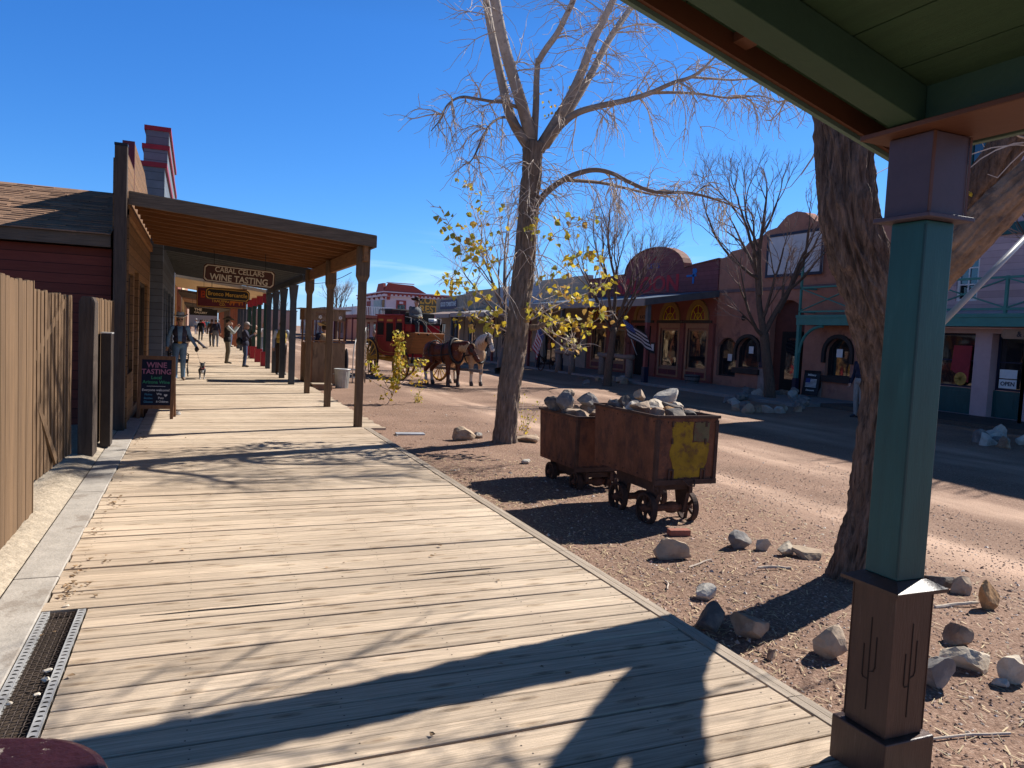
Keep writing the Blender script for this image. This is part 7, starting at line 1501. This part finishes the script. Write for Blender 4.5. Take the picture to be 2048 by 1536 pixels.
# booth, its keeper, bin, hand rails, planter
def booth():
    c = Vector((3.55, 22.95, -.12)); t = thing('ticket_booth', 'weathered plywood ticket booth with a framed top board', 'booth', tuple(c)); pl = pm('weathered_plywood', (.235,.155,.095), .3, 3, (3,3,.7), .85, .25, 18, (8,8,1), c2=(.12,.08,.05), c2s=2, c2lo=.55); dk = pm('booth_side_wood', (.22,.10,.045), .3, 4)
    b = MB(); b.box(-.36, .58, -.36, -.335, .06, 1.29); b.build('front_panel', pl, t, bevel=.003); b = MB(); b.box(-.58, -.362, -.36, -.34, .04, 1.31); b.build('corner_board', dk, t); b = MB(); b.box(-.58, -.555, -.339, .55, .05, 1.28); b.build('side_panel', dk, t); b = MB(); b.box(.56, .58, -.334, .55, .05, 1.28); b.build('side_panel', pl, t); b = MB(); b.box(-.60, .60, -.42, -.30, 1.312, 1.34); b.build('counter', dk, t)
    for x, y in ((-.555, -.31), (.555, -.31), (-.555, .5), (.555, .5), (-.36, -.31)): b = MB(); b.box(x-.022, x+.022, y-.022, y+.022, .0 if y > 0 else 1.341, 1.96); b.build('upright', dk, t)
    b = MB(); b.box(-.63, .56, -.40, -.375, 1.93, 2.24); b.build('header_board', pl, t); b = MB(); b.box(-.64, -.615, -.374, .55, 1.93, 2.24); b.build('header_side', dk, t); b = MB(); b.box(-.75, .72, -.44, .6, 2.245, 2.275); b.build('roof', pl, t)
    text('TICKETS', .14, frame((-.05, -.404, 2.09), (1,0,0)), dk, t, bold=.003)
    for x in (-.18, .40):
        b = MB()
        for k in range(5): a = k*2*PI/5; b.ell((x+.035*math.cos(a), -.43, 2.03+.035*math.sin(a)), (.022,.012,.022), 6)
        b.build('paper_flower', M['white'], t)
    b = MB(); b.ell((.66, -.15, .72), (.07,.16,.42), 12); o = b.build('hanging_jacket', cl((.015,.015,.022)), t, smooth=True)
booth()
person('seated man in straw hat, plaid shirt and tan vest seen from behind in the booth', (3.60, 23.12, .14), .25, dict(sit, pel=(0,0,.75), che=(0,-.02,1.12), nek=(0,-.01,1.30), hed=(0,.03,1.44), hiL=(-.09,0,.74), hiR=(.09,0,.74), knL=(-.11,.40,.72), knR=(.11,.40,.72), anL=(-.11,.40,.30), anR=(.11,.40,.30), shL=(-.2,-.02,1.24), shR=(.2,-.02,1.24), elL=(-.25,.05,.98), elR=(.25,.05,.98), wrL=(-.12,.28,.95), wrR=(.12,.28,.95)), top=(.50,.32,.16), pants=(.03,.03,.05), sleeve=(.035,.038,.06), hat='cowboy', hatc=(.60,.46,.25), hair=(.05,.03,.02), voxel=.011)
b = MB(); b.cyl((0,0,0),(0,0,.80),.18,n=14); b.cyl((0,0,.80),(0,0,.84),.2,n=14); o = b.build('stool', M['darkwood'], loc=(3.60,23.1,-.12)); tag(o, 'wooden stool under the seated man inside the ticket booth', 'stool')
def bin_():
    p = G(686, 779, -.12); t = thing('trash_can', 'ribbed galvanised trash can standing beside the ticket booth', 'trash can', (p.x, p.y+.22, -.12)); n = 48; vs = []
    for r, z in ((.17,0),(.20,.3),(.22,.55)):
        for j in range(n): a = 2*PI*j/n; rr = r + (.006 if j % 2 else -.004); vs.append((rr*math.cos(a), rr*math.sin(a), z))
    b = MB(); b.add(vs, [(i*n+j, i*n+(j+1) % n, (i+1)*n+(j+1) % n, (i+1)*n+j) for i in range(2) for j in range(n)] + [tuple(range(n))]); b.build('body', pm('galvanised_can', (.42,.42,.39), .15, 6, rough=.5, metal=.4), t)
    b = MB(); b.lathe([(.222,.545),(.238,.55),(.238,.575),(.222,.58),(.21,.57)], n=32); b.build('rim', M['steel'], t, smooth=True)
    for sg in (-1, 1): b = MB(); b.tube([(sg*.215,-.05,.44),(sg*.26,-.03,.42),(sg*.26,.03,.42),(sg*.215,.05,.44)], .009, 6); b.build('handle', M['steel'], t)
bin_()
t = thing('boarding_steps', 'portable metal boarding steps with tall bent hand rails beside the bin', 'steps', (4.75, 24.0, -.18)); 
for x in (-.12, .12): b = MB(); b.tube([(x,-.1,.0),(x,-.1,.95),(x+.06,.05,1.25),(x+.26,.45,1.85),(x+.27,.5,.0)], .018, 8); b.build('hand_rail', M['steel'], t, smooth=True)
b = MB(); b.box(-.14,.14,-.1,.15,.22,.25); b.box(-.14,.14,.16,.4,.46,.49); b.build('tread', M['greyedge'], t)
b = MB(); b.tube([(.28,-.1,.0),(.28,-.1,.42),(.52,-.1,.42)], .018, 6); b.build('side_rail', M['darksteel'], t)
p = G(645, 781, -.1); t = thing('step_box', 'low wooden step box with pale sides by the booth', 'box', (p.x, p.y+.2, -.12)); b = MB(); b.box(-.26,.26,-.2,.2,0,.17); b.build('body', pm('step_wood', (.25,.15,.09), .2, 4), t, bevel=.005); b = MB(); b.box(-.27,.27,-.21,.21,.171,.20); b.build('lid', pm('step_pale', (.45,.36,.26), .2, 4), t, bevel=.004)

# ================================================================ stage coach and team
TH = R_(17); HC = Vector((math.sin(TH), -math.cos(TH), 0)); CC = Vector((7.42, 28.25, -.2)); RZ = math.atan2(HC.y, HC.x)
def tyre(t, c, r):
    w_ = [o for o in bpy.data.objects if o.name.startswith('wheel') and o.parent == t][-1]; b = MB(); b.lathe([(r,-.034),(r+.012,-.034),(r+.012,.034),(r,.034),(r,-.034)], n=36, M=Matrix.Translation(c) @ Matrix.Rotation(R_(-90), 4, 'X')); b.build('tyre', M['rustdark'], w_)
def coach():
    t = thing('stagecoach', 'red and wood stagecoach on yellow wheels halted in the dirt street', 'stagecoach', tuple(CC), RZ)
    red = pm('coach_red', (.27,.012,.018), .12, 5, rough=.35, bump=.03); wood = pm('coach_varnished_wood', (.24,.085,.022), .3, 3, (.8,.8,5), .45, .1, wave=('Z', 5, .4, .05)); yl = pm('wheel_yellow', (.50,.31,.05), .15, 6, rough=.6); dk = M['black']; lea = pm('black_leather', (.018,.016,.015), .3, 9, rough=.6)
    prof = [(-1.02,2.36),(.95,2.36),(.98,1.9),(1.02,1.5),(.98,1.22),(.80,.98),(.45,.86),(-.45,.86),(-.85,.98),(-1.05,1.22),(-1.10,1.5),(-1.06,1.9)]
    b = MB(); b.prism(prof, -.66, .66, 'Y'); body = b.build('body', red, t, bevel=.02)
    for sg in (-1, 1):
        y0, y1 = (sg*.663, sg*.675)
        dr = MB(); dr.prism([(-.33,2.28),(.33,2.28),(.34,1.2),(.30,.92),(-.30,.92),(-.34,1.2)], min(y0,y1), max(y0,y1), 'Y'); dr = dr.build('door', red, t)
        b = MB(); ya, yb = sorted((sg*.677, sg*.682)); b.prism([(-.24,2.08),(.24,2.08),(.24,1.55),(.12,1.38),(-.24,1.38)], ya, yb, 'Y'); b.build('window', M['dark'], dr); b = MB(); ya2, yb2 = sorted((sg*.676, sg*.684)); b.box(-.2,.2,ya2,yb2,2.14,2.22); b.build('gold_strip', M['gold'], dr)
        b = MB(); b.tube([(.29, sg*.69, 1.45),(.29, sg*.72, 1.45),(.24, sg*.72, 1.45)], .01, 6); b.build('handle', M['gold'], dr)
        for (a, c) in ((-.92,-.46),(.46,.86)):
            b = MB(); ya, yb = sorted((sg*.662, sg*.668)); b.prism([(a,2.10),(c,2.10),(c,1.62 if a < 0 else 1.42),(a,1.62)], ya, yb, 'Y'); b.build('window', M['dark'], t); b = MB(); b.box(a+.05,c-.05,ya,yb,2.16,2.23); b.build('gold_strip', M['gold'], t)
            b = MB(); ya, yb = sorted((sg*.662, sg*.674)); b.box(a-.05,a-.01,ya,yb,1.0 if abs(a)<.6 else 1.25,2.3); b.box(a,c,ya,yb,2.12,2.145); b.box(a,c,ya,yb,1.53 if a < 0 else 1.36,1.56 if a < 0 else 1.39); b.build('moulding', M['maroon'], t)
        b = MB(); pts = [(-1.0,sg*.668,1.42),(-.8,sg*.668,1.12),(-.4,sg*.668,.99),(.0,sg*.668,.97),(.4,sg*.668,.99),(.78,sg*.668,1.12),(.95,sg*.668,1.42)]; b.tube(pts, .012, 5); b.build('moulding', M['gold'], t)
    b = MB(); b.box(-1.08, 1.0, -.70, .70, 2.362, 2.41); b.build('roof', red, t, bevel=.012)
    b = MB(); 
    for sg in (-1,1): b.tube([(-.95,sg*.6,2.41),(-.95,sg*.6,2.58),(.5,sg*.6,2.58),(.5,sg*.6,2.41)], .014, 6)
    b.tube([(-.95,-.6,2.58),(-.95,.6,2.58)], .014, 6); b.build('roof_rail', dk, t)
    # front boot with wooden dash, seat
    b = MB(); b.prism([(.99,1.0),(1.30,.98),(1.72,1.72),(1.70,1.78),(.99,1.74)], -.63, .63, 'Y'); b.build('front_boot', wood, t, bevel=.008)
    b = MB(); b.bar((1.32,0,.985),(1.735,0,1.75),1.28,.012,up=(1,0,.3)); b.build('dash_board', wood, t)
    b = MB(); b.box(.985,1.33,-.64,.64,.86,.975); b.build('red_sill', red, t)
    b = MB(); b.box(1.0, 1.42, -.62, -.02, 1.79, 2.06); b.build('seat_box', red, t, bevel=.01); b = MB(); b.box(1.0, 1.42, .02, .62, 1.79, 2.06); b.build('seat_box', red, t, bevel=.01)
    b = MB(); b.box(.99, 1.44, -.64, .64, 2.062, 2.15); b.build('seat', lea, t, bevel=.02); b = MB(); b.box(.97, 1.03, -.64, .64, 2.151, 2.50); b.build('backrest', lea, t, bevel=.015)
    b = MB(); b.tube([(1.44,-.64,2.1),(1.44,-.66,2.3),(1.05,-.66,2.34)], .014, 6); b.tube([(1.44,.64,2.1),(1.44,.66,2.3),(1.05,.66,2.34)], .014, 6); b.build('seat_rail', M['steel'], t)
    b = MB(); b.prism([(-1.1,1.0),(-1.08,1.9),(-1.55,1.25),(-1.62,1.0)], -.55, .55, 'Y'); b.build('rear_boot', lea, t, bevel=.02)
    # running gear
    b = MB(); b.bar((-1.35,0,.72),(1.35,0,.62),.12,.10); b.bar((-1.3,.38,.70),(1.3,.38,.62),.09,.11); b.bar((-1.3,-.38,.70),(1.3,-.38,.62),.09,.11); b.build('perch', yl, t)
    for x, r, n_ in ((-1.20,.72,14), (1.18,.56,12)):
        b = MB(); b.bar((x,-.80,r),(x,.80,r),.11,.12); b.build('axle', yl, t); b = MB(); b.box(x-.08,x+.08,-.5,.5,r+.07,r+.20); b.build('bolster', yl, t)
        for sg in (-1, 1): spoked(t, (x, sg*.86, r), r, .06, yl, yl, n_, 'Y', .06, hubr=.17, spw=.035, rimmat=yl); tyre(t, (x, sg*.86, r), r)
    for sg in (-1, 1): b = MB(); b.tube([(-1.35,sg*.45,1.02),(-.6,sg*.45,.84),(.6,sg*.45,.84),(1.3,sg*.45,.98)], .04, 6); b.build('thoroughbrace', lea, t); b = MB(); b.bar((-1.35,sg*.45,.7),(-1.38,sg*.45,1.08),.06,.06); b.bar((1.28,sg*.45,.62),(1.31,sg*.45,1.0),.06,.06); b.build('brace_iron', dk, t)
    b = MB(); b.bar((1.0,0,.52),(4.9,0,.60),.09,.09); b.build('tongue', M['greyedge'], t); b = MB(); b.bar((1.62,-.9,.60),(1.62,.9,.60),.06,.08); b.bar((1.9,-.95,.62),(1.9,-.1,.62),.05,.05); b.bar((1.9,.1,.62),(1.9,.95,.62),.05,.05); b.build('singletree', M['greyedge'], t)
    for sg in (-1,1): b = MB(); b.ell((1.0, sg*.70, 1.62), (.07,.07,.12), 8); b.build('lamp', M['gold'], t)
    b = MB(); b.tube([(1.15,.30,2.24),(1.25,.45,2.24),(1.2,.58,2.24)], [.07,.075,.07], 8); o = b.build('blanket_roll', M['white'], t)
    b = MB(); b.box(-.9,-.35,-.4,.45,2.42,2.64); b.build('trunk', lea, t, bevel=.02); b = MB(); b.box(-.1,.35,-.2,.5,2.42,2.58); b.build('trunk', M['darkwood'], t, bevel=.02)
    return t
ct = coach()
def cpt(x, y, z): return tuple(CC + Matrix.Rotation(RZ, 3, 'Z') @ Vector((x, y, z)))
drv = person('coach driver in dark hat, grey jacket and pale gloves on the seat', cpt(1.16, -.30, 1.68), RZ-PI/2, dict(sit, hed=(0,.06,1.18), knL=(-.16,.40,.42), knR=(.16,.40,.42), anL=(-.18,.46,.06), anR=(.18,.46,.06), che=(0,.02,.86), nek=(0,.03,1.04), wrL=(-.05,.28,.66), wrR=(.05,.28,.66)), top=(.13,.135,.14), pants=(.03,.033,.04), vest=None, hat='cowboy', hatc=(.04,.02,.015), hair=(.45,.42,.4), voxel=.011, tache=(.45,.42,.40), hand='grip', sleeve=(.13,.135,.14), bulk=1.28, coat=1)
b = MB(); b.ell((-.05,.33,.64),(.05,.06,.045),10); b.ell((.05,.33,.64),(.05,.06,.045),10); b.build('gloves', cl((.55,.45,.22)), drv, smooth=True)
p_ = AY(748, 690, 31.5); person('person in black jacket standing behind the coach rear wheel', (p_.x, 31.5, -.2), .3, dict(), top=(.02,.022,.03), pants=(.06,.05,.05), hair=(.3,.22,.18), voxel=.014, coat=1)
HR = R_(-66)
def horse(label, loc, coat_, leg, mane, pose, blaze=None, socks=None):
    t = thing('horse', label, 'horse', loc, HR); C_ = pm('horse_coat', coat_, .18, 4, rough=.5, bump=.08, bs=60); Lm = pm('horse_lower_leg', leg, .15, 8); Hf = pm('hoof', (.09,.07,.06), .3, 10); Bz = pm('horse_blaze', blaze or coat_, .08, 8); So = pm('horse_sock', socks or leg, .1, 8)
    nk0, nk1, hd0, hd1 = pose
    pr = [('e',(.48,0,1.15),(.36,.29,.37),0),('e',(.05,0,1.13),(.55,.31,.34),0),('e',(-.50,0,1.20),(.36,.29,.33),0),('e',(.42,0,1.38),(.26,.14,.18),0),('e',(.70,0,1.10),(.20,.24,.28),0),('c',nk0,nk1,.225,.145,0),('c',Vector(nk0)-Vector((.12,0,.20)),Vector(nk1)-Vector((.08,0,.10)),.19,.12,0)]
    h0, h1 = Vector(hd0), Vector(hd1); d = (h1-h0).normalized(); up = Vector((0,0,1)); sd_ = d.cross(up).normalized(); fr_ = sd_.cross(d).normalized()
    pr += [('c',h0,h0.lerp(h1,.45),.125,.105,0),('c',h0.lerp(h1,.45),h1,.095,.075,3 if blaze else 0),('e',h1+d*.02,(.085,.085,.08),3 if blaze else 0),('e',h0+d*.14-fr_*.06,(.11,.085,.12),0)]
    if blaze: pr += [('c',h0+fr_*.075+d*.05,h0.lerp(h1,.6)+fr_*.06,.05,.045,3)]
    for sg in (-1,1): pr += [('c',h0-d*.07+sd_*sg*.07,h0-d*.20+sd_*sg*.10+fr_*.03,.035,.012,0)]
    for sg in (-1,1):
        dx = .05*sg
        pr += [('c',(.52,sg*.17,1.05),(.55+dx,sg*.18,.78),.15,.105,0),('c',(.55+dx,sg*.18,.78),(.57+dx,sg*.18,.48),.095,.07,0),('e',(.58+dx,sg*.18,.47),(.07,.065,.085),0),('c',(.57+dx,sg*.18,.45),(.56+dx,sg*.18,.17),.055,.052,1),('e',(.565+dx,sg*.18,.15),(.068,.065,.07),1),('c',(.57+dx,sg*.18,.13),(.60+dx,sg*.18,.05),.06,.078,2),
               ('e',(-.52,sg*.16,1.12),(.26,.16,.30),0),('c',(-.47,sg*.18,1.0),(-.42-dx,sg*.19,.80),.19,.13,0),('c',(-.42-dx,sg*.19,.80),(-.70-dx,sg*.18,.52),.115,.075,0),('e',(-.71-dx,sg*.18,.51),(.075,.06,.085),0),('c',(-.71-dx,sg*.18,.50),(-.66-dx,sg*.18,.18),.06,.055,4),('e',(-.655-dx,sg*.18,.16),(.07,.066,.075),4),('c',(-.65-dx,sg*.18,.13),(-.61-dx,sg*.18,.05),.062,.08,2)]
    sculpt('body', pr, [C_, Lm, Hf, Bz, So], t, .022, 4)
    mm = pm('horse_hair', mane, .25, 14, rough=.7)
    b = MB(); b.tube([(-.84,0,1.33),(-.93,0,1.22),(-.95,.01,.95),(-.93,.0,.62),(-.90,0,.45)], [.045,.06,.075,.06,.015], 10); b.build('tail', mm, t, smooth=True)
    b = MB(); rn = random.Random(6)
    a0, a1 = Vector(nk0)+Vector((-.05,0,.16)), h0+Vector((.0,0,.08))
    for k in range(46):
        f = k/45; p = a0.lerp(a1, f)+Vector((-.06*math.sin(f*PI),0,.055*math.sin(f*PI)+.0)); sg = -1
        q = [p+Vector((rn.uniform(-.02,.02), sg*.02, .03)), p+Vector((rn.uniform(-.03,.03), sg*.12, .0)), p+Vector((rn.uniform(-.05,.05), sg*.185, -.12)), p+Vector((rn.uniform(-.06,.06), sg*.19, -.24-rn.uniform(0,.08)))]
        b.tube(q, [.03,.03,.024,.006], 5)
    for k in range(12): p = h0-d*.10+fr_*.09; q = [p+sd_*rn.uniform(-.05,.05), p+fr_*.06+d*.08+sd_*rn.uniform(-.07,.07), p+fr_*.045+d*.22+sd_*rn.uniform(-.09,.09)]; b.tube(q, [.022,.02,.005], 5)
    b.build('mane', mm, t, smooth=True)
    lt = pm('harness_leather', (.018,.016,.018), .3, 9, rough=.5)
    b = MB(); ring = []
    for k in range(25): a = 2*PI*k/24; ring.append((.66+.10*math.sin(a)*-1+.02, .29*math.cos(a), 1.22+.40*math.sin(a)))
    b.tube(ring, .055, 8); b.build('collar', lt, t, smooth=True)
    b = MB(); ring2 = [(p[0]+.03, p[1]*1.06, 1.22+(p[2]-1.22)*1.06) for p in ring]; b.tube(ring2, .014, 6); b.build('hames', M['darksteel'], t, smooth=True)
    def girth(x, ry, rz_, zc, r=.022):
        b = MB(); b.tube([(x, ry*math.cos(2*PI*k/24), zc+rz_*math.sin(2*PI*k/24)) for k in range(25)], r, 6); b.build('strap', lt, t, smooth=True)
    girth(.28,.325,.385,1.13); girth(-.38,.315,.385,1.15)
    for sg in (-1,1):
        b = MB(); b.tube([(.64,sg*.30,1.1),(.28,sg*.335,1.05),(-.38,sg*.33,1.0),(-.95,sg*.30,.80)], .022, 6); b.tube([(.28,sg*.26,1.40),(-.38,sg*.22,1.44),(-.80,sg*.12,1.36)], .016, 6); b.tube([(-.38,sg*.31,1.28),(-.62,sg*.31,1.02),(-.86,sg*.16,.98)], .018, 6); b.build('trace', lt, t)
    # bridle
    def hring(f, r, th=.011):
        c = h0.lerp(h1, f); b = MB(); b.tube([c + sd_*math.cos(2*PI*k/16)*r + fr_*math.sin(2*PI*k/16)*r*1.08 for k in range(17)], th, 5); b.build('bridle', lt, t)
    hring(.18,.132); hring(.68,.102)
    for sg in (-1,1):
        b = MB(); b.tube([h0-d*.05+sd_*sg*.125, h0.lerp(h1,.45)+sd_*sg*.115, h0.lerp(h1,.72)+sd_*sg*.098], .010, 5); b.build('cheek_strap', lt, t)
        b = MB(); b.ell(h0.lerp(h1,.26)+sd_*sg*.122+fr_*.025, (.022,.022,.022), 8); b.build('eye', M['black'], t); b = MB(); c = h0.lerp(h1,.27)+sd_*sg*.145; b.bar(c-d*.06, c+d*.06, .012, .10, up=fr_); b.build('blinker', lt, t)
    b = MB(); b.ell(h1+d*.075+sd_*.035+fr_*.02,(.014,.014,.014),6); b.ell(h1+d*.075-sd_*.035+fr_*.02,(.014,.014,.014),6); b.build('nostrils', M['black'], t)
    return t
h1_ = (7.85, 24.75, -.2); h2_ = (8.88, 25.30, -.2)
horse('chestnut draft horse with blond mane and white hind socks, head lowered', h1_, (.105,.026,.011), (.10,.055,.04), (.50,.33,.18), ((.66,0,1.34),(1.10,.06,1.44),(1.24,.12,1.38),(1.46,.26,.98)), socks=(.55,.48,.42))
horse('pale palomino draft horse in black harness with a white face, head up', h2_, (.50,.33,.20), (.62,.55,.45), (.72,.66,.55), ((.66,0,1.36),(1.02,-.0,1.70),(1.14,-.03,1.74),(1.42,-.10,1.32)), blaze=(.66,.60,.52))
t = thing('reins', 'long reins running from the driver to the two horses', 'reins', cpt(1.5,-.3,2.35)); 
for k, (hx, hy, hz) in enumerate((h1_, h2_)):
    a = Vector(cpt(1.45,-.30,2.33)); m_ = Matrix.Rotation(HR,3,'Z'); c = Vector((hx,hy,hz)) + m_ @ Vector((.0,0,1.50)); e = Vector((hx,hy,hz)) + m_ @ Vector((.62,0,1.64)); o0 = Vector(t.location); b = MB(); b.tube([a-o0, a.lerp(c,.5)-Vector((0,0,.10))-o0, c-o0, e-o0], .012, 5); b.build('rein', pm('rein_leather', (.20,.15,.11)), t)
# ---- man behind the big tree across the street, board signs
person('person in dark top and grey trousers partly hidden by the big tree trunk', gp(1716, 835, -.1), PI/2, dict(), top=(.015,.02,.045), pants=(.28,.27,.25), shoes=(.05,.05,.06), hair=(.05,.04,.03), voxel=.014)
def aboard(px, py, lab, col, lines, X=18.6):
    p = G(px, py, 0); t = thing('sandwich_board', lab, 'sign', (p.x, p.y, 0), R_(-70)); t.scale = (.8, .8, .8)
    for sg in (-1, 1):
        T = Matrix.Translation((0, sg*.2, 0)) @ Matrix.Rotation(R_(-11*-sg), 4, 'X'); b = MB(); b.box(-.36,.36,-.015,.015,.06,1.15, M=T); b.build('panel', col, t, bevel=.006)
        if sg == -1:
            for (s_, size, z, m_) in lines: text(s_, size, T @ frame((0,-.018,z), (1,0,0)), m_, t, bold=.003, ext=.001)
            if not lines or lines[0][0] == 'Military':
                b = MB()
                for k in range(7): b.box(-.24,.24,-.020,-.016,.42+k*.055,.445+k*.055, M=T)
                b.build('stripes', M['white'], t); b = MB(); b.box(-.24,-.04,-.022,-.0205,.60,.80, M=T); b.build('canton', flat('canton_blue', (.03,.05,.2)), t)
aboard(1505, 775, 'dark chalk sandwich board with yellowish writing beside the adobe windows', M['black'], [('LUNCH', .16, .92, yel), ('SPECIALS', .12, .74, yel), ('TACOS', .13, .56, yel), ('BEER', .13, .38, yel)])
aboard(1622, 793, 'black sandwich board with a striped flag picture beside the adobe arch', M['black'], [('Military', .12, .95, whl), ('Discount', .10, .28, whl)])
def wreck(px, py, lab):
    p = G(px, py, -.1); t = thing('old_plough', lab, 'plough', tuple(p), .6)
    for y in (-.35,.35): spoked(t, (0,y,.36), .36, .04, M['rustdark'], M['rustdark'], 8, 'Y', .03, spw=.02)
    b = MB(); b.bar((0,-.4,.36),(0,.4,.36),.05,.05); b.bar((-.1,0,.36),(.9,0,.5),.06,.06); b.bar((-.2,0,.4),(-.7,.1,.9),.04,.04); b.build('frame', M['rustdark'], t)
wreck(1093, 742, 'old iron wheeled plough in front of the shop with the striped flag')
